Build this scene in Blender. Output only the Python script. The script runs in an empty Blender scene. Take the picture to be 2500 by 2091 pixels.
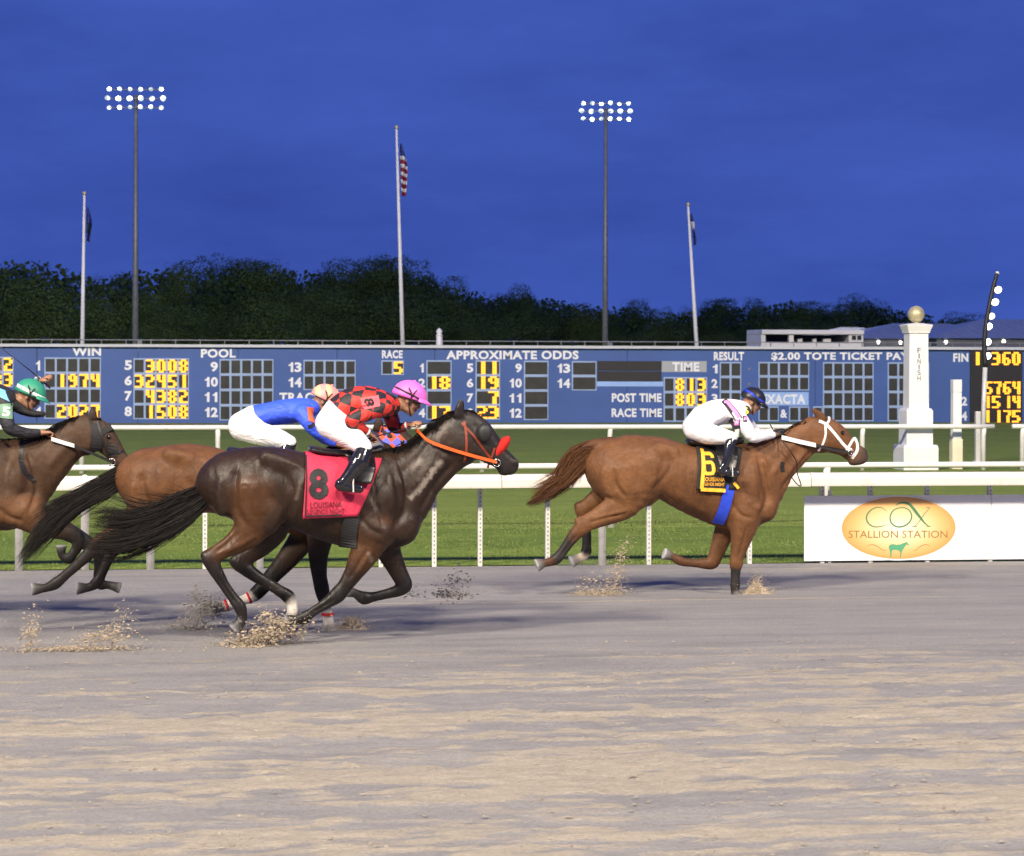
import bpy, bmesh, math, random
import numpy as np
from mathutils import Vector, Matrix
from mathutils.bvhtree import BVHTree

random.seed(7)
RNG = np.random.default_rng(11)
SC = bpy.context.scene
COL = SC.collection

# ------------------------------------------------------------------ camera
FPX, CX, CY, EYE = 6000.0, 1250.0, 868.0, 2.45     # focal length and principal point in photo pixels, eye height
YAW, ROLL = math.radians(8.2), 0.0029
FWD = Vector((math.sin(YAW), math.cos(YAW), 0))
RGT0 = Vector((math.cos(YAW), -math.sin(YAW), 0))
RGT = RGT0 * math.cos(ROLL) + Vector((0, 0, 1)) * math.sin(ROLL)
UPV = Vector((0, 0, 1)) * math.cos(ROLL) - RGT0 * math.sin(ROLL)
cam_data = bpy.data.cameras.new('camera')
cam = bpy.data.objects.new('camera', cam_data)
COL.objects.link(cam)
cam.matrix_world = Matrix(((RGT.x, UPV.x, -FWD.x, 0), (RGT.y, UPV.y, -FWD.y, 0), (RGT.z, UPV.z, -FWD.z, EYE), (0, 0, 0, 1)))
cam_data.sensor_width = 36.0
cam_data.lens = 36.0 * FPX / 2500.0
cam_data.shift_y = -(1045.5 - CY) / 2500.0
cam_data.clip_start = 0.1
cam_data.clip_end = 5000
SC.camera = cam
cam_data.dof.use_dof = True; cam_data.dof.focus_distance = 22.5; cam_data.dof.aperture_fstop = 6.3

# ------------------------------------------------------------------ dusk sky
SUN_EL, SUN_AZ = math.radians(-1.0), math.radians(215)      # the sun is just down, behind the grandstand
world = bpy.data.worlds.new('World'); SC.world = world
world.use_nodes = True
wn, wl = world.node_tree.nodes, world.node_tree.links
bg = wn['Background']
sky = wn.new('ShaderNodeTexSky'); sky.sky_type = 'NISHITA'; sky.sun_disc = False
sky.sun_elevation = SUN_EL; sky.sun_rotation = SUN_AZ
sky.air_density = 1.4; sky.dust_density = 0.3; sky.ozone_density = 6.0
# an even veil of dusk cloud over that sky, blue to a camera balanced for the floodlights
wtc = wn.new('ShaderNodeTexCoord'); wmap = wn.new('ShaderNodeMapping'); wmap.inputs['Scale'].default_value = (1.0, 1.0, 3.5)
wl.new(wtc.outputs['Generated'], wmap.inputs[0])
wno = wn.new('ShaderNodeTexNoise'); wno.inputs['Scale'].default_value = 4.2; wno.inputs['Detail'].default_value = 6; wno.inputs['Roughness'].default_value = 0.62
wl.new(wmap.outputs[0], wno.inputs['Vector'])
wra = wn.new('ShaderNodeValToRGB'); wl.new(wno.outputs[0], wra.inputs[0])
wra.color_ramp.elements[0].position = 0.28; wra.color_ramp.elements[0].color = (0.25, 0.53, 2.65, 1)
wra.color_ramp.elements[1].position = 0.72; wra.color_ramp.elements[1].color = (0.45, 0.89, 3.9, 1)
mixw = wn.new('ShaderNodeMix'); mixw.data_type = 'RGBA'; mixw.inputs['Factor'].default_value = 0.85
wl.new(sky.outputs[0], mixw.inputs[6]); wl.new(wra.outputs[0], mixw.inputs[7]); wl.new(mixw.outputs[2], bg.inputs[0])
bg.inputs[1].default_value = 0.15

SC.view_settings.view_transform = 'Standard'
SC.view_settings.look = 'None'
SC.view_settings.exposure = 0.0
SC.view_settings.gamma = 1.0
SC.view_settings.use_curve_mapping = False
SC.render.engine = 'CYCLES'
SC.cycles.use_denoising = True
SC.cycles.max_bounces = 6
SC.cycles.sample_clamp_indirect = 4.0

# ------------------------------------------------------------------ geometry of the view
CAM = Vector((0, 0, EYE))
def ray(px, py):
    return FWD + RGT * ((px - CX) / FPX) + UPV * ((CY - py) / FPX)
def V(px, py, Y):
    """point of the place on the upright plane Y that this spot of the photo shows"""
    d = ray(px, py); return CAM + d * (Y / d.y)
def G(px, py, z=0.0):
    d = ray(px, py); return CAM + d * ((z - EYE) / d.z)
def mpp(px, py, Y):
    return (V(px, py, Y) - CAM).dot(FWD) / FPX

# ------------------------------------------------------------------ objects
def tag(o, label=None, cat=None, group=None, kind=None):
    if label: o['label'] = label
    if cat: o['category'] = cat
    if group: o['group'] = group
    if kind: o['kind'] = kind
    return o
def link(o, parent=None):
    COL.objects.link(o)
    if parent is not None:
        o.parent = parent
        o.matrix_parent_inverse = Matrix.Translation(-parent.location) if parent.type == 'EMPTY' else Matrix.Identity(4)
    return o
def empty(name, loc, label, cat, group=None):
    o = bpy.data.objects.new(name, None); o.location = loc
    o.empty_display_size = 0.2
    COL.objects.link(o)
    return tag(o, label, cat, group)
def mesh_obj(name, verts, faces, mat=None, parent=None, smooth=False):
    me = bpy.data.meshes.new(name)
    if isinstance(verts, np.ndarray): verts = verts.tolist()
    if isinstance(faces, np.ndarray): faces = faces.tolist()
    me.from_pydata(verts, [], faces)
    if smooth: me.polygons.foreach_set('use_smooth', [True] * len(me.polygons))
    if mat is not None: me.materials.append(mat)
    me.update()
    return link(bpy.data.objects.new(name, me), parent)

class MB:
    """collects shapes into one mesh"""
    def __init__(s): s.v, s.f = [], []
    def add(s, vs, fs):
        n = len(s.v); s.v += [tuple(v) for v in vs]; s.f += [tuple(i + n for i in f) for f in fs]; return s
    def box(s, x0, x1, y0, y1, z0, z1):
        vs = [(x, y, z) for x in (x0, x1) for y in (y0, y1) for z in (z0, z1)]
        return s.add(vs, [(0, 1, 3, 2), (4, 6, 7, 5), (0, 4, 5, 1), (2, 3, 7, 6), (0, 2, 6, 4), (1, 5, 7, 3)])
    def bbox(s, x0, x1, y0, y1, z0, z1, b):
        """box with chamfered edges"""
        bm = bmesh.new(); bmesh.ops.create_cube(bm, size=1)
        for v in bm.verts:
            v.co = Vector(((x0 + x1) / 2 + v.co.x * (x1 - x0), (y0 + y1) / 2 + v.co.y * (y1 - y0), (z0 + z1) / 2 + v.co.z * (z1 - z0)))
        bmesh.ops.bevel(bm, geom=list(bm.edges), offset=b, segments=2, affect='EDGES', profile=0.5)
        bm.verts.index_update()
        s.add([v.co[:] for v in bm.verts], [[v.index for v in f.verts] for f in bm.faces]); bm.free(); return s
    def quad(s, a, b, c, d): return s.add([a, b, c, d], [(0, 1, 2, 3)])
    def tube(s, pts, rad, n=8, cap=True):
        pts = [Vector(p) for p in pts]
        if not hasattr(rad, '__len__'): rad = [rad] * len(pts)
        rings = []
        for i, p in enumerate(pts):
            d = (pts[min(i + 1, len(pts) - 1)] - pts[max(i - 1, 0)])
            if d.length < 1e-9: d = Vector((0, 0, 1))
            d.normalize()
            a = d.cross(Vector((0, 1, 0.03)))
            if a.length < 1e-3: a = d.cross(Vector((1, 0, 0)))
            a.normalize(); b = d.cross(a)
            rings.append([p + (a * math.cos(t) + b * math.sin(t)) * rad[i] for t in [2 * math.pi * k / n for k in range(n)]])
        vs = [v for r in rings for v in r]
        fs = [(i * n + k, i * n + (k + 1) % n, (i + 1) * n + (k + 1) % n, (i + 1) * n + k) for i in range(len(pts) - 1) for k in range(n)]
        if cap: fs += [tuple(range(n))[::-1], tuple((len(pts) - 1) * n + k for k in range(n))]
        return s.add(vs, fs)
    def lathe(s, c, prof, n=20):
        vs = [(c[0] + r * math.cos(2 * math.pi * k / n), c[1] + r * math.sin(2 * math.pi * k / n), c[2] + z) for r, z in prof for k in range(n)]
        fs = [(i * n + k, i * n + (k + 1) % n, (i + 1) * n + (k + 1) % n, (i + 1) * n + k) for i in range(len(prof) - 1) for k in range(n)]
        return s.add(vs, fs)
    def ball(s, c, r, nu=12, nv=8, sc=(1, 1, 1)):
        vs, fs = [], []
        for j in range(nv + 1):
            th = math.pi * j / nv
            for i in range(nu):
                ph = 2 * math.pi * i / nu
                vs.append((c[0] + r * sc[0] * math.sin(th) * math.cos(ph), c[1] + r * sc[1] * math.sin(th) * math.sin(ph), c[2] + r * sc[2] * math.cos(th)))
        for j in range(nv):
            for i in range(nu):
                fs.append((j * nu + i, (j + 1) * nu + i, (j + 1) * nu + (i + 1) % nu, j * nu + (i + 1) % nu))
        return s.add(vs, fs)
    def build(s, name, mat, parent=None, smooth=False):
        return mesh_obj(name, s.v, s.f, mat, parent, smooth)

# ------------------------------------------------------------------ materials
def srgb(r, g, b):
    f = lambda c: c / 12.92 if c <= 0.04045 else ((c + 0.055) / 1.055) ** 2.4
    return (f(r / 255), f(g / 255), f(b / 255), 1)
def rgb(r, g, b): return (r, g, b, 1)
def nmat(name):
    m = bpy.data.materials.new(name); m.use_nodes = True
    nt = m.node_tree; return m, nt.nodes, nt.links, nt.nodes['Principled BSDF']
def ramp(n, l, fac, stops):
    r = n.new('ShaderNodeValToRGB')
    while len(r.color_ramp.elements) < len(stops): r.color_ramp.elements.new(0.5)
    for e, (p, c) in zip(r.color_ramp.elements, stops): e.position = p; e.color = c
    l.new(fac, r.inputs[0]); return r
def noise(n, l, scale, detail=3, rough=0.55, vec=None, stretch=None):
    t = n.new('ShaderNodeTexNoise'); t.inputs['Scale'].default_value = scale
    t.inputs['Detail'].default_value = detail; t.inputs['Roughness'].default_value = rough
    if vec is None:
        tc = n.new('ShaderNodeTexCoord'); vec = tc.outputs['Object']
    if stretch:
        mp = n.new('ShaderNodeMapping'); mp.inputs['Scale'].default_value = stretch
        l.new(vec, mp.inputs[0]); vec = mp.outputs[0]
    l.new(vec, t.inputs['Vector']); return t
def mixc(n, l, fac, a, b, mode='MIX'):
    m = n.new('ShaderNodeMix'); m.data_type = 'RGBA'; m.blend_type = mode
    for s, x in ((m.inputs[0], fac), (m.inputs[6], a), (m.inputs[7], b)):
        if hasattr(x, 'is_output'): l.new(x, s)
        else: s.default_value = x
    return m.outputs[2]
def bump(n, l, p, h, strength, dist):
    b = n.new('ShaderNodeBump'); b.inputs['Strength'].default_value = strength; b.inputs['Distance'].default_value = dist
    l.new(h, b.inputs['Height']); l.new(b.outputs[0], p.inputs['Normal'])
def paint(name, c, rough=0.5, var=0.12, scale=3.0, metal=0.0, bstr=0.0, bdist=0.01, bscale=30, dirt=None, stretch=None, spec=0.5, coat=0.0):
    """a plain surface with uneven colour, wear and a little relief"""
    m, n, l, p = nmat(name)
    t = noise(n, l, scale, 5, 0.6, stretch=stretch)
    lo = tuple(x * (1 - var) for x in c[:3]) + (1,); hi = tuple(min(1, x * (1 + var)) for x in c[:3]) + (1,)
    r = ramp(n, l, t.outputs[0], [(0.3, lo), (0.7, hi)])
    out = r.outputs[0]
    if dirt:
        t2 = noise(n, l, scale * 2.3, 6, 0.7)
        r2 = ramp(n, l, t2.outputs[0], [(0.55, (0, 0, 0, 1)), (0.75, (1, 1, 1, 1))])
        out = mixc(n, l, r2.outputs[0], out, dirt)
    l.new(out, p.inputs['Base Color'])
    p.inputs['Roughness'].default_value = rough; p.inputs['Metallic'].default_value = metal
    p.inputs['Specular IOR Level'].default_value = spec
    p.inputs['Coat Weight'].default_value = coat
    if bstr: bump(n, l, p, noise(n, l, bscale, 4).outputs[0], bstr, bdist)
    return m
def glow(name, c, strength):
    m, n, l, p = nmat(name)
    p.inputs['Base Color'].default_value = c; p.inputs['Emission Color'].default_value = c
    p.inputs['Emission Strength'].default_value = strength
    return m
def vnoise(x, y, seed=0):
    """smooth lattice noise 0..1"""
    r = np.random.default_rng(seed).random((256, 256))
    xi, yi = np.floor(x).astype(int), np.floor(y).astype(int)
    fx, fy = x - xi, y - yi
    fx = fx * fx * (3 - 2 * fx); fy = fy * fy * (3 - 2 * fy)
    g = lambda a, b: r[(xi + a) & 255, (yi + b) & 255]
    return (g(0, 0) * (1 - fx) + g(1, 0) * fx) * (1 - fy) + (g(0, 1) * (1 - fx) + g(1, 1) * fx) * fy

FONT_CACHE = {}
def text_mesh(txt, bold=0.0, fine=0.0):
    """outline letters (built-in font) as flat verts x right, y up, scaled to a unit box"""
    key = (txt, bold, fine)
    if key in FONT_CACHE: return FONT_CACHE[key]
    cu = bpy.data.curves.new('letters', 'FONT'); cu.body = txt; cu.size = 1.0; cu.offset = bold
    cu.resolution_u = 3; cu.fill_mode = 'FRONT'; cu.space_character = 1.0 + bold * 2.2
    o = bpy.data.objects.new('letters', cu); COL.objects.link(o)
    dg = bpy.context.evaluated_depsgraph_get(); dg.update()
    me = bpy.data.meshes.new_from_object(o.evaluated_get(dg))
    if fine:
        bm = bmesh.new(); bm.from_mesh(me); bmesh.ops.triangulate(bm, faces=list(bm.faces))
        for _ in range(4):
            ed = [e for e in bm.edges if e.calc_length() > fine]
            if not ed: break
            bmesh.ops.subdivide_edges(bm, edges=ed, cuts=1, use_grid_fill=False); bmesh.ops.triangulate(bm, faces=list(bm.faces))
        bm.to_mesh(me); bm.free()
    vs = np.array([v.co[:] for v in me.vertices]); fs = [tuple(p.vertices) for p in me.polygons]
    bpy.data.objects.remove(o); bpy.data.curves.remove(cu); bpy.data.meshes.remove(me)
    mn, mx = vs.min(0), vs.max(0)
    uv = (vs - mn)[:, :2] / np.maximum((mx - mn)[:2], 1e-6)
    FONT_CACHE[key] = (uv, fs, (mx - mn)[0] / (mx - mn)[1]); return FONT_CACHE[key]
# ------------------------------------------------------------------ organic bodies: blended tapered sections on a grid
def chain_nodes(nodes, sub=3):
    """smooth (Catmull-Rom) resampling of an array of nodes x y z rh rw r g b"""
    N = np.array(nodes, float); out = []
    for i in range(len(N) - 1):
        p0, p1, p2, p3 = N[max(i - 1, 0)], N[i], N[i + 1], N[min(i + 2, len(N) - 1)]
        for k in range(sub):
            t = k / sub
            q = 0.5 * (2 * p1 + (p2 - p0) * t + (2 * p0 - 5 * p1 + 4 * p2 - p3) * t * t + (3 * p1 - p0 - 3 * p2 + p3) * t ** 3)
            lin = p1 * (1 - t) + p2 * t
            q[3:] = 0.5 * q[3:] + 0.5 * lin[3:]
            q[3:5] = np.maximum(q[3:5], 0.002)
            out.append(q)
    out.append(N[-1]); return np.array(out)
def seg_dist(X, Y, Z, a, b, flat=False):
    A, B = a[:3], b[:3]; ab = B - A; L = np.linalg.norm(ab)
    if L < 1e-6: ab = np.array([1e-6, 0, 0]); L = 1e-6
    d = ab / L
    v = np.array([0, 1.0, 0]) - d * d[1]; nv = np.linalg.norm(v)
    v = np.array([1.0, 0, 0]) if nv < 0.05 else v / nv
    u = np.cross(d, v)
    px, py, pz = X - A[0], Y - A[1], Z - A[2]
    s = px * d[0] + py * d[1] + pz * d[2]
    t = np.clip(s / L, 0, 1)
    w = s - t * L
    uu = px * u[0] + py * u[1] + pz * u[2]; vv = px * v[0] + py * v[1] + pz * v[2]
    rh = a[3] + (b[3] - a[3]) * t; rw = a[4] + (b[4] - a[4]) * t
    m = np.minimum(rh, rw)
    if flat: return np.maximum((np.sqrt((uu / rh) ** 2 + (vv / rw) ** 2) - 1) * m, np.abs(s - L / 2) - L / 2), t
    return (np.sqrt((uu / rh) ** 2 + (vv / rw) ** 2 + (w / m) ** 2) - 1) * m, t
class Body:
    def __init__(s, res): s.res = res; s.ch = []
    def chain(s, nodes, k=0.03, sub=3, cut=False):
        s.ch.append((chain_nodes(nodes, sub), k, cut)); return s
    def hoof(s, C, cx, cy, sx, sy, r0, r1, dy, col, shoe):
        """a hoof: a flat-soled flaring cone from the coronet to the sole, with its shoe"""
        a, b = C.pt(cx, cy, dy), C.pt(sx, sy, dy); h0, h1 = C.len(cx, cy, r0), C.len(sx, sy, r1)
        n = np.array([list(a) + [h0, h0 * .95] + list(col), list(b) + [h1, h1 * .95] + list(col)])
        s.ch.append((n, .006, 'flat')); e = b + (b - a).normalized() * .010
        s.ch.append((np.array([list(b) + [h1 * 1.02, h1] + list(shoe), list(e) + [h1 * 1.02, h1] + list(shoe)]), .004, 'flat')); return s
    def ell(s, c, r, col, k=0.03, cut=False, d=(1, 0, 0)):
        """ellipsoid: r = (along d, in-plane across, lateral)"""
        c = np.array(c, float); d = np.array(d, float); d /= np.linalg.norm(d)
        m = min(r[1], r[2]); h = max(r[0] - m, 1e-3)
        n = []
        for t in (-1, -0.5, 0, 0.5, 1):
            f = math.sqrt(max(1 - (t * h / r[0]) ** 2, 0.05))
            n.append(list(c + d * h * t) + [r[1] * f, r[2] * f] + list(col))
        s.ch.append((np.array(n), k, cut)); return s
    def field(s):
        lo = np.min([np.min(c[:, :3] - np.max(c[:, 3:5], axis=1)[:, None], axis=0) for c, k, cut in s.ch if cut is not True], axis=0) - 0.05
        hi = np.max([np.max(c[:, :3] + np.max(c[:, 3:5], axis=1)[:, None], axis=0) for c, k, cut in s.ch if cut is not True], axis=0) + 0.05
        n = np.ceil((hi - lo) / s.res).astype(int) + 1
        ax = [lo[i] + np.arange(n[i]) * s.res for i in range(3)]
        F = np.full(n, 0.25, np.float32)
        for c, k, cut in s.ch:
            pad = k + 0.06
            i0 = np.maximum(np.floor((np.min(c[:, :3] - np.max(c[:, 3:5], axis=1)[:, None], axis=0) - pad - lo) / s.res).astype(int), 0)
            i1 = np.minimum(np.ceil((np.max(c[:, :3] + np.max(c[:, 3:5], axis=1)[:, None], axis=0) + pad - lo) / s.res).astype(int) + 1, n)
            D = np.full(i1 - i0, 0.25, np.float32)
            for a, b in zip(c[:-1], c[1:]):
                R = max(a[3], a[4], b[3], b[4]) + pad
                j0 = np.maximum(np.floor((np.minimum(a[:3], b[:3]) - R - lo) / s.res).astype(int), i0)
                j1 = np.minimum(np.ceil((np.maximum(a[:3], b[:3]) + R - lo) / s.res).astype(int) + 1, i1)
                if np.any(j1 <= j0): continue
                X = ax[0][j0[0]:j1[0], None, None]; Y = ax[1][None, j0[1]:j1[1], None]; Z = ax[2][None, None, j0[2]:j1[2]]
                d, _ = seg_dist(X, Y, Z, a, b, cut == 'flat')
                sl = tuple(slice(j0[q] - i0[q], j1[q] - i0[q]) for q in range(3))
                D[sl] = np.minimum(D[sl], d)
            sl = tuple(slice(i0[q], i1[q]) for q in range(3))
            f = F[sl]
            if cut is True:
                D = -D; h = np.maximum(k - np.abs(f - D), 0) / k
                F[sl] = np.maximum(f, D) + h * h * k * 0.25
            else:
                h = np.maximum(k - np.abs(f - D), 0) / k
                F[sl] = np.minimum(f, D) - h * h * k * 0.25
        return F, lo
    def surface(s, smooth=2):
        F, lo = s.field(); S = F < 0
        nx, ny, nz = F.shape
        C = np.zeros((nx - 1, ny - 1, nz - 1), int)
        for dx in (0, 1):
            for dy in (0, 1):
                for dz in (0, 1):
                    C += S[dx:nx - 1 + dx, dy:ny - 1 + dy, dz:nz - 1 + dz]
        act = (C > 0) & (C < 8)
        idx = np.full(act.shape, -1); ijk = np.argwhere(act); idx[act] = np.arange(len(ijk))
        P = np.zeros((len(ijk), 3)); W = np.zeros(len(ijk))
        corner = [(a, b, c) for a in (0, 1) for b in (0, 1) for c in (0, 1)]
        for a in corner:
            for q in range(3):
                if a[q]: continue
                b = list(a); b[q] = 1
                fa = F[ijk[:, 0] + a[0], ijk[:, 1] + a[1], ijk[:, 2] + a[2]]; fb = F[ijk[:, 0] + b[0], ijk[:, 1] + b[1], ijk[:, 2] + b[2]]
                cr = (fa < 0) != (fb < 0)
                t = np.where(cr, fa / np.where(cr, fa - fb, 1), 0)
                pt = np.array(a, float)[None, :] + t[:, None] * (np.array(b) - np.array(a))[None, :]
                P[cr] += pt[cr]; W[cr] += 1
        P = lo + (ijk + P / W[:, None]) * s.res
        faces = []
        for q in range(3):
            u, v = (q + 1) % 3, (q + 2) % 3
            sl0 = [slice(None)] * 3; sl1 = [slice(None)] * 3; sl0[q] = slice(0, -1); sl1[q] = slice(1, None)
            ch = S[tuple(sl0)] != S[tuple(sl1)]
            e = np.argwhere(ch)
            ok = (e[:, u] > 0) & (e[:, v] > 0) & (e[:, u] < F.shape[u] - 1) & (e[:, v] < F.shape[v] - 1)
            e = e[ok]; ins = S[e[:, 0], e[:, 1], e[:, 2]]
            def g(du, dv):
                k = e.copy(); k[:, u] -= du; k[:, v] -= dv; return idx[k[:, 0], k[:, 1], k[:, 2]]
            quad = np.stack([g(1, 1), g(0, 1), g(0, 0), g(1, 0)], 1)
            quad[~ins] = quad[~ins][:, ::-1]
            faces.append(quad)
        Q = np.concatenate(faces)
        E = np.concatenate([Q[:, [0, 1]], Q[:, [1, 2]], Q[:, [2, 3]], Q[:, [3, 0]]])
        for _ in range(smooth):
            acc = np.zeros_like(P); cnt = np.zeros(len(P))
            for a, b in ((0, 1), (1, 0)):
                for q in range(3): acc[:, q] += np.bincount(E[:, a], P[E[:, b], q], len(P))
                cnt += np.bincount(E[:, a], minlength=len(P))
            P = P * 0.5 + 0.5 * acc / cnt[:, None]
        return P, Q
    def colours(s, P, sig=0.012):
        num = np.zeros((len(P), 3)); den = np.full(len(P), 1e-9)
        for c, k, cut in s.ch:
            if cut is True: continue
            best = np.full(len(P), 9.0); col = np.zeros((len(P), 3))
            lo = np.min(c[:, :3] - np.max(c[:, 3:5], axis=1)[:, None], axis=0) - 0.08
            hi = np.max(c[:, :3] + np.max(c[:, 3:5], axis=1)[:, None], axis=0) + 0.08
            sel = np.where(np.all((P > lo) & (P < hi), axis=1))[0]
            if not len(sel): continue
            Ps = P[sel]; bs = np.full(len(sel), 9.0); cs = np.zeros((len(sel), 3))
            for a, b in zip(c[:-1], c[1:]):
                d, t = seg_dist(Ps[:, 0], Ps[:, 1], Ps[:, 2], a, b, cut == 'flat')
                m = d < bs; bs[m] = d[m]
                cs[m] = a[5:8] + (b[5:8] - a[5:8]) * t[m][:, None]
            w = np.exp(-np.clip(bs + 0.02, 0, 1) / sig)
            num[sel] += w[:, None] * cs; den[sel] += w
        return num / den[:, None]
    def build(s, name, mat, parent=None, smooth=2, colour=False, sculpt=None, crop=None, tints=None):
        P, Q = s.surface(smooth)
        if sculpt: P = carve(P, Q, sculpt, crop)
        o = mesh_obj(name, P, Q, mat, parent, True)
        if colour:
            c = s.colours(P)
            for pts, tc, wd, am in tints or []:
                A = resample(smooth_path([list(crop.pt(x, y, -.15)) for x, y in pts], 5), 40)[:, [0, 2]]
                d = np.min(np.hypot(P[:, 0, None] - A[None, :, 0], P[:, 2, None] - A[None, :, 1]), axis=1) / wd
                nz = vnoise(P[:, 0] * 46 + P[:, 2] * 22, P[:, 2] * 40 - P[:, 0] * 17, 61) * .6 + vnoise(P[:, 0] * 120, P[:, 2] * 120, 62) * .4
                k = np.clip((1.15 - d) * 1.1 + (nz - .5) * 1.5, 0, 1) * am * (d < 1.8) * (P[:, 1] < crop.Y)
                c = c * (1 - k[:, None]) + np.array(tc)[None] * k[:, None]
            at = o.data.color_attributes.new('coat', 'FLOAT_COLOR', 'POINT')
            at.data.foreach_set('color', np.concatenate([c, np.ones((len(c), 1))], 1).astype(np.float32).ravel())
        o['_tmp'] = 0; del o['_tmp']
        return o, P, Q
def carve(P, Q, lines, crop):
    """muscle relief: each line (points, height, width[, side]) raises or sinks the flanks along it"""
    n = np.cross(P[Q[:, 2]] - P[Q[:, 0]], P[Q[:, 3]] - P[Q[:, 1]]); N = np.zeros_like(P)
    for c in range(4):
        for q in range(3): N[:, q] += np.bincount(Q[:, c], n[:, q], len(P))
    N /= np.linalg.norm(N, axis=1)[:, None] + 1e-12
    w = np.clip(np.abs(N[:, 1]) * 1.8 - .25, 0, 1); D = np.zeros(len(P))
    for ln in lines:
        pts, amp, wd = ln[:3]; side = ln[3] if len(ln) > 3 else 0
        A = resample(smooth_path([list(crop.pt(x, y, -.15)) for x, y in pts], 5), 24)[:, [0, 2]]
        best = np.full(len(P), 9.0); tt = np.zeros(len(P))
        for i in range(23):
            a, b = A[i], A[i + 1]; ab = b - a; L2 = ab @ ab + 1e-12
            t = np.clip(((P[:, 0] - a[0]) * ab[0] + (P[:, 2] - a[1]) * ab[1]) / L2, 0, 1)
            d = np.hypot(P[:, 0] - a[0] - t * ab[0], P[:, 2] - a[1] - t * ab[1]); m = d < best; best[m] = d[m]; tt[m] = (i + t[m]) / 23
        k = amp * np.exp(-(best / wd) ** 2) * np.clip(np.minimum(tt, 1 - tt) * 5 + .15, 0, 1)
        if side: k = np.where((P[:, 1] - crop.Y) * side > 0, k, 0)
        D += k
    return P + N * (1.35 * D * w)[:, None]
class Crop:
    """reads positions off an enlarged piece of the photo: origin, enlargement, plane of the thing"""
    def __init__(s, ox, oy, sc, Y): s.ox, s.oy, s.sc, s.Y = ox, oy, sc, Y
    def at(s, Y): return Crop(s.ox, s.oy, s.sc, Y)
    def pt(s, x, y, dy=0.0): return V(s.ox + x / s.sc, s.oy + y / s.sc, s.Y + dy)
    def len(s, x, y, r, dy=0.0): return r / s.sc * mpp(s.ox + x / s.sc, s.oy + y / s.sc, s.Y + dy)
    def pairs(s, rows, col):
        """rows of top x y, bottom x y, half width in metres[, sideways offset][, colour]"""
        c = [(s.pt(r[0], r[1], r[5] if len(r) > 5 else 0) , s.pt(r[2], r[3], r[5] if len(r) > 5 else 0)) for r in rows]
        mid = [(a + b) / 2 for a, b in c]; out = []
        for i, r in enumerate(rows):
            t = (mid[min(i + 1, len(mid) - 1)] - mid[max(i - 1, 0)]).normalized()
            h = (c[i][0] - c[i][1]) / 2
            perp = (h - t * h.dot(t)).length
            cc = r[6] if len(r) > 6 else col
            out.append([mid[i].x, mid[i].y, mid[i].z, max(perp, 0.6 * h.length), r[4]] + list(cc[:3]))
        return out
    def limb(s, rows, dy, ratio=0.8, col=(0.1, 0.1, 0.1)):
        """rows of x, y, half width in enlarged pixels[, colour[, extra sideways]]"""
        out = []
        for r in rows:
            e = r[4] if len(r) > 4 else 0.0
            p = s.pt(r[0], r[1], dy + e); h = s.len(r[0], r[1], r[2], dy + e)
            cc = r[3] if len(r) > 3 and r[3] is not None else col
            out.append([p.x, p.y, p.z, h, h * ratio] + list(cc[:3]))
        return out
def bvh_of(P, Q): return BVHTree.FromPolygons([Vector(p) for p in P], [tuple(q) for q in Q])
def cast(bvh, X, Z, Yc, near=True, default=None):
    o = Vector((X, Yc - 1.5 if near else Yc + 1.5, Z)); d = Vector((0, 1 if near else -1, 0))
    h = bvh.ray_cast(o, d, 3.0)
    return h[0].y if h[0] is not None else default
def resample(pts, n):
    P = np.array([list(p) for p in pts], float)
    c = np.r_[0, np.cumsum(np.linalg.norm(np.diff(P, axis=0), axis=1))]
    t = np.linspace(0, c[-1], n)
    return np.stack([np.interp(t, c, P[:, i]) for i in range(P.shape[1])], 1)
def smooth_path(pts, sub=6):
    N = np.array([list(p) for p in pts], float); out = []
    for i in range(len(N) - 1):
        p0, p1, p2, p3 = N[max(i - 1, 0)], N[i], N[i + 1], N[min(i + 2, len(N) - 1)]
        for k in range(sub):
            t = k / sub
            out.append(0.5 * (2 * p1 + (p2 - p0) * t + (2 * p0 - 5 * p1 + 4 * p2 - p3) * t * t + (3 * p1 - p0 - 3 * p2 + p3) * t ** 3))
    out.append(N[-1]); return np.array(out)
def strap(mb, bvh, crop, path, width, Yc, sides=(True, False), off=0.005, n=None, sm=True):
    """a flat strap laid on the animal along a path, on the near and the far side"""
    pts = np.array([list(crop.pt(x, y, -0.1)) for x, y in path])[:, [0, 2]]
    if sm and len(pts) > 2: pts = smooth_path(pts, 5)
    L = np.linalg.norm(np.diff(pts, axis=0), axis=1).sum()
    pts = resample(pts, n or max(4, int(L / 0.025)))
    for near in sides:
        vs = []; last = None
        for i, p in enumerate(pts):
            d = pts[min(i + 1, len(pts) - 1)] - pts[max(i - 1, 0)]; d /= np.linalg.norm(d) + 1e-9
            q = np.array([-d[1], d[0]]) * width / 2
            for e in (p - q, p + q):
                y = cast(bvh, e[0], e[1], Yc, near)
                if y is None: y = cast(bvh, p[0], p[1], Yc, near)
                if y is None: y = last if last is not None else Yc
                last = y
                s = -1 if near else 1
                vs += [(e[0], y + s * off, e[1]), (e[0], y + s * off * 0.1, e[1])]
        fs = []
        for i in range(len(pts) - 1):
            a = i * 4; b = a + 4
            fs += [(a, b, b + 2, a + 2), (a, a + 1, b + 1, b), (a + 2, b + 2, b + 3, a + 3)]
        mb.add(vs, fs)
    return mb
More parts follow.
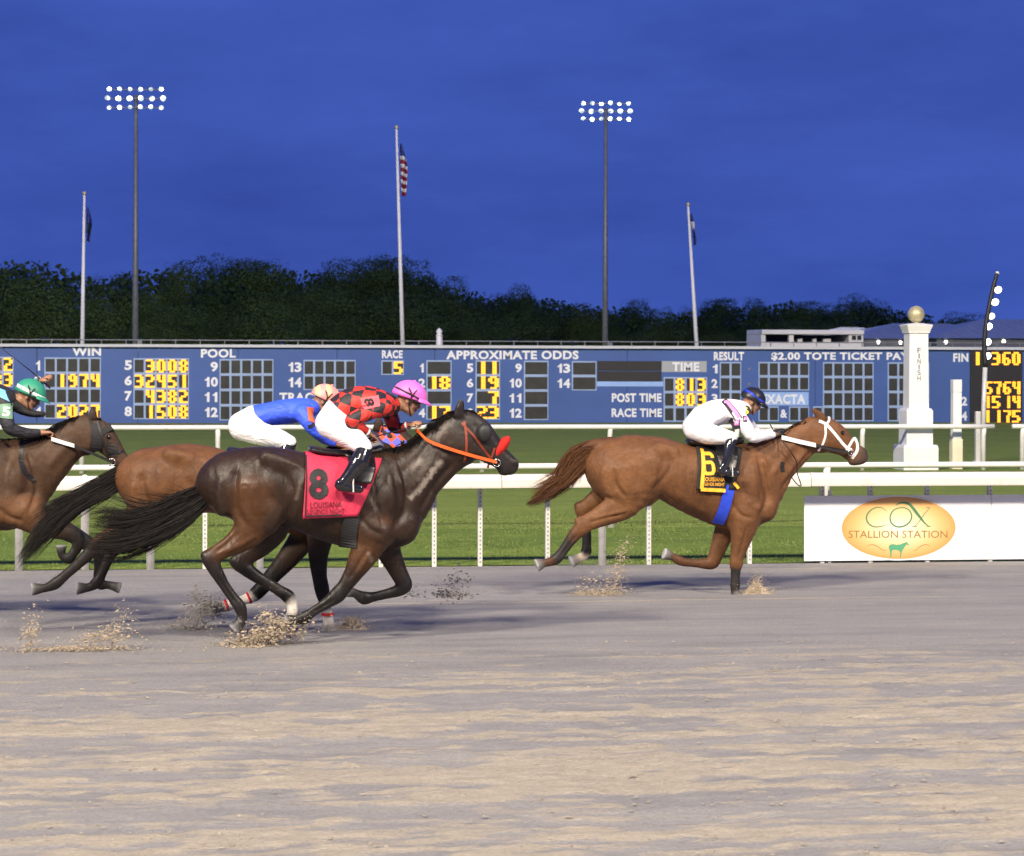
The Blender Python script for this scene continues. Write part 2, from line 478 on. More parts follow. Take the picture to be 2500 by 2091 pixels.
def decal(name, txt, bvh, crop, cx, cy, w, h, mat, parent, bold=0.0, rot=0.0, off=0.004, dy=-0.3, Yc=None):
    """flat print on the near side of something: letters laid on its surface"""
    uv, fs, asp = text_mesh(txt, bold, .12)
    ca, sa = math.cos(rot), math.sin(rot); vs = []; Yc = crop.Y if Yc is None else Yc; last = None
    for u, v in uv:
        x, y = (u - 0.5) * w, -(v - 0.5) * h
        p = crop.pt(cx + x * ca - y * sa, cy + x * sa + y * ca, dy)
        yy = cast(bvh, p.x, p.z, Yc)
        if yy is None: yy = last if last is not None else Yc + dy
        last = yy
        vs.append((p.x, yy - off, p.z))
    return mesh_obj(name, vs, fs, mat, parent)

def block_six(name, bvh, crop, cx, cy, w, h, mat, parent, off, dy=-.3):
    """block figure six: one thick stroke laid on the cloth"""
    path = [(.86, .74), (.86, .82), (.74, .92), (.26, .92), (.14, .80), (.14, .20), (.26, .08), (.74, .08), (.86, .20), (.86, .44), (.74, .55), (.27, .55)]
    P = resample(path, 44); vs = []; last = None
    for i, q in enumerate(P):
        d = (P[min(i + 1, 43)] - P[max(i - 1, 0)]) * np.array([w, h]); d /= np.linalg.norm(d) + 1e-9; n = np.array([-d[1], d[0]]) * .125 * w
        for s_ in (-1, 1):
            x = cx + (q[0] - .5) * w + s_ * n[0]; y = cy - ((q[1] - .5) * h + s_ * n[1]); p = crop.pt(x, y, dy); yy = cast(bvh, p.x, p.z, crop.Y)
            if yy is None: yy = last if last is not None else crop.Y + dy
            last = yy; vs.append((p.x, yy - off, p.z))
    return mesh_obj(name, vs, [(2 * i, 2 * i + 1, 2 * i + 3, 2 * i + 2) for i in range(43)], mat, parent)
# ------------------------------------------------------------------ shared materials
M = {}
M['white_rail'] = paint('white_rail_paint', rgb(0.74, 0.735, 0.70), 0.45, 0.08, 2.2, bstr=0.15, dirt=rgb(0.62, 0.58, 0.5), stretch=(0.3, 1, 1))
M['cream_beam'] = paint('cream_beam_plastic', rgb(0.66, 0.62, 0.55), 0.5, 0.10, 1.6, bstr=0.2, dirt=rgb(0.54, 0.47, 0.37), stretch=(0.25, 1, 1))
M['post_white'] = paint('white_post_paint', rgb(0.74, 0.73, 0.69), 0.5, 0.1, 6, bstr=0.2, dirt=rgb(0.5, 0.46, 0.4))
M['galv'] = paint('galvanised_steel', rgb(0.60, 0.60, 0.57), 0.5, 0.15, 9, metal=0.15)
M['hole'] = paint('dark_hole', rgb(0.20, 0.20, 0.19), 0.8)
M['board_white'] = paint('white_sign_panel', rgb(0.80, 0.80, 0.80), 0.4, 0.03, 1.2, dirt=rgb(0.72, 0.72, 0.70))
M['black'] = paint('black_paint', rgb(0.015, 0.015, 0.016), 0.5)
M['dark_steel'] = paint('grey_steel', rgb(0.26, 0.27, 0.28), 0.5, 0.2, 4, metal=0.3)
M['pole_white'] = paint('white_pole_paint', rgb(0.72, 0.73, 0.74), 0.4, 0.06, 2)
M['letter_white'] = paint('white_lettering', rgb(0.80, 0.82, 0.86), 0.5, 0.05, 4)
M['letter_black'] = paint('black_lettering', rgb(0.02, 0.02, 0.022), 0.6)
M['tote_blue'] = paint('tote_blue_paint', srgb(60, 92, 158), 0.5, 0.10, 0.5, bstr=0.1, bscale=3)
M['tote_trim'] = paint('tote_trim_metal', rgb(0.55, 0.58, 0.62), 0.4, 0.08, 1.0)
M['tote_frame'] = paint('tote_frame_paint', srgb(150, 174, 210), 0.5, 0.1, 2)
M['tote_cell'] = paint('unlit_display_glass', rgb(0.035, 0.035, 0.03), 0.35, 0.3, 3)
M['tote_light'] = paint('pale_blue_plate', srgb(150, 185, 238), 0.5, 0.06, 2)
M['tote_grey'] = paint('grey_plate', srgb(165, 170, 175), 0.5, 0.06, 2)
M['amber'] = glow('amber_display_bulbs', (1.0, 0.36, 0.02, 1), 2.1)
M['lamp'] = glow('lit_floodlamp', (0.95, 1.0, 0.94, 1), 7.0)
def _lamp_variation(m):
    n, l = m.node_tree.nodes, m.node_tree.links; oi = n.new('ShaderNodeObjectInfo'); r = ramp(n, l, oi.outputs['Random'], [(0, (.9, .9, .9, 1)), (.35, (1.6, 1.6, 1.6, 1)), (1, (9, 9, 9, 1))])
    l.new(r.outputs[0], n['Principled BSDF'].inputs['Emission Strength'])
_lamp_variation(M['lamp'])
M['lamp_dim'] = glow('dim_reflector', (0.62, 0.78, 0.9, 1), 0.32)
M['lamp_soft'] = glow('lit_yard_lamp', (1.0, 0.96, 0.85, 1), 4.0)

# ------------------------------------------------------------------ floodlights (the towers of the place light it)
def flood_tower(px, base_d, top_y, head_w, seedv, label, world=None, power=0.0, aim=None, spot=70, back=0.0):
    rnd = random.Random(seedv)
    if world is None:
        top = V(px, top_y, base_d); base = Vector((top.x, top.y, 0))
    else:
        base = Vector(world[:2] + (0,)); top = Vector(world)
    H = top.z
    t = empty('floodlight_tower', base, label, 'floodlight tower', 'floodlight towers of the track')
    face = Vector(((aim[0] - top.x), (aim[1] - top.y), (aim[2] - top.z))).normalized() if aim else Vector((-0.15, -0.95, -0.25)).normalized()
    flat = Vector((face.x, face.y, 0)).normalized(); side = Vector((-flat.y, flat.x, 0))
    MB().tube([base, base + Vector((0, 0, H * 0.5)), top], [0.21, 0.165, 0.12], 10).build('pole', M['dark_steel'], t, True)
    b = MB(); b.bbox(base.x + 0.12, base.x + 0.42, base.y - 0.45, base.y - 0.15, 2.6, 3.3, 0.02); b.build('switch_box', M['dark_steel'], t)
    rows = 3
    for r in range(rows):
        z = top.z - 0.25 + (r - 1) * head_w * 0.165
        c = Vector((top.x, top.y, z)) + flat * 0.12
        MB().tube([c - side * head_w / 2, c + side * head_w / 2], 0.035, 6).build('crossarm', M['dark_steel'], t)
        for i in range(6):
            u = (i / 5 - 0.5) * head_w * (1.02 if r == 1 else 0.95)
            p = c + side * u + flat * 0.14 + Vector((0, 0, rnd.uniform(-0.03, 0.03)))
            f = (face + Vector((rnd.uniform(-.25, .25), rnd.uniform(-.1, .1), rnd.uniform(-.75, -.1)))).normalized()
            a = f.cross(Vector((0, 0, 1))).normalized(); bb = f.cross(a); R = 0.185 if r == 1 else 0.15
            def ring(d, rr): return [p + f * d + (a * math.cos(q) + bb * math.sin(q)) * rr for q in [2 * math.pi * k / 12 for k in range(12)]]
            vs = ring(-0.22, 0.05) + ring(-0.14, R * 0.72) + ring(0, R) + ring(-0.012, R * 0.93)
            fs = [(j * 12 + k, j * 12 + (k + 1) % 12, (j + 1) * 12 + (k + 1) % 12, (j + 1) * 12 + k) for j in range(3) for k in range(12)]
            lampo = mesh_obj('lamp_housing', vs, fs, M['dark_steel'], t, True)
            vs = ring(-0.02, R * 0.92) + ring(-0.10, R * 0.55) + [p - f * 0.11]
            fs = [(k, (k + 1) % 12, 12 + (k + 1) % 12, 12 + k) for k in range(12)] + [(12 + k, 12 + (k + 1) % 12, 24) for k in range(12)]
            rot = rnd.choice((0, 6, 6, 7, 5, 3)); span = rnd.choice((5, 6, 7, 9))
            lit = [q for q in range(12) if (q - rot) % 12 < span]
            mesh_obj('reflector', vs, [fs[q] for q in range(12) if q not in lit] + [fs[12 + q] for q in range(12) if q not in lit], M['lamp_dim'], lampo, True)
            mesh_obj('lit_reflector', vs, [fs[q] for q in lit] + [fs[12 + q] for q in lit], M['lamp'], lampo, True)
    if back:      # added fill spot with no lamp heads of its own, brightens the far trees
        ld = bpy.data.lights.new('tree_fill_beam', 'SPOT'); ld.energy = back; ld.spot_size = math.radians(100); ld.spot_blend = 0.6; ld.shadow_soft_size = 1.5; ld.color = (1.0, 0.92, 0.78)
        lo = bpy.data.objects.new('tree_fill_beam', ld); COL.objects.link(lo)
        lo.matrix_world = Matrix.Translation(top - flat * 0.8 + Vector((0, 0, .6))) @ Vector((0, 1, -.08)).to_track_quat('-Z', 'Y').to_matrix().to_4x4()
        lo.parent = t; lo.matrix_parent_inverse = Matrix.Translation(-base)
    if power:
        ld = bpy.data.lights.new('flood_beam', 'SPOT'); ld.energy = power; ld.spot_size = math.radians(spot); ld.spot_blend = 0.5
        ld.shadow_soft_size = 4.5; ld.color = (1.0, 0.88, 0.70)
        lo = bpy.data.objects.new('flood_beam', ld); COL.objects.link(lo)
        lo.matrix_world = Matrix.Translation(top + flat * 0.9) @ face.to_track_quat('-Z', 'Y').to_matrix().to_4x4()
        lo.parent = t; lo.matrix_parent_inverse = Matrix.Translation(-base)
    return t
# two stand in the infield, two (out of frame) along the grandstand behind the camera
flood_tower(332, 150, 232, 3.3, 1, 'floodlight tower on the left, rising behind the WIN columns', back=170000)
flood_tower(1479, 158, 264, 3.1, 2, 'floodlight tower right of centre, rising behind the APPROXIMATE ODDS columns', back=170000)
flood_tower(0, 0, 0, 4.0, 3, 'floodlight tower by the grandstand, left of the camera', (-46.0, -26.0, 48.0), 345000, (3, 40, 0), 72)
flood_tower(0, 0, 0, 4.0, 4, 'floodlight tower by the grandstand, right of the camera', (44.0, -28.0, 46.0), 195000, (4, 50, 0), 72)
flood_tower(0, 0, 0, 4.0, 5, 'floodlight tower by the grandstand, right behind the camera', (-8.0, -34.0, 54.0), 220000, (0, 60, 0), 72)

# ------------------------------------------------------------------ ground
Y_RAIL, Y_B, Y_C, Y_TOTE = 28.3, 34.35, 51.1, 88.4
def dirt_material():
    m, n, l, p = nmat('track_sand')
    at = n.new('ShaderNodeAttribute'); at.attribute_name = 'loose'
    t1 = noise(n, l, 1.0, 6, 0.65, stretch=(0.5, 2.2, 1)); t2 = noise(n, l, 9, 5, 0.65, stretch=(0.45, 1.2, 1)); t3 = noise(n, l, 55, 5, 0.75, stretch=(0.6, 1, 1)); t4 = noise(n, l, 22, 6, 0.72, stretch=(0.35, 1, 1))
    base = ramp(n, l, t1.outputs[0], [(0.3, rgb(0.215, 0.209, 0.208)), (0.5, rgb(0.278, 0.268, 0.262)), (0.72, rgb(0.330, 0.313, 0.290))])
    loose = ramp(n, l, t2.outputs[0], [(0.3, rgb(0.335, 0.298, 0.240)), (0.7, rgb(0.430, 0.378, 0.302))])
    ad = n.new('ShaderNodeMath'); ad.operation = 'ADD'; l.new(at.outputs['Fac'], ad.inputs[0])
    sc = n.new('ShaderNodeMath'); sc.operation = 'MULTIPLY_ADD'; l.new(t4.outputs[0], sc.inputs[0]); sc.inputs[1].default_value = 1.5; sc.inputs[2].default_value = -0.75
    l.new(sc.outputs[0], ad.inputs[1])
    f = ramp(n, l, ad.outputs[0], [(0.26, (0, 0, 0, 1)), (0.66, (1, 1, 1, 1))])
    c = mixc(n, l, f.outputs[0], base.outputs[0], loose.outputs[0])
    g = ramp(n, l, t3.outputs[0], [(0.25, (0.72, 0.72, 0.72, 1)), (0.75, (1.22, 1.22, 1.22, 1))])
    c = mixc(n, l, 1.0, c, g.outputs[0], 'MULTIPLY')
    l.new(c, p.inputs['Base Color']); p.inputs['Roughness'].default_value = 0.9; p.inputs['Specular IOR Level'].default_value = 0.2
    ad2 = n.new('ShaderNodeMath'); ad2.operation = 'ADD'; l.new(t4.outputs[0], ad2.inputs[0]); l.new(t3.outputs[0], ad2.inputs[1])
    bump(n, l, p, ad2.outputs[0], 0.8, 0.026)
    return m
M['sand'] = dirt_material()
def track():
    xs = np.r_[np.linspace(-160, -9.2, 26), np.arange(-9, 14, 0.055), np.linspace(14.2, 170, 26)]
    ys = np.r_[np.linspace(-25, 8.5, 8), np.arange(9, 27.95, 0.04), [28.0, 28.1, 28.2, 28.3]]
    X, Y = np.meshgrid(xs, ys, indexing='ij')
    near = np.clip((20.5 - Y) / 3.0, 0, 1)
    a = vnoise(X * 0.2 + 40, Y * 1.6, 1) * 0.22 + vnoise(X * 0.65, Y * 4.4, 2) * 0.28 + vnoise(X * 1.8, Y * 8.0, 3) * 0.25 + vnoise(X * 4.5, Y * 12, 13) * 0.25
    band = 0.5 + 0.5 * np.sin(Y * 3.1 + 1.2 * vnoise(X * 0.12, Y * 0.3, 4) * 3)
    loose = np.clip((a - 0.50 + 0.10 * (band - 0.5)) * 5.5, 0, 1) * (0.25 + 0.75 * near)
    loose += np.clip((vnoise(X * 3.3, Y * 9, 5) - 0.72) * 3.2, 0, 1) * (0.35 + 0.65 * near)
    mid = np.exp(-((Y - 15.2) / 1.5) ** 2); loose += 0.30 * mid * (a > 0.48)
    # harrow lines along the track
    for yl, s in ((24.15, 0.6), (19.6, 0.35), (18.7, 0.35), (14.1, 0.4), (13.4, 0.5), (12.9, 0.55), (12.62, 0.5), (12.35, 0.5), (12.1, 0.45), (27.6, 0.4)):
        w = 0.045 + 0.02 * (yl > 20)
        loose += s * np.exp(-((Y - yl - 0.12 * (vnoise(X * 0.5, X * 0 + yl, 9) - 0.5)) / w) ** 2) * (vnoise(X * 1.4, Y * 0, int(yl)) > 0.25)
    loose = np.clip(loose, 0, 1)
    clod = np.clip(vnoise(X * 7, Y * 9, 6) - 0.55, 0, 1) * loose * near
    fine = (vnoise(X * 5, Y * 12, 7) - 0.5) * 0.010 * (0.4 + near) + (vnoise(X * 16, Y * 18, 8) - 0.5) * 0.008 * (0.3 + near)
    dips = -0.03 * np.clip(vnoise(X * 1.1, Y * 2.2, 12) - 0.62, 0, 1) * near * 2
    inner = (X > -9) & (X < 14) & (Y > 9)
    Z = np.where(inner, 0.010 * loose * (0.3 + 0.7 * near) + 0.035 * clod + fine + dips, 0.0)
    Z = np.where(Y > 27.7, Z * (28.3 - Y) / 0.6, Z)
    nx, ny = X.shape
    P = np.stack([X, Y, Z], -1).reshape(-1, 3)
    I = np.arange(nx * ny).reshape(nx, ny)
    Q = np.stack([I[:-1, :-1], I[1:, :-1], I[1:, 1:], I[:-1, 1:]], -1).reshape(-1, 4)
    o = mesh_obj('track', P, Q, M['sand'], None, True)
    at = o.data.attributes.new('loose', 'FLOAT', 'POINT'); at.data.foreach_set('value', loose.astype(np.float32).ravel())
    tag(o, kind='structure', label='grey sand race track with loose tan streaks')
track()
def grass_material(name, lo, mid, hi):
    m, n, l, p = nmat(name)
    t1 = noise(n, l, 0.55, 5, 0.6, stretch=(0.35, 1, 1)); t2 = noise(n, l, 28, 4, 0.7, stretch=(1, 0.5, 1)); t3 = noise(n, l, 4, 5, 0.65, stretch=(0.6, 1.4, 1))
    c = ramp(n, l, t1.outputs[0], [(0.3, lo), (0.5, mid), (0.72, hi)])
    g = ramp(n, l, t2.outputs[0], [(0.25, (0.6, 0.62, 0.6, 1)), (0.75, (1.4, 1.38, 1.3, 1))])
    g3 = ramp(n, l, t3.outputs[0], [(0.3, (0.75, 0.78, 0.75, 1)), (0.7, (1.2, 1.2, 1.15, 1))])
    c2 = mixc(n, l, 1.0, mixc(n, l, 1.0, c.outputs[0], g.outputs[0], 'MULTIPLY'), g3.outputs[0], 'MULTIPLY')
    l.new(c2, p.inputs['Base Color']); p.inputs['Roughness'].default_value = 0.85; p.inputs['Specular IOR Level'].default_value = 0.15
    bump(n, l, p, t2.outputs[0], 0.7, 0.04)
    return m
M['grass'] = grass_material('infield_grass', rgb(0.100, 0.150, 0.030), rgb(0.135, 0.195, 0.036), rgb(0.185, 0.240, 0.045))
M['turf'] = grass_material('turf_course_grass', rgb(0.155, 0.205, 0.044), rgb(0.185, 0.238, 0.050), rgb(0.215, 0.268, 0.056))
def sheet(name, x0, x1, y0, y1, z, mat, nx, ny, amp=0.0, label=None):
    xs = np.linspace(x0, x1, nx); ys = np.linspace(y0, y1, ny)
    X, Y = np.meshgrid(xs, ys, indexing='ij')
    Z = z + amp * (vnoise(X * 0.7, Y * 0.7, 21) - 0.5)
    I = np.arange(nx * ny).reshape(nx, ny)
    o = mesh_obj(name, np.stack([X, Y, Z], -1).reshape(-1, 3), np.stack([I[:-1, :-1], I[1:, :-1], I[1:, 1:], I[:-1, 1:]], -1).reshape(-1, 4), mat, None, True)
    return tag(o, label, kind='structure')
sheet('ground', -1500, 1500, -200, 2500, -0.03, M['turf'], 30, 30, label='grassy ground reaching to the far wood')
sheet('grass_verge', -160, 170, 28.3, Y_B, 0.006, M['grass'], 300, 12, 0.02, 'grass strip between the inner rails')
sheet('turf_course', -160, 170, Y_B, 250, 0.0, M['turf'], 200, 60, 0.02, 'green turf course in front of the tote board')
def grass_blades():
    # one mass of blades on the verge and the nearest turf
    vs, fs = [], []
    n1 = 70000
    X = RNG.uniform(-8.5, 13, n1); Y = 28.32 + 9.5 * RNG.random(n1) ** 1.25
    H = RNG.uniform(0.012, 0.034, n1) * (0.6 + 0.8 * vnoise(X * 1.2, Y * 1.2, 31)); A = RNG.uniform(0, 6.28, n1); LX = RNG.normal(0, 0.02, n1); LY = RNG.normal(0, 0.02, n1); W = RNG.uniform(0.003, 0.007, n1)
    dx, dy = np.cos(A) * W, np.sin(A) * W
    P = np.stack([np.stack([X - dx, Y - dy, 0 * X], -1), np.stack([X + dx, Y + dy, 0 * X], -1), np.stack([X + LX, Y + LY, H], -1)], 1).reshape(-1, 3)
    Q = np.arange(3 * n1).reshape(-1, 3)
    m, n, l, p = nmat('grass_blades')
    t = noise(n, l, 3.0, 4, 0.6, stretch=(0.5, 1, 1))
    c = ramp(n, l, t.outputs[0], [(0.3, rgb(0.10, 0.15, 0.028)), (0.7, rgb(0.19, 0.235, 0.05))])
    l.new(c.outputs[0], p.inputs['Base Color']); p.inputs['Roughness'].default_value = 0.6
    tag(mesh_obj('grass', P, Q, m), 'short green grass blades on the verge behind the rail', 'grass', kind='stuff')
grass_blades()

# ------------------------------------------------------------------ rails
def rail_inner():
    t = empty('inner_rail', (0, Y_RAIL, 0), 'cream beam rail on many posts beside the sand track, nearest of the three rails', 'rail')
    zt = V(1380, 1158, Y_RAIL - 0.3).z; zb = V(1380, 1191, Y_RAIL - 0.3).z
    # the beam: a rounded cover cantilevered over the track, in lengths butted together
    y0 = Y_RAIL - 0.31
    prof = [(0.0, zb), (-0.005, zb + 0.02), (-0.005, zb + 0.09), (0.012, zt - 0.035), (0.05, zt - 0.006), (0.11, zt), (0.29, zt - 0.01), (0.29, zt - 0.05), (0.04, zb + 0.04), (0.03, zb)]
    x = -40.0
    while x < 60:
        L = 3.66; vs, k = [], len(prof)
        jz = random.uniform(-0.004, 0.004)
        for xx in (x + 0.004, x + L - 0.004):
            vs += [(xx, y0 + a, b + jz) for a, b in prof]
        fs = [(i, (i + 1) % k, k + (i + 1) % k, k + i) for i in range(k)] + [tuple(range(k))[::-1], tuple(range(k, 2 * k))]
        mesh_obj('beam', vs, fs, M['cream_beam'], t)
        x += L
    thick = [-120, 46, 207, 367, 634, 1470]; thin = [500, 790, 930, 1060, 1172, 1337, 1584, 1830, 2007, 2125, 2264, 2417, 2560]
    for px in thick + thin:
        c = V(px, 1380, Y_RAIL); tk = px in thick; w = 0.046 if tk else 0.025
        b = MB()
        if tk:
            b.tube([(c.x, Y_RAIL, -0.05), (c.x, Y_RAIL, zt - 0.10), (c.x, Y_RAIL - 0.08, zt - 0.03)], w, 12)
            b.build('post', M['post_white'], t, True)
        else:
            b.box(c.x - w, c.x + w, Y_RAIL - 0.012, Y_RAIL + 0.012, -0.05, zt - 0.03)
            b.box(c.x - w, c.x - w + 0.008, Y_RAIL + 0.0125, Y_RAIL + 0.05, -0.05, zt - 0.03); b.box(c.x + w - 0.008, c.x + w, Y_RAIL + 0.0125, Y_RAIL + 0.05, -0.05, zt - 0.03)
            po = b.build('post', M['galv'], t)
            h = MB()
            for z in np.arange(0.05, zt - 0.15, 0.05):
                h.lathe((0, 0, 0), [(0, 0)], 1) if False else h.add([(c.x + 0.009 * math.cos(q), Y_RAIL - 0.0145, z + 0.012 * math.sin(q)) for q in [math.pi * k / 4 for k in range(8)]], [tuple(range(8))])
            h.build('punched_holes', M['hole'], po)
rail_inner()
def pipe_rail(name, label, Y, px_posts, top_y, bot_y, xr, zfull, segs=None):
    t = empty(name, (0, Y, 0), label, 'rail')
    z1 = V(1300, top_y, Y).z; z0 = V(1300, bot_y, Y).z; r = (z1 - z0) / 2
    for a, b in (segs or [xr]):
        MB().tube([(a, Y, (z0 + z1) / 2), (a + 0.02, Y, (z0 + z1) / 2)] + [(x, Y, (z0 + z1) / 2 + random.uniform(-0.004, 0.004)) for x in np.linspace(a + 1, b - 1, 14)] + [(b, Y, (z0 + z1) / 2)], [r * 0.9] + [r] * 16, 14).build('top_rail', M['white_rail'], t, True)
    for px in px_posts:
        c = V(px, 1100, Y)
        MB().tube([(c.x, Y + 0.06, -0.05), (c.x, Y + 0.06, z0 - 0.15), (c.x, Y + 0.01, z0 + 0.02)], 0.052, 10).build('post', M['white_rail'], t, True)
    return t
pipe_rail('turf_rail', 'round white pipe rail just behind the cream beam rail, at the edge of the turf', Y_B, [-110, 430, 965, 1495, 2020, 2540], 1131, 1146, (-35, 50), 1)
xa = V(2427, 1040, Y_C).x; xb = V(2471, 1040, Y_C).x
pipe_rail('far_turf_rail', 'white pipe rail below the tote board, with a gap near its right end', Y_C, [-130, 199, 532, 855, 1178, 1490, 1800, 2107, 2403, 2498], 1037, 1049, None, 1, [(-40, xa), (xb, 60)])

# ------------------------------------------------------------------ advertising board under the rail
def ad_board():
    Yp = Y_RAIL - 0.03
    a = V(1964, 1211, Yp); b = V(2500, 1380, Yp)
    z1, z0 = a.z, V(1964, 1378, Yp).z
    z0 = max(z0, 0.025)
    xj = V(2420, 1300, Yp).x; xe = xj + (xj - a.x) * 0.9
    t = empty('advertising_board', ((a.x + xj) / 2, Yp, 0), 'white advertising board with an orange oval and a green horse, below the cream rail', 'sign')
    MB().bbox(a.x, xj - 0.004, Yp, Yp + 0.02, z0, z1, 0.003).build('panel', M['board_white'], t)
    MB().bbox(xj + 0.004, xe, Yp + 0.001, Yp + 0.021, z0, z1, 0.003).build('panel', M['board_white'], t)
    MB().bbox(xj - 0.02, xj + 0.02, Yp + 0.024, Yp + 0.06, 0.0, z1 + 0.06, 0.004).build('stake', M['post_white'], t)
    MB().bbox(a.x + 0.3, a.x + 0.34, Yp + 0.024, Yp + 0.06, 0.0, z1 + 0.06, 0.004).build('stake', M['post_white'], t)
    # printed oval
    C = Crop(1900, 1100, 3.5, Yp)
    ctr = C.pt(1030, 662); rx = C.len(1030, 662, 503); rz = C.len(1030, 662, 266)
    top = z1 - 0.004
    def oval(s, y, name, mat):
        pts = []
        for k in range(72):
            q = 2 * math.pi * k / 72
            pts.append((ctr.x + rx * s[0] * math.cos(q), y, min(ctr.z + rz * s[1] * math.sin(q), top)))
        return mesh_obj(name, [(ctr.x, y, ctr.z)] + pts, [(0, i + 1, (i + 1) % 72 + 1) for i in range(72)], mat, t)
    m, n, l, p = nmat('oval_print')
    tc = n.new('ShaderNodeTexCoord'); mp = n.new('ShaderNodeMapping'); mp.vector_type = 'POINT'
    mp.inputs['Location'].default_value = (-(ctr.x) / rx, 0, -(ctr.z - 0.0) / rz); mp.inputs['Scale'].default_value = (1 / rx, 0, 1 / rz)
    l.new(tc.outputs['Object'], mp.inputs[0])
    ln = n.new('ShaderNodeVectorMath'); ln.operation = 'LENGTH'; l.new(mp.outputs[0], ln.inputs[0])
    rr = ramp(n, l, ln.outputs['Value'], [(0.0, srgb(240, 232, 212)), (0.35, srgb(234, 214, 172)), (0.75, srgb(222, 180, 118)), (1.0, srgb(210, 150, 86))])
    l.new(rr.outputs[0], p.inputs['Base Color']); p.inputs['Roughness'].default_value = 0.4
    oval((1.03, 1.055), Yp - 0.0012, 'oval_rim', paint('pale_green_rim', srgb(190, 205, 195), 0.5))
    oval((1.018, 1.035), Yp - 0.0024, 'oval_border', M['board_white'])
    oval((1.0, 1.0), Yp - 0.0036, 'oval', m)
    green = paint('green_print', srgb(70, 125, 88), 0.5, 0.05); pale = paint('faded_print', srgb(140, 108, 58), 0.5, 0.05)
    def strokes(name, paths, w, mat, y):
        b = MB()
        for path in paths:
            pts = resample(smooth_path([(x, yy) for x, yy in path], 6), 26)
            vs = []
            for i, q in enumerate(pts):
                d = pts[min(i + 1, 25)] - pts[max(i - 1, 0)]; d /= np.linalg.norm(d) + 1e-9
                f = i / 25; ww = w[0] + (w[1] - w[0]) * math.sin(math.pi * f)
                for s in (-1, 1):
                    e = q + s * np.array([-d[1], d[0]]) * ww / 2; pp = C.pt(e[0], e[1]); vs.append((pp.x, y, pp.z))
            b.add(vs, [(2 * i, 2 * i + 1, 2 * i + 3, 2 * i + 2) for i in range(25)])
        b.build(name, mat, t)
    # C, O and a long-tailed X
    strokes('lettering', [[(925, 520), (890, 492), (840, 488), (785, 515), (752, 570), (770, 625), (820, 653), (880, 650), (925, 632)]], (4, 13), green, Yp - 0.0050)
    strokes('lettering', [[(1040, 490), (985, 510), (955, 565), (965, 620), (1010, 652), (1065, 650), (1115, 620), (1140, 570), (1125, 520), (1085, 492), (1040, 490)]], (9, 13), green, Yp - 0.0050)
    strokes('lettering', [[(1005, 470), (1040, 448), (1090, 450), (1130, 470), (1190, 545), (1250, 620), (1285, 648)]], (6, 26), green, Yp - 0.0050)
    strokes('lettering', [[(1295, 492), (1250, 540), (1205, 605), (1165, 650)], [(1260, 490), (1300, 490)], [(1145, 650), (1185, 650)], [(1265, 650), (1305, 648)]], (4, 6), green, Yp - 0.0062)
    uv, fs, asp = text_mesh('STALLION STATION', 0.0)
    mesh_obj('lettering', [tuple(Vector((0, Yp - 0.0050, 0)) + Vector((C.pt(600 + u * 845, 748 - v * 62).x, 0, C.pt(600 + u * 845, 748 - v * 62).z))) for u, v in uv], fs, pale, t)
    strokes('flourish', [[(760, 818), (800, 805), (850, 822), (885, 850), (925, 858)], [(1300, 818), (1260, 805), (1210, 822), (1180, 850), (1150, 858)]], (3, 6), pale, Yp - 0.0050)
    eg = paint('emblem_green', srgb(84, 158, 118), 0.5)
    hs = [(942, 830), (950, 808), (975, 800), (1010, 806), (1045, 802), (1075, 790), (1092, 784), (1100, 783), (1104, 792), (1118, 806), (1112, 811), (1098, 803), (1085, 815), (1072, 838), (1058, 858), (1036, 860), (1010, 850), (980, 850), (968, 864), (952, 860)]
    bm = bmesh.new(); vv = [bm.verts.new((C.pt(x, y).x, Yp - 0.0062, C.pt(x, y).z)) for x, y in hs]
    for q in ([(951, 856), (970, 860), (966, 886), (966, 915), (954, 915), (955, 885)], [(1036, 856), (1058, 854), (1051, 885), (1049, 915), (1038, 915), (1041, 884)]):
        bm.faces.new([bm.verts.new((C.pt(x, y).x, Yp - 0.0070, C.pt(x, y).z)) for x, y in q])
    f = bm.faces.new(vv); bmesh.ops.triangulate(bm, faces=[f], ngon_method='EAR_CLIP'); me = bpy.data.meshes.new('horse_emblem'); bm.to_mesh(me); bm.free(); me.materials.append(eg)
    link(bpy.data.objects.new('horse_emblem', me), t)
ad_board()
# ------------------------------------------------------------------ tote board
DOT = {'0': ["01110", "11011", "11011", "11011", "11011", "11011", "01110"], '1': ["00110", "00110", "00110", "00110", "00110", "00110", "00110"],
       '2': ["11110", "00011", "00011", "01110", "11000", "11000", "11111"], '3': ["11110", "00011", "00011", "01111", "00011", "00011", "11110"],
       '4': ["11011", "11011", "11011", "01111", "00011", "00011", "00011"], '5': ["11111", "11000", "11000", "11110", "00011", "00011", "11110"],
       '6': ["01111", "11000", "11000", "11110", "11011", "11011", "01110"], '7': ["11111", "00011", "00011", "00110", "00110", "00110", "00110"],
       '8': ["01110", "11011", "11011", "01110", "11011", "11011", "01110"], '9': ["01110", "11011", "11011", "01111", "00011", "00011", "01110"],
       '-': ["00000", "00000", "00000", "01110", "00000", "00000", "00000"], '.': ["00000", "00000", "00000", "00000", "00000", "01100", "01100"]}
TB = empty('tote_board', (V(1250, 900, Y_TOTE).x, Y_TOTE, 0), 'long blue tote board of white lettering and amber digits behind the rails', 'tote board')
def TP(px, py, dy=0.0): return V(px, py, Y_TOTE + dy)
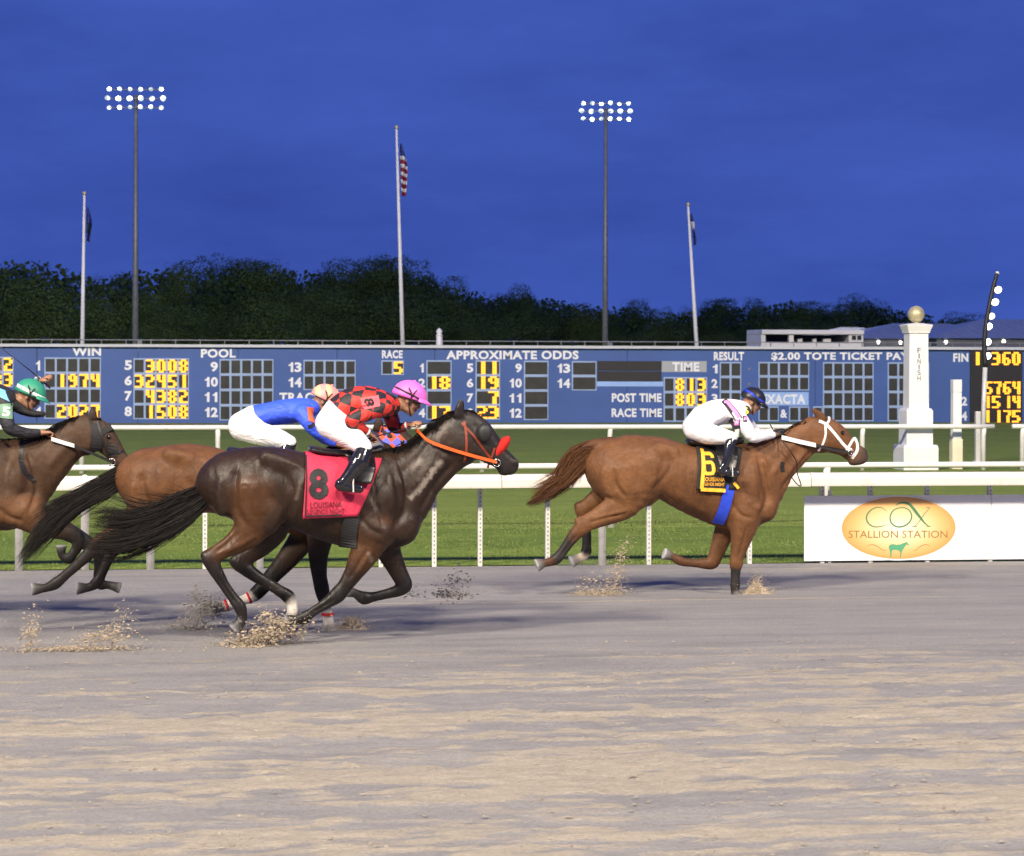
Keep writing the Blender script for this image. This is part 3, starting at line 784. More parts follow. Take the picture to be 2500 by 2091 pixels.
def tote():
    x0, x1 = TP(-160, 900).x, TP(2660, 900).x
    z0, z1 = -0.02, TP(1250, 851).z; zt = TP(1250, 844).z
    # painted face in panels, butted side by side
    n = 12; W = (x1 - x0) / n
    for i in range(n):
        MB().box(x0 + i * W + 0.008, x0 + (i + 1) * W - 0.008, Y_TOTE, Y_TOTE + 0.6, z0, z1).build('face_panel', M['tote_blue'], TB)
    MB().box(x0 - 0.05, x1 + 0.05, Y_TOTE - 0.16, Y_TOTE + 0.7, z1 + 0.003, zt).build('top_trim', M['tote_trim'], TB)
    def plate(name, a, b, c, d, dep, mat, parent=TB, back=0.002):
        p, q = TP(a, c), TP(b, d)
        return MB().box(p.x, q.x, Y_TOTE - dep, Y_TOTE - back, q.z, p.z).build(name, mat, parent)
    def digit(chs, a, b, c, d, parent, dep):
        k = len(chs); bmb = MB(); w = (b - a) / k
        for i, ch in enumerate(chs):
            if ch not in DOT: continue
            gx0, gx1 = a + i * w + w * 0.03, a + (i + 1) * w - w * 0.03
            for r in range(7):
                for q in range(5):
                    if DOT[ch][r][q] == '1':
                        u0, u1 = gx0 + (gx1 - gx0) * q / 5 - 0.15, gx0 + (gx1 - gx0) * (q + 1) / 5 + 0.1
                        v0, v1 = c + (d - c) * r / 7 + 0.15, c + (d - c) * (r + 1) / 7 - 0.15
                        p0, p1 = TP(u0, v0, -dep), TP(u1, v1, -dep); y = Y_TOTE - dep
                        cx, cz, hx, hz = (p0.x + p1.x) / 2, (p0.z + p1.z) / 2, (p1.x - p0.x) / 2, (p0.z - p1.z) / 2
                        bmb.add([(cx + hx * math.copysign(min(1, 1.25 * abs(math.cos(t))), math.cos(t)), y, cz + hz * math.copysign(min(1, 1.25 * abs(math.sin(t))), math.sin(t))) for t in [math.pi * (2 * j + 1) / 8 for j in range(8)]], [tuple(range(8))])
        if bmb.v: bmb.build('amber_digit', M['amber'], parent)
    def grid(a, b, c, d, cols, rows, digits=None, frame=True, gapx=5.2, gapy=6.5):
        """a block of display cells with its raised frame; digits per row"""
        fr = plate('cell_frame', a, b, c, d, 0.02, M['tote_frame'])
        pw, ph = (b - a) / cols, (d - c) / rows
        for r in range(rows):
            for q in range(cols):
                u0, u1 = a + q * pw + gapx / 2 + 0.3, a + (q + 1) * pw - gapx / 2 + 0.3
                v0, v1 = c + r * ph + gapy / 2 + 0.4, c + (r + 1) * ph - gapy / 2 + 0.4
                ce = plate('display_cell', u0, u1, v0, v1, 0.026, M['tote_cell'], TB, 0.021)
                if digits and r < len(digits) and digits[r]:
                    s = digits[r]
                    per = 2 if len(s) == 2 * cols else 1
                    ch = s[q * per:(q + 1) * per]
                    if ch.strip(): digit(ch, u0 - 0.4, u1 + 0.4, v0 - 0.5, v1 + 0.5, ce, 0.032)
    grid(-101, 33, 871, 946, 5, 2, ['   12', '   83'])
    grid(108.5, 246, 873, 1023, 5, 4, ['', ' 1974', '', ' 2027'])
    grid(326, 461, 875, 1024, 5, 4, [' 3008', '32451', ' 4382', ' 1508'])
    grid(536, 667, 877, 1027, 5, 4)
    grid(741, 868, 879, 953, 5, 2)
    grid(931, 986, 880, 916, 2, 1, [' 5'])
    grid(1041, 1102, 880, 1025, 1, 4, ['', '18', '', '17'])
    grid(1161, 1220.5, 880, 1025, 1, 4, ['11', '19', ' 7', '23'])
    grid(1279, 1338.5, 881, 1026, 1, 4)
    grid(1396, 1456, 882, 954, 1, 2)
    plate('message_panel', 1458.5, 1614.5, 882, 905.3, 0.03, M['black']); plate('message_panel', 1458.5, 1614.5, 907, 931, 0.03, M['black'])
    plate('pale_bar', 1457, 1619, 932, 944, 0.015, M['tote_light'])
    plate('grey_plate', 1615.5, 1725, 882, 909, 0.015, M['tote_grey'])
    grid(1620, 1726, 921, 1030, 4, 3, [' 813', ' 803', ''], gapx=6)
    grid(1757, 1809, 884, 1029, 2, 4)
    grid(1851.5, 1975, 884, 954, 5, 2)
    plate('pale_plate', 1852, 1974, 958, 990.5, 0.015, M['tote_light'])
    grid(1851.5, 1901, 992.5, 1029, 2, 1); grid(1926, 1975, 992.5, 1029, 2, 1)
    grid(1985, 2008, 992.5, 1029, 1, 1); grid(2009, 2132, 884.5, 1029, 5, 4); grid(2167, 2268, 885, 1029, 4, 4)
    # the newer dark display at the right end
    db = plate('timing_display', 2368, 2494, 857, 1034, 0.06, M['black'])
    for s, a, b, c, d in (('1', 2373, 2397, 860, 892), ('.', 2399, 2419, 860, 892), ('3', 2420, 2443, 860, 892), ('6', 2446, 2468, 860, 892), ('0', 2470, 2492, 860, 892), ('5', 2404, 2424, 932, 963), ('7', 2425, 2446, 932, 963), ('6', 2448, 2469, 932, 963), ('4', 2471, 2492, 932, 963), ('1', 2402, 2420, 967, 997), ('5', 2421, 2443, 967, 997), ('1', 2452, 2470, 967, 997), ('4', 2471, 2492, 967, 997), ('1', 2400, 2420, 1002, 1032), ('1', 2427, 2447, 1002, 1032), ('7', 2449, 2469, 1002, 1032), ('5', 2470, 2492, 1002, 1032)):
        digit(s, a, b, c, d, db, 0.066)
    def word(s, a, b, c, d, mat=None, bold=0.04, dep=0.006):
        if len(s) == 2 and s[0] == '1':
            w = (b - a); word('1', a, a + w * .36, c, d, mat, bold, dep); word(s[1], a + w * (.46 if s[1] != '1' else .6), b if s[1] != '1' else a + w * .96, c, d, mat, bold, dep); return
        if s == '1':      # a flagged figure one
            uv1 = [(.45, 0), (1, 0), (1, 1), (.55, 1), (.45, .86), (0, .74), (0, .60), (.45, .66)]
            P = [TP(a + u * (b - a), d - v * (d - c)) for u, v in uv1]
            mesh_obj('lettering', [(p.x, Y_TOTE - dep, p.z) for p in P], [(0, 1, 2, 3, 4, 7), (4, 5, 6, 7)], mat or M['letter_white'], TB); return
        uv, fs, asp = text_mesh(s, bold)
        P = [TP(a + u * (b - a), d - v * (d - c)) for u, v in uv]
        mesh_obj('lettering', [(p.x, Y_TOTE - dep, p.z) for p in P], fs, mat or M['letter_white'], TB)
    word('WIN', 176, 247, 848.5, 869.5); word('POOL', 490.5, 575.5, 852.5, 874); word('RACE', 932.5, 983, 855.5, 875.5)
    word('APPROXIMATE ODDS', 1089.5, 1412.5, 856.5, 878); word('RESULT', 1742.5, 1816.5, 859.5, 880.5)
    word('$2.00 TOTE TICKET PAYS', 1883, 2232, 860.5, 882); word('FIN', 2327, 2364, 863, 884)
    word('TRACK', 682, 790, 959, 982); word('POST TIME', 1493.5, 1615, 960.5, 982.5); word('RACE TIME', 1493, 1616, 997.5, 1019)
    word('TIME', 1641, 1707, 885, 907, dep=0.019); word('EXACTA', 1860, 1966, 963, 987, dep=0.019); word('&', 1905, 1922, 1000, 1021)
    for s, x, ys in (('1234', 93, 893), ('5678', 313, 892)):
        for i, c in enumerate(s): word(c, x - (5 if c == '1' else 9), x + (5 if c == '1' else 9), ys - 12 + i * 37.6, ys + 12 + i * 37.6)
    for i, c in enumerate(('9', '10', '11', '12')):
        w = 9 if c == '9' else 16; xc = 523 if c == '9' else 516
        word(c, xc - w, xc + w, 884 + i * 37, 908 + i * 37)
    for i, c in enumerate(('13', '14')): word(c, 704.5, 736, 885 + i * 37, 909 + i * 37)
    for s, x in (('1234', 1030), ('5678', 1147.5)):
        for i, c in enumerate(s): word(c, x - (4.5 if c == '1' else 8), x + (4.5 if c == '1' else 8), 888 + i * 36.6, 910 + i * 36.6)
    for i, c in enumerate(('9', '10', '11', '12')):
        w = 8 if c == '9' else 15; xc = 1266 if c == '9' else 1259
        word(c, xc - w, xc + w, 888 + i * 36.6, 910.5 + i * 36.6)
    for i, c in enumerate(('13', '14')): word(c, 1361, 1392, 888.5 + i * 36.6, 911 + i * 36.6)
    for i, c in enumerate('123'): word(c, 1737 if c != '1' else 1740, 1752, 890 + i * 36, 912 + i * 36)
    for c, y in (('2', 980), ('4', 1016)): word(c, 2347, 2361, y - 11, y + 11)
    # vent holes between the blocks
    for x, y in ((1829.5, 901), (1829.5, 938)): plate('vent', x - 2.5, x + 2.5, y - 2.5, y + 2.5, 0.01, M['hole'])
tote()

# ------------------------------------------------------------------ finish post and its neighbours
M['stone_white'] = paint('white_column_paint', rgb(0.78, 0.78, 0.77), 0.5, 0.05, 2, dirt=rgb(0.7, 0.7, 0.66))
M['gold'] = paint('weathered_gilt', rgb(0.52, 0.46, 0.28), 0.45, 0.25, 6, metal=0.35)
def finish_post():
    Y = Y_C + 0.45; C = Crop(2180, 640, 3.377, Y)
    cx = C.pt(190, 1000).x; t = empty('finish_post', (cx, Y, 0), 'white square finish column topped by a gilt ball, right side of the picture', 'finish post')
    def sq(rows, name, mat):
        b = MB(); vs = []
        for w, y in rows:
            h = C.len(190, 900, w); z = C.pt(190, y).z
            vs += [(cx - h, Y - h, z), (cx + h, Y - h, z), (cx + h, Y + h, z), (cx - h, Y + h, z)]
        k = len(rows)
        b.add(vs, [(4 * i + j, 4 * i + (j + 1) % 4, 4 * i + 4 + (j + 1) % 4, 4 * i + 4 + j) for i in range(k - 1) for j in range(4)] + [(3, 2, 1, 0), tuple(4 * (k - 1) + j for j in range(4))])
        o = b.build(name, mat, t)
        bv = o.modifiers.new('bevel', 'BEVEL'); bv.width = 0.012; bv.segments = 2
        return o
    zg = C.oy + 0
    sq([(148, 1712), (148, 1530), (140, 1505)], 'plinth', M['stone_white'])
    sq([(112, 1505), (112, 1225), (100, 1205)], 'pedestal', M['stone_white'])
    sq([(85, 1205), (80, 590)], 'shaft', M['stone_white'])
    sq([(90, 590), (92, 575), (108, 530), (112, 520), (40, 505)], 'capital', M['stone_white'])
    z = C.pt(190, 505).z; rb = C.len(190, 430, 70); zc = C.pt(190, 432).z
    MB().lathe((cx, Y, 0), [(0.05, z - 0.01), (0.07, z), (0.045, z + 0.03), (0.05, zc - rb * 0.96)], 16).build('neck', M['gold'], t, True)
    MB().ball((cx, Y, zc), rb, 24, 16).build('ball', M['gold'], t, True)
    for i, c in enumerate('FINISH'):
        uv, fs, asp = text_mesh(c, 0.0)
        h = 20; yc = 728 + i * 46; P = [C.pt(190 + (u - 0.5) * (27 if c != 'I' else 8), yc - (v - 0.5) * 2 * h) for u, v in uv]
        yy = Y - C.len(190, 900, 80) - 0.012
        mesh_obj('lettering', [(p.x, yy, p.z) for p in P], fs, paint('faded_black_lettering', rgb(.10, .10, .105), .6), t)
finish_post()
def marker_post():
    Y = Y_C + 0.4; C = Crop(2180, 640, 3.377, Y); cx = C.pt(522, 1000).x
    t = empty('marker_post', (cx, Y, 0), 'short white square post on a padded foot, between the finish column and the dark display', 'post')
    h = C.len(522, 1200, 36)
    MB().bbox(cx - h, cx + h, Y - h, Y + h, C.pt(522, 1455).z, C.pt(522, 1075).z, 0.008).build('shaft', M['stone_white'], t)
    MB().bbox(cx - h * 1.05, cx + h * 1.05, Y - h * 1.05, Y + h * 1.05, C.pt(522, 1074).z, C.pt(522, 970).z, 0.01).build('cap', M['pole_white'], t)
    MB().bbox(cx - h * 1.25, cx + h * 1.25, Y - h * 1.25, Y + h * 1.25, 0, C.pt(522, 1456).z, 0.02).build('foot_pad', paint('cream_pad', rgb(0.72, 0.68, 0.5), 0.6, 0.1), t)
marker_post()
def light_pole():
    Y = Y_C + 5.0; C = Crop(2180, 640, 3.377, Y)
    base = C.pt(742, 1345); base.z = 0
    t = empty('leaning_light_pole', base, 'leaning dark pole strung with six lit lamps in front of the dark display', 'light pole')
    pts = [base, C.pt(748, 1200), C.pt(760, 870)]
    MB().tube(pts, C.len(750, 900, 20), 10).build('lower_pole', M['galv'], t, True)
    pts = [C.pt(762, 868), C.pt(755, 650), C.pt(780, 440), C.pt(825, 220), C.pt(858, 96)]
    pts = [Vector(p) for p in smooth_path(pts, 4)]
    MB().tube(pts, [C.len(750, 500, 22 - 6 * i / len(pts)) for i in range(len(pts))], 8).build('upper_pole', M['black'], t, True)
    MB().ball(C.pt(860, 92), C.len(800, 100, 17), 10, 8).build('tip', M['galv'], t, True)
    for x, y in ((868, 230), (843, 332), (813, 448), (790, 532), (782, 660), (780, 775)):
        p = C.pt(x, y); r = C.len(x, y, 32)
        ho = MB().lathe((0, 0, 0), [(0.02, 0.16), (r * 0.5, 0.14), (r * 0.8, 0.07), (r * 1.05, 0.0), (r * 1.0, -0.01)], 14)
        vs = []
        rot = Matrix.Rotation(math.radians(-68), 3, 'X')
        for v in ho.v: q = rot @ Vector(v); vs.append(p + q)
        h = mesh_obj('lamp_shade', vs, ho.f, M['black'], t, True)
        bl = MB().ball((0, 0, 0.0), r * 0.95, 12, 8, (1, 1, 0.45)); mesh_obj('bulb', [p + rot @ Vector(v) for v in bl.v], bl.f, M['lamp'], h, True)
light_pole()
def grey_stub():
    Y = Y_C + 2.0; p = V(2387, 1005, Y); q = V(2374, 1033, Y)
    t = empty('grey_stake', (p.x, Y, 0), 'thin grey stake beside the leaning light pole', 'stake')
    w = 6 * mpp(2387, 1010, Y)
    MB().bbox(p.x - w, p.x + w, Y - w, Y + w, 0, p.z, 0.01).build('shaft', M['galv'], t)
    MB().bbox(p.x - w * 1.6, p.x + w * 1.6, Y - w * 1.6, Y + w * 1.6, 0, 0.12, 0.01).build('foot', M['galv'], t)
grey_stub()
def finial():
    Y = Y_TOTE + 1.6; C = Crop(850, 800, 2.4706, Y); b = C.pt(549, 102); s = C.len(549, 50, 1)
    t = empty('white_statuette', (b.x, Y, 0), 'small white bottle shaped marker standing up behind the tote board', 'marker')
    MB().lathe((b.x, Y, 0), [(20 * s, 0), (20 * s, b.z), (19 * s, b.z + 55 * s), (15 * s, b.z + 68 * s), (20 * s, b.z + 76 * s), (14 * s, b.z + 88 * s), (7 * s, b.z + 96 * s), (0.001, b.z + 98 * s)], 14).build('body', M['pole_white'], t, True)
    MB().lathe((b.x, Y, 0), [(21 * s, b.z + 50 * s), (22 * s, b.z + 53 * s), (21 * s, b.z + 56 * s)], 14).build('band', M['galv'], t, True)
finial()

# ------------------------------------------------------------------ flagpoles
def flagpole(top, bot, d, label, kind):
    a, b = V(*top, d), V(*bot, d); b2 = b + (b - a) * ((b.z - 0) / (a.z - b.z)); b2.z = 0
    t = empty('flagpole', b2, label, 'flagpole', 'flagpoles behind the tote board')
    MB().tube([b2, (b2 + a) / 2, a], [0.105, 0.085, 0.05], 10).build('pole', M['pole_white'], t, True)
    MB().ball(a + Vector((0, 0, 0.08)), 0.09, 10, 8).build('finial', M['gold'], t, True)
    return t, a, b2
def hanging_flag(name, label, p_top, p_bot, width, mats, seedv):
    """limp cloth: a folded sheet hanging from its hoist, in stripes"""
    rnd = random.Random(seedv)
    t = empty(name, p_top, label, 'flag')
    n, m = len(mats), 9; L = (p_bot - p_top)
    W = [0.25, 0.6, 1.0, 1.0, 0.85, 0.75, 0.55]
    def pt(u, v):
        w = np.interp(v, np.linspace(0, 1, 7), W) * width
        fold = math.sin(u * 7 + v * 5) * 0.16 + math.sin(v * 9 + u * 3) * 0.07
        return p_top + L * v + Vector((0.06 + u * w, fold - 0.05, -u * w * 0.45 * (1 - v * 0.3)))
    for i, mt in enumerate(mats):
        vs = [pt(k / m, v) for v in np.linspace(i / n, (i + 1) / n, 4) for k in range(m + 1)]
        fs = [(r * (m + 1) + k, r * (m + 1) + k + 1, (r + 1) * (m + 1) + k + 1, (r + 1) * (m + 1) + k) for r in range(3) for k in range(m)]
        o = mesh_obj('stripe' if i else 'canton', vs, fs, mt, t, True)
        so = o.modifiers.new('thickness', 'SOLIDIFY'); so.thickness = 0.012
cr, cw, cb = paint('flag_red', srgb(128, 30, 48), 0.8, 0.2), paint('flag_white', rgb(0.6, 0.6, 0.62), 0.8), paint('flag_blue', srgb(44, 58, 130), 0.8, 0.2)
flagpole((968, 316), (983, 845), 105, 'tall white flagpole in the centre with the striped flag', 'tall')
hanging_flag('striped_flag', 'limp red and white striped flag with a blue corner on the tall centre pole', V(973, 350, 105), V(976, 478, 105), 0.30, [cb, cb, cb, cw, cr, cw, cr, cw, cr, cw, cr, cw, cr], 1)
flagpole((206, 477), (201, 835), 104, 'shorter white flagpole at the far left with a dark flag', 'short')
hanging_flag('dark_flag', 'limp dark blue flag on the leftmost pole', V(208, 505, 104), V(208, 590, 104), 0.22, [cb, cb, paint('flag_teal', srgb(40, 60, 90), 0.8), cb], 2)
flagpole((1680, 504), (1701, 848), 106, 'shorter white flagpole right of centre, leaning slightly left', 'short')
hanging_flag('pale_flag', 'limp blue and pale flag wrapped round the pole right of centre', V(1683, 522, 106), V(1689, 598, 106), 0.14, [cb, cw, cb, cb], 3)

# ------------------------------------------------------------------ low fence behind the tote board
def back_fence():
    Y = 96.0; t = empty('back_fence', (0, Y, 0), 'thin dark railing running behind the top of the tote board', 'fence')
    z = V(1250, 834, Y).z; z2 = V(1250, 846, Y).z
    MB().tube([(-40, Y, z), (60, Y, z)], 0.022, 6).build('top_wire', M['dark_steel'], t)
    MB().tube([(-40, Y, z2), (60, Y, z2)], 0.022, 6).build('lower_wire', M['dark_steel'], t)
    for x in np.arange(-22, 44, 1.05 * 0.9): MB().tube([(x, Y, 0), (x, Y, z + 0.03)], 0.022, 6).build('post', M['dark_steel'], t)
back_fence()

# ------------------------------------------------------------------ booth and barns at the right
def booth():
    Y = 118.0; C = Crop(1700, 640, 2.625, Y)
    a, b = C.pt(415, 434), C.pt(1070, 545); zt = a.z; sc = C.len(700, 500, 1)
    t = empty('viewing_booth', ((a.x + b.x) / 2, Y, 0), 'long white flat roofed booth with open bays and small windows behind the board', 'booth')
    white = paint('booth_white', rgb(0.76, 0.76, 0.76), 0.6, 0.06, 1); inner = paint('booth_interior', rgb(0.16, 0.165, 0.175), 0.7, 0.2, 1)
    dpt = 3.0
    MB().bbox(a.x, b.x, Y - 0.15, Y + dpt, C.pt(500, 464).z, zt, 0.03).build('roof', white, t)
    MB().box(a.x, a.x + 30 * sc, Y, Y + dpt, 0, C.pt(500, 465).z).build('side_wall', white, t)
    MB().box(b.x - 95 * sc, b.x, Y, Y + dpt, 0, C.pt(500, 465).z).build('cabin_wall', white, t)
    MB().box(a.x + 31 * sc, b.x - 96 * sc, Y + dpt - 0.1, Y + dpt, 0, C.pt(500, 465).z).build('back_wall', inner, t)
    MB().box(a.x + 31 * sc, b.x - 96 * sc, Y, Y + 0.12, 0, C.pt(500, 512).z).build('parapet', white, t)
    MB().box(C.pt(595, 500).x, C.pt(625, 500).x, Y + 0.02, Y + 0.3, 0, C.pt(500, 465).z).build('pillar', white, t)
    gl = paint('booth_glass', rgb(0.03, 0.035, 0.04), 0.15)
    for u in ((995, 1022), (1030, 1056)):
        p, q = C.pt(u[0], 472), C.pt(u[1], 500)
        f = MB().bbox(p.x - 0.04, q.x + 0.04, Y - 0.03, Y - 0.004, q.z - 0.04, p.z + 0.04, 0.005).build('window_frame', white, t)
        MB().box(p.x, q.x, Y - 0.045, Y - 0.033, q.z, p.z).build('pane', gl, f)
    for u, wd in ((685, 16), (860, 25), (780, 12)):
        p = C.pt(u, 508); MB().bbox(p.x - wd * sc, p.x + wd * sc, Y + 0.6, Y + 0.9, 0.0, C.pt(u, 490).z, 0.02).build('seat_back', white, t)
booth()
M['roof_metal'] = paint('grey_roof_metal', rgb(0.46, 0.48, 0.52), 0.55, 0.10, 0.6, stretch=(4, 1, 1))
M['barn_wall'] = paint('barn_wall', rgb(0.24, 0.25, 0.28), 0.8, 0.15, 0.7)
def barn(d, x0, x1, yr, ye, xr0, xr1, label, lamps, dep=14):
    """hipped barn: eave corners x0..x1 at ye, ridge xr0..xr1 at yr (photo pixels)"""
    a, b = V(x0, ye, d), V(x1, ye, d); r0, r1 = V(xr0, yr, d + dep / 2), V(xr1, yr, d + dep / 2)
    t = empty('barn', ((a.x + b.x) / 2, d, 0), label, 'barn', 'barns behind the tote board')
    ze, zr = a.z, r0.z
    MB().box(a.x + 0.5, b.x - 0.5, d + 0.5, d + dep - 0.5, 0, ze - 0.02).build('wall', M['barn_wall'], t)
    P = [(a.x, d, ze), (b.x, d, ze), (b.x, d + dep, ze), (a.x, d + dep, ze), (r0.x, d + dep / 2, zr), (r1.x, d + dep / 2, zr)]
    o = mesh_obj('roof', P, [(0, 1, 5, 4), (1, 2, 5), (2, 3, 4, 5), (3, 0, 4), (3, 2, 1, 0)], M['roof_metal'], t)
    sm = MB()
    for k in range(1, 24):
        f = k / 24; x = a.x + (b.x - a.x) * f
        lo = Vector((x, d - 0.02, ze + 0.02)); 
        if r0.x <= x <= r1.x: hi = Vector((x, d + dep / 2, zr + 0.03))
        elif x < r0.x: g = (x - a.x) / (r0.x - a.x); hi = Vector((x, d + dep / 2 * g, ze + (zr - ze) * g + 0.03))
        else: g = (b.x - x) / max(b.x - r1.x, 0.01); hi = Vector((x, d + dep / 2 * g, ze + (zr - ze) * g + 0.03))
        sm.tube([lo, hi], 0.03, 4)
    sm.build('roof_seams', M['roof_metal'], o)
    for lx, ly in lamps:
        p = V(lx, ly, d - 0.1)
        l_ = MB().bbox(p.x - 0.12, p.x + 0.12, d - 0.05, d + 0.55, p.z + 0.18, p.z + 0.28, 0.02).build('lamp_bracket', M['dark_steel'], t)
        MB().ball((p.x, d - 0.15, p.z), 0.14, 12, 8, (1, 0.7, 1.0)).build('lamp', M['lamp_soft'], l_, True)
barn(176, 2098, 2420, 790, 827, 2180, 2318, 'grey roofed barn directly behind the finish column', [(2144, 836), (2198, 837)])
barn(168, 2276, 2720, 780, 826, 2400, 2600, 'grey roofed barn at the right edge behind the leaning lights', [(2309, 836), (2450, 834)])
barn(190, 1990, 2160, 800, 832, 2050, 2110, 'low grey barn roof just right of the white booth', [])

# ------------------------------------------------------------------ far wood
def leaf_material():
    m, n, l, p = nmat('far_foliage')
    oi = n.new('ShaderNodeObjectInfo')
    t = noise(n, l, 0.45, 4, 0.6); t2 = noise(n, l, 2.5, 3, 0.6)
    c = ramp(n, l, t.outputs[0], [(0.3, rgb(0.050, 0.080, 0.030)), (0.55, rgb(0.080, 0.120, 0.042)), (0.75, rgb(0.115, 0.155, 0.055))])
    r = ramp(n, l, oi.outputs['Random'], [(0.0, (0.65, 0.72, 0.75, 1)), (1.0, (1.25, 1.2, 1.0, 1))])
    r2 = ramp(n, l, t2.outputs[0], [(0.3, (0.85, 0.85, 0.85, 1)), (0.7, (1.15, 1.15, 1.1, 1))])
    l.new(mixc(n, l, 1.0, mixc(n, l, 1.0, c.outputs[0], r.outputs[0], 'MULTIPLY'), r2.outputs[0], 'MULTIPLY'), p.inputs['Base Color'])
    p.inputs['Roughness'].default_value = 0.8; p.inputs['Specular IOR Level'].default_value = 0.1
    return m
M['leaf'] = leaf_material(); M['bark'] = paint('bark', rgb(0.05, 0.04, 0.03), 0.9, 0.3, 3)
def crown_mesh(seedv, nl=17000):
    """leaf clumps on a crown of several uneven lobes; unit height 1, trunk foot at 0"""
    r = np.random.default_rng(seedv); k = r.integers(9, 14)
    lob = [(r.normal(0, 0.17), r.normal(0, 0.15), r.uniform(0.38, 0.84), r.uniform(0.12, 0.24)) for _ in range(k)] + [(0, 0, 0.5, 0.28), (0.05, 0, 0.78, 0.18)]
    w = np.array([q[3] ** 2 for q in lob]); w /= w.sum()
    i = r.choice(len(lob), nl, p=w); L = np.array(lob)[i]
    d = r.normal(0, 1, (nl, 3)); d /= np.linalg.norm(d, axis=1)[:, None]
    rad = L[:, 3] * (0.80 + 0.24 * r.random(nl) ** 0.6) * (1 + 0.15 * np.sin(d[:, 0] * 7 + i) + 0.12 * np.sin(d[:, 2] * 9 + 2 * i))
    c = L[:, :3] + d * rad[:, None] * np.array([1.05, 1.0, 0.85]); s = r.uniform(0.0055, 0.0125, nl)[:, None]
    nrm = d * 1.6 + np.array([0, 0, .25]) + r.normal(0, 0.42, (nl, 3)); a = r.normal(0, 1, (nl, 3))
    b = np.cross(nrm, a); b /= np.linalg.norm(b, axis=1)[:, None]; a = np.cross(b, nrm); a /= np.linalg.norm(a, axis=1)[:, None]
    P = np.stack([c - a * s, c - b * s * .7, c + a * s, c + b * s * .7], 1).reshape(-1, 3).tolist(); Fc = np.arange(4 * nl).reshape(-1, 4).tolist()
    me = bpy.data.meshes.new('crown'); me.from_pydata(P, [], Fc); me.materials.append(M['leaf'])
    b = MB(); b.tube([(0, 0, 0), (0.005, 0, 0.25), (0.01, 0.01, 0.5), (0.0, 0, 0.75)], [0.03, 0.022, 0.016, 0.006], 7)
    for x, y, z, R in lob[:7]: b.tube([(0.005, 0, 0.3 + 0.1 * r.random()), (x * 0.6, y * 0.6, z * 0.8), (x, y, z)], [0.012, 0.008, 0.003], 5)
    tm = bpy.data.meshes.new('trunk'); tm.from_pydata(b.v, [], b.f); tm.materials.append(M['bark'])
    return me, tm
PROF = [(-60, 630), (0, 628), (70, 620), (150, 622), (240, 640), (300, 628), (380, 635), (430, 630), (500, 645), (560, 640), (615, 634), (643, 617), (700, 632), (760, 636), (800, 650), (850, 655), (900, 640), (932, 626), (975, 648), (1020, 655), (1050, 648), (1085, 676), (1120, 690), (1170, 694), (1220, 704), (1285, 706), (1350, 712), (1410, 722), (1480, 735), (1545, 742), (1610, 746), (1680, 744), (1745, 718), (1800, 728), (1850, 738), (1930, 718), (1990, 740), (2050, 745), (2110, 728), (2160, 742), (2210, 745), (2270, 752), (2330, 770), (2385, 776), (2440, 786), (2500, 785), (2560, 780), (2640, 785)]
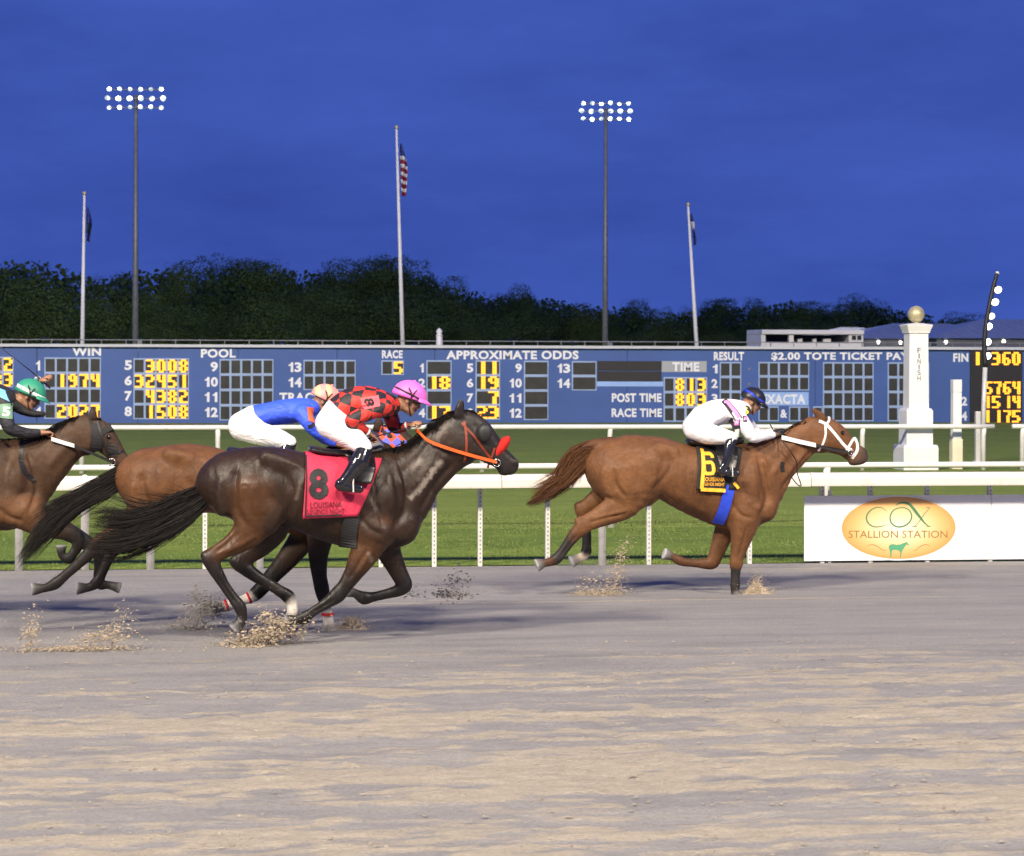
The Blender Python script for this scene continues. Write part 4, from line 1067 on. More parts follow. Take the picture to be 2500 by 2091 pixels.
def wood():
    var = [crown_mesh(100 + i) for i in range(7)]
    rnd = random.Random(5)
    ones = 'first second third fourth fifth sixth seventh eighth ninth tenth eleventh twelfth thirteenth fourteenth fifteenth sixteenth seventeenth eighteenth nineteenth'.split()
    def ordinal(n):
        if n < 20: return ones[n - 1]
        t, u = divmod(n, 10); return (['', '', 'twentieth', 'thirtieth', 'fortieth', 'fiftieth'][t]) if u == 0 else ['', '', 'twenty', 'thirty', 'forty', 'fifty'][t] + '-' + ones[u - 1]
    for i, (px, py) in enumerate(PROF):
        d = 330 + 0.055 * px + rnd.uniform(-8, 8)
        p = V(px, py, d); H = max(p.z, 4) * rnd.choice((.82, .90, .96, 1.0))
        me, tm = rnd.choice(var)
        t = empty('tree', (p.x, d, 0), 'dark leafy tree, %s crown along the skyline from the left' % ordinal(i + 1), 'tree', 'trees along the skyline of the far wood')
        t.rotation_euler.z = rnd.uniform(0, 6.28)
        sw = rnd.uniform(0.62, 1.0) * (1.0 if H > 12 else 1.3)
        t.scale = (H * sw, H * sw, H / 0.98)
        for nm, m_ in (('trunk', tm), ('crown', me)):
            o = bpy.data.objects.new(nm, m_); COL.objects.link(o); o.parent = t
    # lower growth in front of them: one dark mass
    vsl = [np.array([v.co[:] for v in me.vertices]) for me, tm in var]; big = []
    for i in range(len(PROF) - 1):
        px = (PROF[i][0] + PROF[i + 1][0]) / 2 + rnd.uniform(-10, 25); py = (PROF[i][1] + PROF[i + 1][1]) / 2
        d = 305 + 0.055 * px + rnd.uniform(-10, 8); p = V(px, py, d); H = max(p.z, 4) * rnd.uniform(0.45, 0.82)
        v = rnd.choice(vsl).reshape(-1, 4, 3)[::3].reshape(-1, 3); a = rnd.uniform(0, 6.28); sw = H * rnd.uniform(1.2, 1.6)
        big.append(np.stack([p.x + (v[:, 0] * math.cos(a) - v[:, 1] * math.sin(a)) * sw, d + (v[:, 0] * math.sin(a) + v[:, 1] * math.cos(a)) * sw, v[:, 2] * H], 1))
    big = np.concatenate(big)
    tag(mesh_obj('undergrowth', big, np.arange(len(big)).reshape(-1, 4), M['leaf']), 'lower dark growth along the front of the far wood', 'foliage', kind='stuff')
    # the mass of leaves deeper in the wood
    n = 30000; r = np.random.default_rng(77)
    px = r.uniform(-200, 2760, n); top = np.interp(px, [q[0] for q in PROF], [q[1] for q in PROF])
    d = 345 + 0.055 * px + r.uniform(-22, 12, n)
    pos = np.array([list(V(a, b, c)) for a, b, c in zip(px, top + 12, d)])
    Z = (pos[:, 2]) * (r.random(n) ** 0.8) * (0.8 + 0.2 * vnoise(pos[:, 0] * 0.12, d * 0.1, 3))
    s = r.uniform(0.25, 0.55, n)
    A = r.normal(0, 1, (n, 3)); A /= np.linalg.norm(A, axis=1)[:, None]; Bv = np.cross(A, r.normal(0, 1, (n, 3))); Bv /= np.linalg.norm(Bv, axis=1)[:, None]
    c = np.stack([pos[:, 0], d, Z], 1)
    P = np.stack([c - A * s[:, None], c - Bv * s[:, None] * .7, c + A * s[:, None], c + Bv * s[:, None] * .7], 1).reshape(-1, 3)
    tag(mesh_obj('far_wood', P, np.arange(4 * n).reshape(-1, 4), M['leaf']), 'dense dark leaves filling the wood behind the trees', 'foliage', kind='stuff')
wood()
# ------------------------------------------------------------------ horses
def coat_material(name, rough=0.42, spec=0.5, var=0.25):
    m, n, l, p = nmat(name)
    at = n.new('ShaderNodeAttribute'); at.attribute_name = 'coat'
    t = noise(n, l, 5, 5, 0.6); t2 = noise(n, l, 60, 3, 0.6, stretch=(0.25, 1, 0.6)); t3 = noise(n, l, 14, 4, 0.6)
    v = ramp(n, l, t.outputs[0], [(0.3, (1 - var,) * 3 + (1,)), (0.7, (1 + var,) * 3 + (1,))])
    v2 = ramp(n, l, t2.outputs[0], [(0.3, (0.86,) * 3 + (1,)), (0.7, (1.14,) * 3 + (1,))])
    c = mixc(n, l, 1.0, mixc(n, l, 1.0, at.outputs['Color'], v.outputs[0], 'MULTIPLY'), v2.outputs[0], 'MULTIPLY')
    l.new(c, p.inputs['Base Color'])
    rr = ramp(n, l, t3.outputs[0], [(0.3, (rough - 0.08,) * 3 + (1,)), (0.7, (rough + 0.14,) * 3 + (1,))])
    l.new(rr.outputs[0], p.inputs['Roughness'])
    p.inputs['Specular IOR Level'].default_value = spec
    p.inputs['Sheen Weight'].default_value = 0.03; p.inputs['Sheen Roughness'].default_value = 0.35; p.inputs['Sheen Tint'].default_value = (1.0, .8, .65, 1)
    ad = n.new('ShaderNodeMath'); ad.operation = 'MULTIPLY_ADD'; l.new(t2.outputs[0], ad.inputs[0]); ad.inputs[1].default_value = 0.12; l.new(t3.outputs[0], ad.inputs[2])
    t4 = noise(n, l, 8, 2, 0.5, stretch=(1.6, 1, 0.7)); t4.inputs['Distortion'].default_value = 1.2
    t5 = noise(n, l, 190, 2, 0.6, stretch=(0.3, 1, 0.5))
    b1 = n.new('ShaderNodeBump'); b1.inputs['Strength'].default_value = 0.30; b1.inputs['Distance'].default_value = 0.03; l.new(t4.outputs[0], b1.inputs['Height'])
    b2 = n.new('ShaderNodeBump'); b2.inputs['Strength'].default_value = 0.25; b2.inputs['Distance'].default_value = 0.010; l.new(ad.outputs[0], b2.inputs['Height']); l.new(b1.outputs[0], b2.inputs['Normal'])
    b3 = n.new('ShaderNodeBump'); b3.inputs['Strength'].default_value = 0.30; b3.inputs['Distance'].default_value = 0.003; l.new(t5.outputs[0], b3.inputs['Height']); l.new(b2.outputs[0], b3.inputs['Normal']); l.new(b3.outputs[0], p.inputs['Normal'])
    return m
def hair_material(name, c):
    m, n, l, p = nmat(name)
    t = noise(n, l, 30, 4, 0.6)
    r = ramp(n, l, t.outputs[0], [(0.3, tuple(x * 0.6 for x in c[:3]) + (1,)), (0.7, tuple(x * 1.5 for x in c[:3]) + (1,))])
    l.new(r.outputs[0], p.inputs['Base Color']); p.inputs['Roughness'].default_value = 0.7; p.inputs['Specular IOR Level'].default_value = 0.15
    return m
M['eye'] = paint('eye', rgb(0.01, 0.007, 0.005), 0.08, coat=0.5)
def strands(name, guides, n, Y, crop, wid, spread, mat, parent, seedv, thin=0.35, taper=True, fly=0.0):
    """hair: narrow ribbons fanned between guide lines (each a list of x, y in the enlarged photo)"""
    r = np.random.default_rng(seedv)
    Gd = [resample(smooth_path([list(crop.pt(x, y)) for x, y in g], 5), 14) for g in guides]
    vs, fs = [], []
    for i in range(n):
        u = r.random() * (len(Gd) - 1); k = min(int(u), len(Gd) - 2); f = u - k
        L = 1 - thin * r.random() ** 1.5
        base = Gd[k] * (1 - f) + Gd[k + 1] * f
        s = np.linspace(0, 13 * L, 10); P = np.stack([np.interp(s, np.arange(14), base[:, q]) for q in range(3)], 1)
        t = np.linspace(0, 1, 10)
        kc = int(r.integers(0, 46)); rc = np.random.default_rng(seedv * 1000 + kc); u = (kc + .5) / 46 * (len(Gd) - 1) + r.normal(0, .045 * (len(Gd) - 1)) ; u = min(max(u, 0), len(Gd) - 1.001); k = int(u); f = u - k
        base = Gd[k] * (1 - f) + Gd[k + 1] * f; P = np.stack([np.interp(s, np.arange(14), base[:, q]) for q in range(3)], 1)
        ph = rc.uniform(0, 6.28, 3) + r.normal(0, .2, 3); am = rc.normal(0, 1.3, 3) + r.normal(0, .3, 3)
        P[:, 1] += (r.normal(0, 1) * spread * (0.35 + 0.65 * t))
        P[:, 0] += (am[0] * np.sin(t * 4 + ph[0])) * t * (0.012 + fly); P[:, 2] += (am[2] * np.sin(t * 3.2 + ph[2])) * t * (0.014 + fly); P[:, 1] += am[1] * np.sin(t * 3 + ph[1]) * t * 0.02
        w = wid * r.uniform(0.5, 1.3) * np.clip(1.1 - t ** 2, 0.12, 1)
        T = np.gradient(P, axis=0); T /= np.linalg.norm(T, axis=1)[:, None] + 1e-9
        sd = np.cross(T, np.array([r.normal(0, 0.5), 1.0, r.normal(0, 0.5)])); sd /= np.linalg.norm(sd, axis=1)[:, None] + 1e-9
        a = len(vs)
        for q in range(10): vs += [tuple(P[q] - sd[q] * w[q]), tuple(P[q] + sd[q] * w[q])]
        fs += [(a + 2 * q, a + 2 * q + 1, a + 2 * q + 3, a + 2 * q + 2) for q in range(9)]
    return mesh_obj(name, vs, fs, mat, parent, True)
def mane(name, crest, n, Y, crop, mat, parent, seedv, length=0.14, back=0.7, up=0.02, far=0.6):
    r = np.random.default_rng(seedv)
    C = resample(smooth_path([list(crop.pt(x, y)) for x, y in crest], 5), 60); vs, fs = [], []
    for i in range(n):
        c = C[r.integers(0, 60)] + np.array([r.normal(0, 0.01), r.normal(0, 0.018), -0.012])
        L = length * r.uniform(0.5, 1.25); sd = 1 if r.random() < far else -1
        d = np.array([-back * r.uniform(0.5, 1.3), sd * r.uniform(0.1, 0.6), r.uniform(-0.7, 0.1)]); d /= np.linalg.norm(d)
        t = np.linspace(0, 1, 6)[:, None]
        P = c + d * L * t + np.array([0, 0, up]) * np.sin(t * 2.6) + np.array([0, 0, -0.35 * L]) * t ** 2
        w = 0.007 * r.uniform(0.5, 1.4) * np.clip(1.1 - t[:, 0] ** 2, 0.1, 1); s = np.cross(d, [0.3 * r.normal(), 1, 0.3]); s /= np.linalg.norm(s)
        a = len(vs)
        for q in range(6): vs += [tuple(P[q] - s * w[q]), tuple(P[q] + s * w[q])]
        fs += [(a + 2 * q, a + 2 * q + 1, a + 2 * q + 3, a + 2 * q + 2) for q in range(5)]
    return mesh_obj(name, vs, fs, mat, parent, True)
def mul(c, f): return tuple(x * f for x in c[:3])
def cloth_patch(name, bvh, crop, corners, Yc, mat, parent, nu=22, nt=16, off=0.014, hang=0.0, both=True, topclip=None, wob=0.004):
    """cloth over the back: corners top-left, top-right, bottom-left, bottom-right as seen; wraps over to the far side"""
    tl, tr, bl, br = [np.array(list(crop.pt(x, y, -0.25)))[[0, 2]] for x, y in corners]
    rows = []
    for j in range(nt + 1):
        t = 1 - j / nt; row = []
        for i in range(nu + 1):
            u = i / nu
            p = (tl * (1 - u) + tr * u) * (1 - t) + (bl * (1 - u) + br * u) * t
            row.append(p)
        rows.append(row)
    def lay(near):
        out = []; s = -1 if near else 1
        for j, row in enumerate(rows):
            o = []
            for i, p in enumerate(row):
                z = p[1]; y = cast(bvh, p[0], z, Yc, near); tries = 0
                while y is None and tries < 12: z -= 0.02; y = cast(bvh, p[0], z, Yc, near); tries += 1
                if y is None: y = Yc + s * 0.2
                wv = wob * math.sin(i * 1.3 + j * 0.35) + wob * math.sin(i * 0.6 - j * 0.8 + 1)
                o.append([p[0], y + s * (off + wv), z + (off if j == nt else 0)])
            out.append(o)
        # cloth hangs: no point may tuck under the barrel's widest line
        for i in range(nu + 1):
            m = None
            for j in range(nt, -1, -1):
                y = out[j][i][1]
                m = y if m is None else (min(m, y) if near else max(m, y))
                out[j][i][1] = m * 0.75 + y * 0.25
        return out
    A = lay(True); B = lay(False)[::-1] if both else []
    grid = A + B; vs = [tuple(q) for r_ in grid for q in r_]; w = nu + 1
    fs = [(j * w + i, j * w + i + 1, (j + 1) * w + i + 1, (j + 1) * w + i) for j in range(len(grid) - 1) for i in range(nu)]
    o = mesh_obj(name, vs, fs, mat, parent, True)
    sd = o.modifiers.new('thickness', 'SOLIDIFY'); sd.thickness = 0.005; sd.offset = 1
    return o, BVHTree.FromPolygons([Vector(v) for v in vs], fs)
def girth_band(name, bvh, crop, path, width, Yc, mat, parent, off=0.012):
    b = MB(); strap(b, bvh, crop, path, width, Yc, (True, False), off, n=14)
    # close it under the belly
    n = len(b.v) // 2
    a = n - 4; c = 2 * n - 4
    b.f.append((a, a + 2, c + 2, c))
    o = b.build(name, mat, parent)
    sd = o.modifiers.new('thickness', 'SOLIDIFY'); sd.thickness = 0.004
    return o
def ring(c, r, thick, n=14, sq=1.0):
    b = MB(); pts = [(c[0] + r * math.cos(2 * math.pi * k / n), c[1], c[2] + r * sq * math.sin(2 * math.pi * k / n)) for k in range(n + 1)]
    return b.tube(pts, thick, 6, False)

# ============================================================ horse eight: dark bay, nearest
C1 = Crop(450, 900, 2.4706, 20.91)
def horse_eight():
    C = C1; Yc = C.Y; NR, FR = -0.13, 0.13
    base = (0.024, 0.0125, 0.0072); dk = (0.010, 0.007, 0.0055); br = (0.066, 0.028, 0.010); blk = (0.011, 0.009, 0.008)
    hoof = (0.035, 0.033, 0.032); wht = (0.55, 0.52, 0.47); shoe = (0.35, 0.35, 0.36)
    t = empty('racehorse', (C.pt(750, 1000).x, Yc, 0), 'dark bay racehorse in a red saddle cloth numbered 8, nearest to the camera', 'horse')
    B = Body(0.0115)
    B.chain(C.pairs([(205, 575, 160, 800, .16), (300, 500, 235, 880, .235), (420, 470, 400, 930, .27), (540, 474, 560, 930, .275), (640, 488, 650, 950, .28), (740, 502, 730, 990, .285), (860, 520, 840, 1035, .285), (980, 532, 960, 1072, .265), (1100, 520, 1085, 1092, .235), (1200, 515, 1220, 1095, .20), (1275, 540, 1335, 1055, .16)], base), 0.02)
    B.chain(C.pairs([(1150, 505, 1290, 1040, .16), (1235, 505, 1390, 950, .155), (1330, 478, 1470, 815, .125), (1425, 420, 1550, 725, .10), (1505, 345, 1620, 650, .088), (1590, 298, 1672, 585, .085)], base), 0.06)
    B.chain(C.pairs([(1620, 285, 1662, 560, .075), (1700, 250, 1700, 565, .095), (1770, 285, 1745, 562, .095), (1830, 345, 1790, 575, .085), (1880, 412, 1835, 592, .068), (1930, 475, 1880, 606, .058), (1978, 520, 1915, 632, .058), (2008, 556, 1952, 640, .048)], (.020, .016, .014)), 0.05)
    # cheek, chin, nostril swell
    B.ell(C.pt(1700, 470, -.055), (.13, .10, .045), base, .04, d=(.2, 0, 1)); B.ell(C.pt(1700, 470, .055), (.13, .10, .045), base, .04, d=(.2, 0, 1))
    B.ell(C.pt(1992, 565, -.035), (.035, .028, .025), dk, .02); B.ell(C.pt(1992, 565, .035), (.035, .028, .025), dk, .02)
    B.ell(C.pt(1925, 625), (.045, .03, .035), dk, .02)
    for s in (-1, 1):
        B.chain(C.limb([(1655, 285, 34), (1662, 240, 30), (1668, 205, 20), (1662, 180, 6)], s * .055, .45, dk), .02)
        B.ell(C.pt(2000, 562, s * .062), (.016, .01, .014), dk, .012, cut=True)
    # muscle masses
    for s, y in ((1, NR), (-1, FR)):
        sg = -1 if s == 1 else 1
        B.ell(C.pt(1200, 820, sg * .135), (.28, .10, .09), base, .07, d=(.55, 0, 1))          # shoulder blade
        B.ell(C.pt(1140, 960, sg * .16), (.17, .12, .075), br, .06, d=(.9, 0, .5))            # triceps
        B.ell(C.pt(1330, 960, sg * .09), (.13, .11, .09), base, .06, d=(.3, 0, 1))            # breast
        B.ell(C.pt(560, 560, sg * .20), (.16, .07, .06), base, .06, d=(1, 0, -.4))            # hip
        B.ell(C.pt(520, 900, sg * .18), (.14, .10, .09), base, .06, d=(.6, 0, 1))             # stifle
        B.ell(C.pt(250, 760, sg * .14), (.2, .09, .09), base, .06, d=(.2, 0, 1))              # ham
        B.ell(C.pt(1480, 640, sg * .07), (.22, .05, .05), base, .05, d=(-.8, 0, -1))          # neck muscle
        B.chain(C.limb([(1250, 560, 10), (1290, 720, 12), (1330, 900, 8)], sg * .205, 1, base), .05, cut=True)   # groove before the shoulder
        B.chain(C.limb([(640, 560, 10), (620, 700, 14), (600, 860, 10)], sg * .295, 1, base), .06, cut=True)     # flank hollow
        B.chain(C.limb([(300, 640, 8), (330, 800, 10), (390, 940, 8)], sg * .265, 1, base), .05, cut=True)       # between ham and thigh
    # near hind
    B.chain(C.limb([(420, 720, 170), (430, 850, 150), (410, 950, 115), (340, 1030, 82), (250, 1085, 58), (165, 1135, 50)], NR - .02, .62, br), .05)
    B.chain(C.limb([(118, 1122, 24), (150, 1150, 48), (190, 1220, 42), (240, 1305, 33), (295, 1385, 33), (335, 1440, 40), (350, 1490, 31), (347, 1522, 32)], NR - .02, .78, blk), .025)
    # far hind
    B.chain(C.limb([(470, 760, 150), (540, 930, 105), (480, 1040, 82), (400, 1115, 60), (325, 1165, 48)], FR, .62, mul(base, 1.1)), .05)
    B.chain(C.limb([(290, 1160, 26), (330, 1180, 46), (420, 1245, 40), (510, 1300, 34), (580, 1345, 36), (628, 1378, 42), (648, 1420, 33, wht), (652, 1460, 33, wht), (649, 1478, 32, wht)], FR, .78, blk), .025)
    # near fore, thrown back
    B.chain(C.limb([(1150, 980, 120, base), (1110, 1080, 92, br), (1065, 1160, 74, br), (1020, 1235, 58, base), (970, 1310, 46, dk), (925, 1365, 50), (880, 1400, 40), (820, 1440, 31), (760, 1478, 31), (722, 1505, 41), (690, 1515, 31), (668, 1517, 28)], NR - .01, .74, blk), .045)
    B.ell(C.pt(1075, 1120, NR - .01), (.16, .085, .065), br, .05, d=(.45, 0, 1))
    # far fore, folded
    B.chain(C.limb([(1190, 1010, 110, base), (1240, 1120, 72, base), (1285, 1215, 56, base), (1318, 1280, 50), (1325, 1310, 50), (1290, 1340, 38), (1220, 1360, 31), (1140, 1378, 31), (1085, 1385, 42), (1045, 1365, 30), (1026, 1354, 27)], FR, .74, blk), .045)
    for q in ((345, 1522, 303, 1572, 32, 43, NR - .02), (649, 1474, 640, 1516, 32, 42, FR), (664, 1516, 612, 1522, 28, 38, NR - .01), (1024, 1353, 985, 1346, 27, 36, FR)): B.hoof(C, *q, hoof, shoe)
    SCU = [([(1295, 545), (1335, 690), (1330, 840), (1270, 960)], -.016, .028), ([(1150, 610), (1140, 740), (1180, 880), (1200, 960)], -.013, .026), ([(1230, 600), (1240, 740), (1260, 860)], .012, .03), ([(1050, 880), (1110, 960), (1200, 1000)], -.012, .025), ([(1630, 570), (1520, 700), (1420, 870)], -.014, .026), ([(1560, 460), (1470, 600), (1380, 740)], .010, .04), ([(1500, 420), (1400, 560), (1320, 620)], -.008, .03),
        ([(330, 570), (300, 700), (320, 850), (380, 960)], -.016, .030), ([(470, 560), (480, 700), (530, 820)], -.010, .04), ([(560, 600), (630, 680), (650, 800), (600, 920)], -.014, .035), ([(230, 640), (210, 780), (260, 900)], .012, .035), ([(410, 640), (420, 780), (470, 890)], .012, .045), ([(640, 560), (720, 620), (700, 720)], .009, .03), ([(330, 980), (250, 1060), (180, 1110)], -.010, .018), ([(440, 1000), (340, 1060), (230, 1110)], .008, .02),
        ([(1090, 1100), (1040, 1190), (985, 1280)], -.010, .016), ([(1130, 1080), (1080, 1170), (1020, 1260)], .008, .02), ([(900, 1395), (830, 1438), (750, 1488)], -.009, .012, -1), ([(200, 1250), (250, 1330), (315, 1425)], -.009, .012, -1), ([(1740, 420), (1790, 480), (1850, 540)], -.008, .018), ([(1750, 330), (1800, 400)], -.006, .02), ([(1880, 440), (1930, 510), (1980, 560)], .004, .02)]
    for k in range(7): SCU.append(([(690 + k * 50, 620 + k * 6), (676 + k * 50, 780 + k * 8), (690 + k * 50, 940 + k * 10)], -.004, .014))
    # dock of the tail
    B.chain(C.limb([(230, 590, 40), (165, 640, 34), (90, 720, 26), (20, 790, 18)], 0, 1, dk), .04)
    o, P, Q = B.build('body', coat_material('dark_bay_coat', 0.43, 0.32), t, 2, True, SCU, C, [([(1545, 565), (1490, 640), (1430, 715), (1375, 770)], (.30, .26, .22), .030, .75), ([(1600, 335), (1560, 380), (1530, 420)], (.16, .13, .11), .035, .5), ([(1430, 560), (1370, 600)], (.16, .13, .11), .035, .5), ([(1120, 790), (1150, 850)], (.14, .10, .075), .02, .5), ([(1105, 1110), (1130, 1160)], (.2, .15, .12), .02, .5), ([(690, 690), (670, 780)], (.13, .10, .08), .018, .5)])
    bv = bvh_of(P, Q)
    MB().ball(C.pt(1800, 390, -.085), .021, 12, 8).ball(C.pt(1800, 390, .085), .021, 12, 8).build('eyes', M['eye'], t, True)
    hm = hair_material('black_hair', (.012, .010, .009))
    C3 = Crop(0, 850, 2.7017, Yc)
    strands('tail', [[(1400, 880), (1250, 940), (1050, 1040), (850, 1090), (680, 1060), (560, 1100)], [(1400, 930), (1200, 1040), (1000, 1130), (800, 1180), (620, 1170)], [(1400, 980), (1220, 1120), (1000, 1230), (820, 1290), (620, 1300), (540, 1290)], [(1380, 1030), (1250, 1160), (1050, 1270), (860, 1350), (700, 1370), (560, 1330)]], 2600, Yc, C3, .0028, .045, hm, t, 8, .62, fly=.022)
    mane('mane', [(1215, 500), (1330, 480), (1430, 425), (1510, 345), (1590, 300), (1650, 265)], 420, Yc, C, hm, t, 9, .12, .7, .03, .6)
    mane('forelock', [(1665, 250), (1720, 250), (1760, 275)], 60, Yc, C, hm, t, 10, .07, -.6, .01, .5)
    # saddle cloth with its number
    red = paint('red_cloth', srgb(200, 46, 76), 0.75, 0.08, 12, bstr=0.25, bdist=.01, bscale=60)
    co, cb = cloth_patch('saddle_cloth', bv, C, [(738, 508), (1198, 560), (712, 905), (1045, 892)], Yc, red, t, off=.016)
    pr = paint('black_print', rgb(.012, .011, .013), .7)
    decal('number', '8', cb, C, 810, 697, 118, 185, pr, co, .045, .0, .013)
    dpr = paint('dark_red_print', srgb(92, 18, 36), .7)
    decal('lettering', 'LOUISIANA', cb, C, 855, 822, 190, 38, dpr, co, .012, -.02, .013)
    decal('lettering', 'LEGENDS NIGHT', cb, C, 855, 862, 225, 30, dpr, co, .008, -.02, .013)
    b = MB(); strap(b, cb, C, [(733, 520), (722, 880)], .012, Yc, (True,), .014, sm=False); strap(b, cb, C, [(722, 882), (940, 875)], .012, Yc, (True,), .014, sm=False); b.build('cloth_border', pr, co)
    blackg = paint('black_webbing', rgb(.012, .012, .013), .6, .3, 20)
    girth_band('girth', bv, C, [(1010, 860), (990, 960), (985, 1080)], .13, Yc, blackg, t, .016)
    saddle(t, C, [(770, 500), (900, 520), (1060, 520), (1180, 500)], [(960, 545), (970, 640)], Yc, 'eight')
    # bridle
    org = paint('orange_rein', srgb(226, 92, 30), .5, .12, 10); blk_l = paint('black_hood_cloth', rgb(.016, .016, .017), .55, .3, 18, bstr=.2)
    b = MB(); strap(b, bv, C, [(1675, 330), (1740, 400), (1800, 480), (1850, 540)], .018, Yc); strap(b, bv, C, [(1690, 320), (1700, 400), (1700, 500), (1690, 570)], .02, Yc); strap(b, bv, C, [(1840, 605), (1850, 560), (1862, 520), (1875, 480)], .018, Yc)
    b.build('bridle', paint('worn_red_bridle', srgb(128, 52, 28), .5, .2, 10), t)
    for s in (-1, 1):
        p = C.pt(1812, 388, s * .10); vs = []
        for j, (r_, d_) in enumerate(((.085, -.012), (.08, .02), (.06, .04), (.03, .048), (.002, .05))):
            for k in range(16):
                q = 2 * math.pi * k / 16; vs.append((p.x + r_ * math.cos(q) * .8, p.y + s * d_, p.z + r_ * math.sin(q)))
        mesh_obj('blinker_cup', vs, [(j * 16 + k, j * 16 + (k + 1) % 16, (j + 1) * 16 + (k + 1) % 16, (j + 1) * 16 + k) for j in range(4) for k in range(16)], blk_l, t, True)
    rl = Body(.008); red2 = (.5, .03, .02)
    rl.chain([list(C.pt(x, y)) + [h, w] + list(red2) for x, y, h, w in ((1872, 525, .034, .06), (1900, 485, .05, .085), (1928, 450, .046, .08), (1950, 425, .026, .055))], .02)
    rl.build('shadow_roll', paint('red_fleece', srgb(205, 34, 26), .9, .15, 40, bstr=.9, bdist=.02, bscale=120), t)
    bit = C.pt(1885, 570, -.075); bit2 = C.pt(1885, 570, .075)
    mt = paint('bit_metal', rgb(.6, .6, .6), .25, .1, metal=1.0)
    b = ring(bit, .032, .004); b2 = ring(bit2, .032, .004); b.add(b2.v, b2.f); b.tube([bit, bit2], .006, 6); b.build('bit', mt, t, True)
    hand = C.pt(1405, 372, -.05)
    rein = smooth_path([list(C.pt(1885, 565, -.085)), list(C.pt(1750, 530, -.115)), list(C.pt(1600, 485, -.125)), list(C.pt(1480, 440, -.12)), list(C.pt(1425, 395, -.09)), list(hand)], 5)
    b = MB()
    for s in (1, -1):
        Pn = rein.copy()
        if s < 0: Pn[:, 1] = 2 * Yc - Pn[:, 1]
        vs = []
        for q in Pn: vs += [(q[0], q[1], q[2] - .014), (q[0], q[1], q[2] + .014)]
        b.add(vs, [(2 * i, 2 * i + 1, 2 * i + 3, 2 * i + 2) for i in range(len(Pn) - 1)])
    o = b.build('rein', org, t); o.modifiers.new('thickness', 'SOLIDIFY').thickness = .005
    return t
def saddle(t, C, seat, flap, Yc, kind, col=(.012, .012, .013)):
    """light racing saddle: a dished seat with a pommel, flaps down both sides"""
    B = Body(.009); S = [C.pt(x, y) for x, y in seat]
    h = [.035, .03, .03, .04]; w = [.13, .12, .10, .07]
    B.chain([list(p + Vector((0, 0, .015))) + [a, b] + list(col) for p, a, b in zip(S, h, w)], .02)
    for s in (-1, 1):
        m = S[2]; B.chain([[m.x, Yc + s * .12, m.z - .01, .12, .02] + list(col), [m.x, Yc + s * .23, m.z - .10, .12, .016] + list(col), [m.x - .01, Yc + s * .295, m.z - .22, .09, .014] + list(col)], .02)
    B.build('saddle', paint('saddle_leather_' + kind, rgb(*col), .35, .3, 12), t)

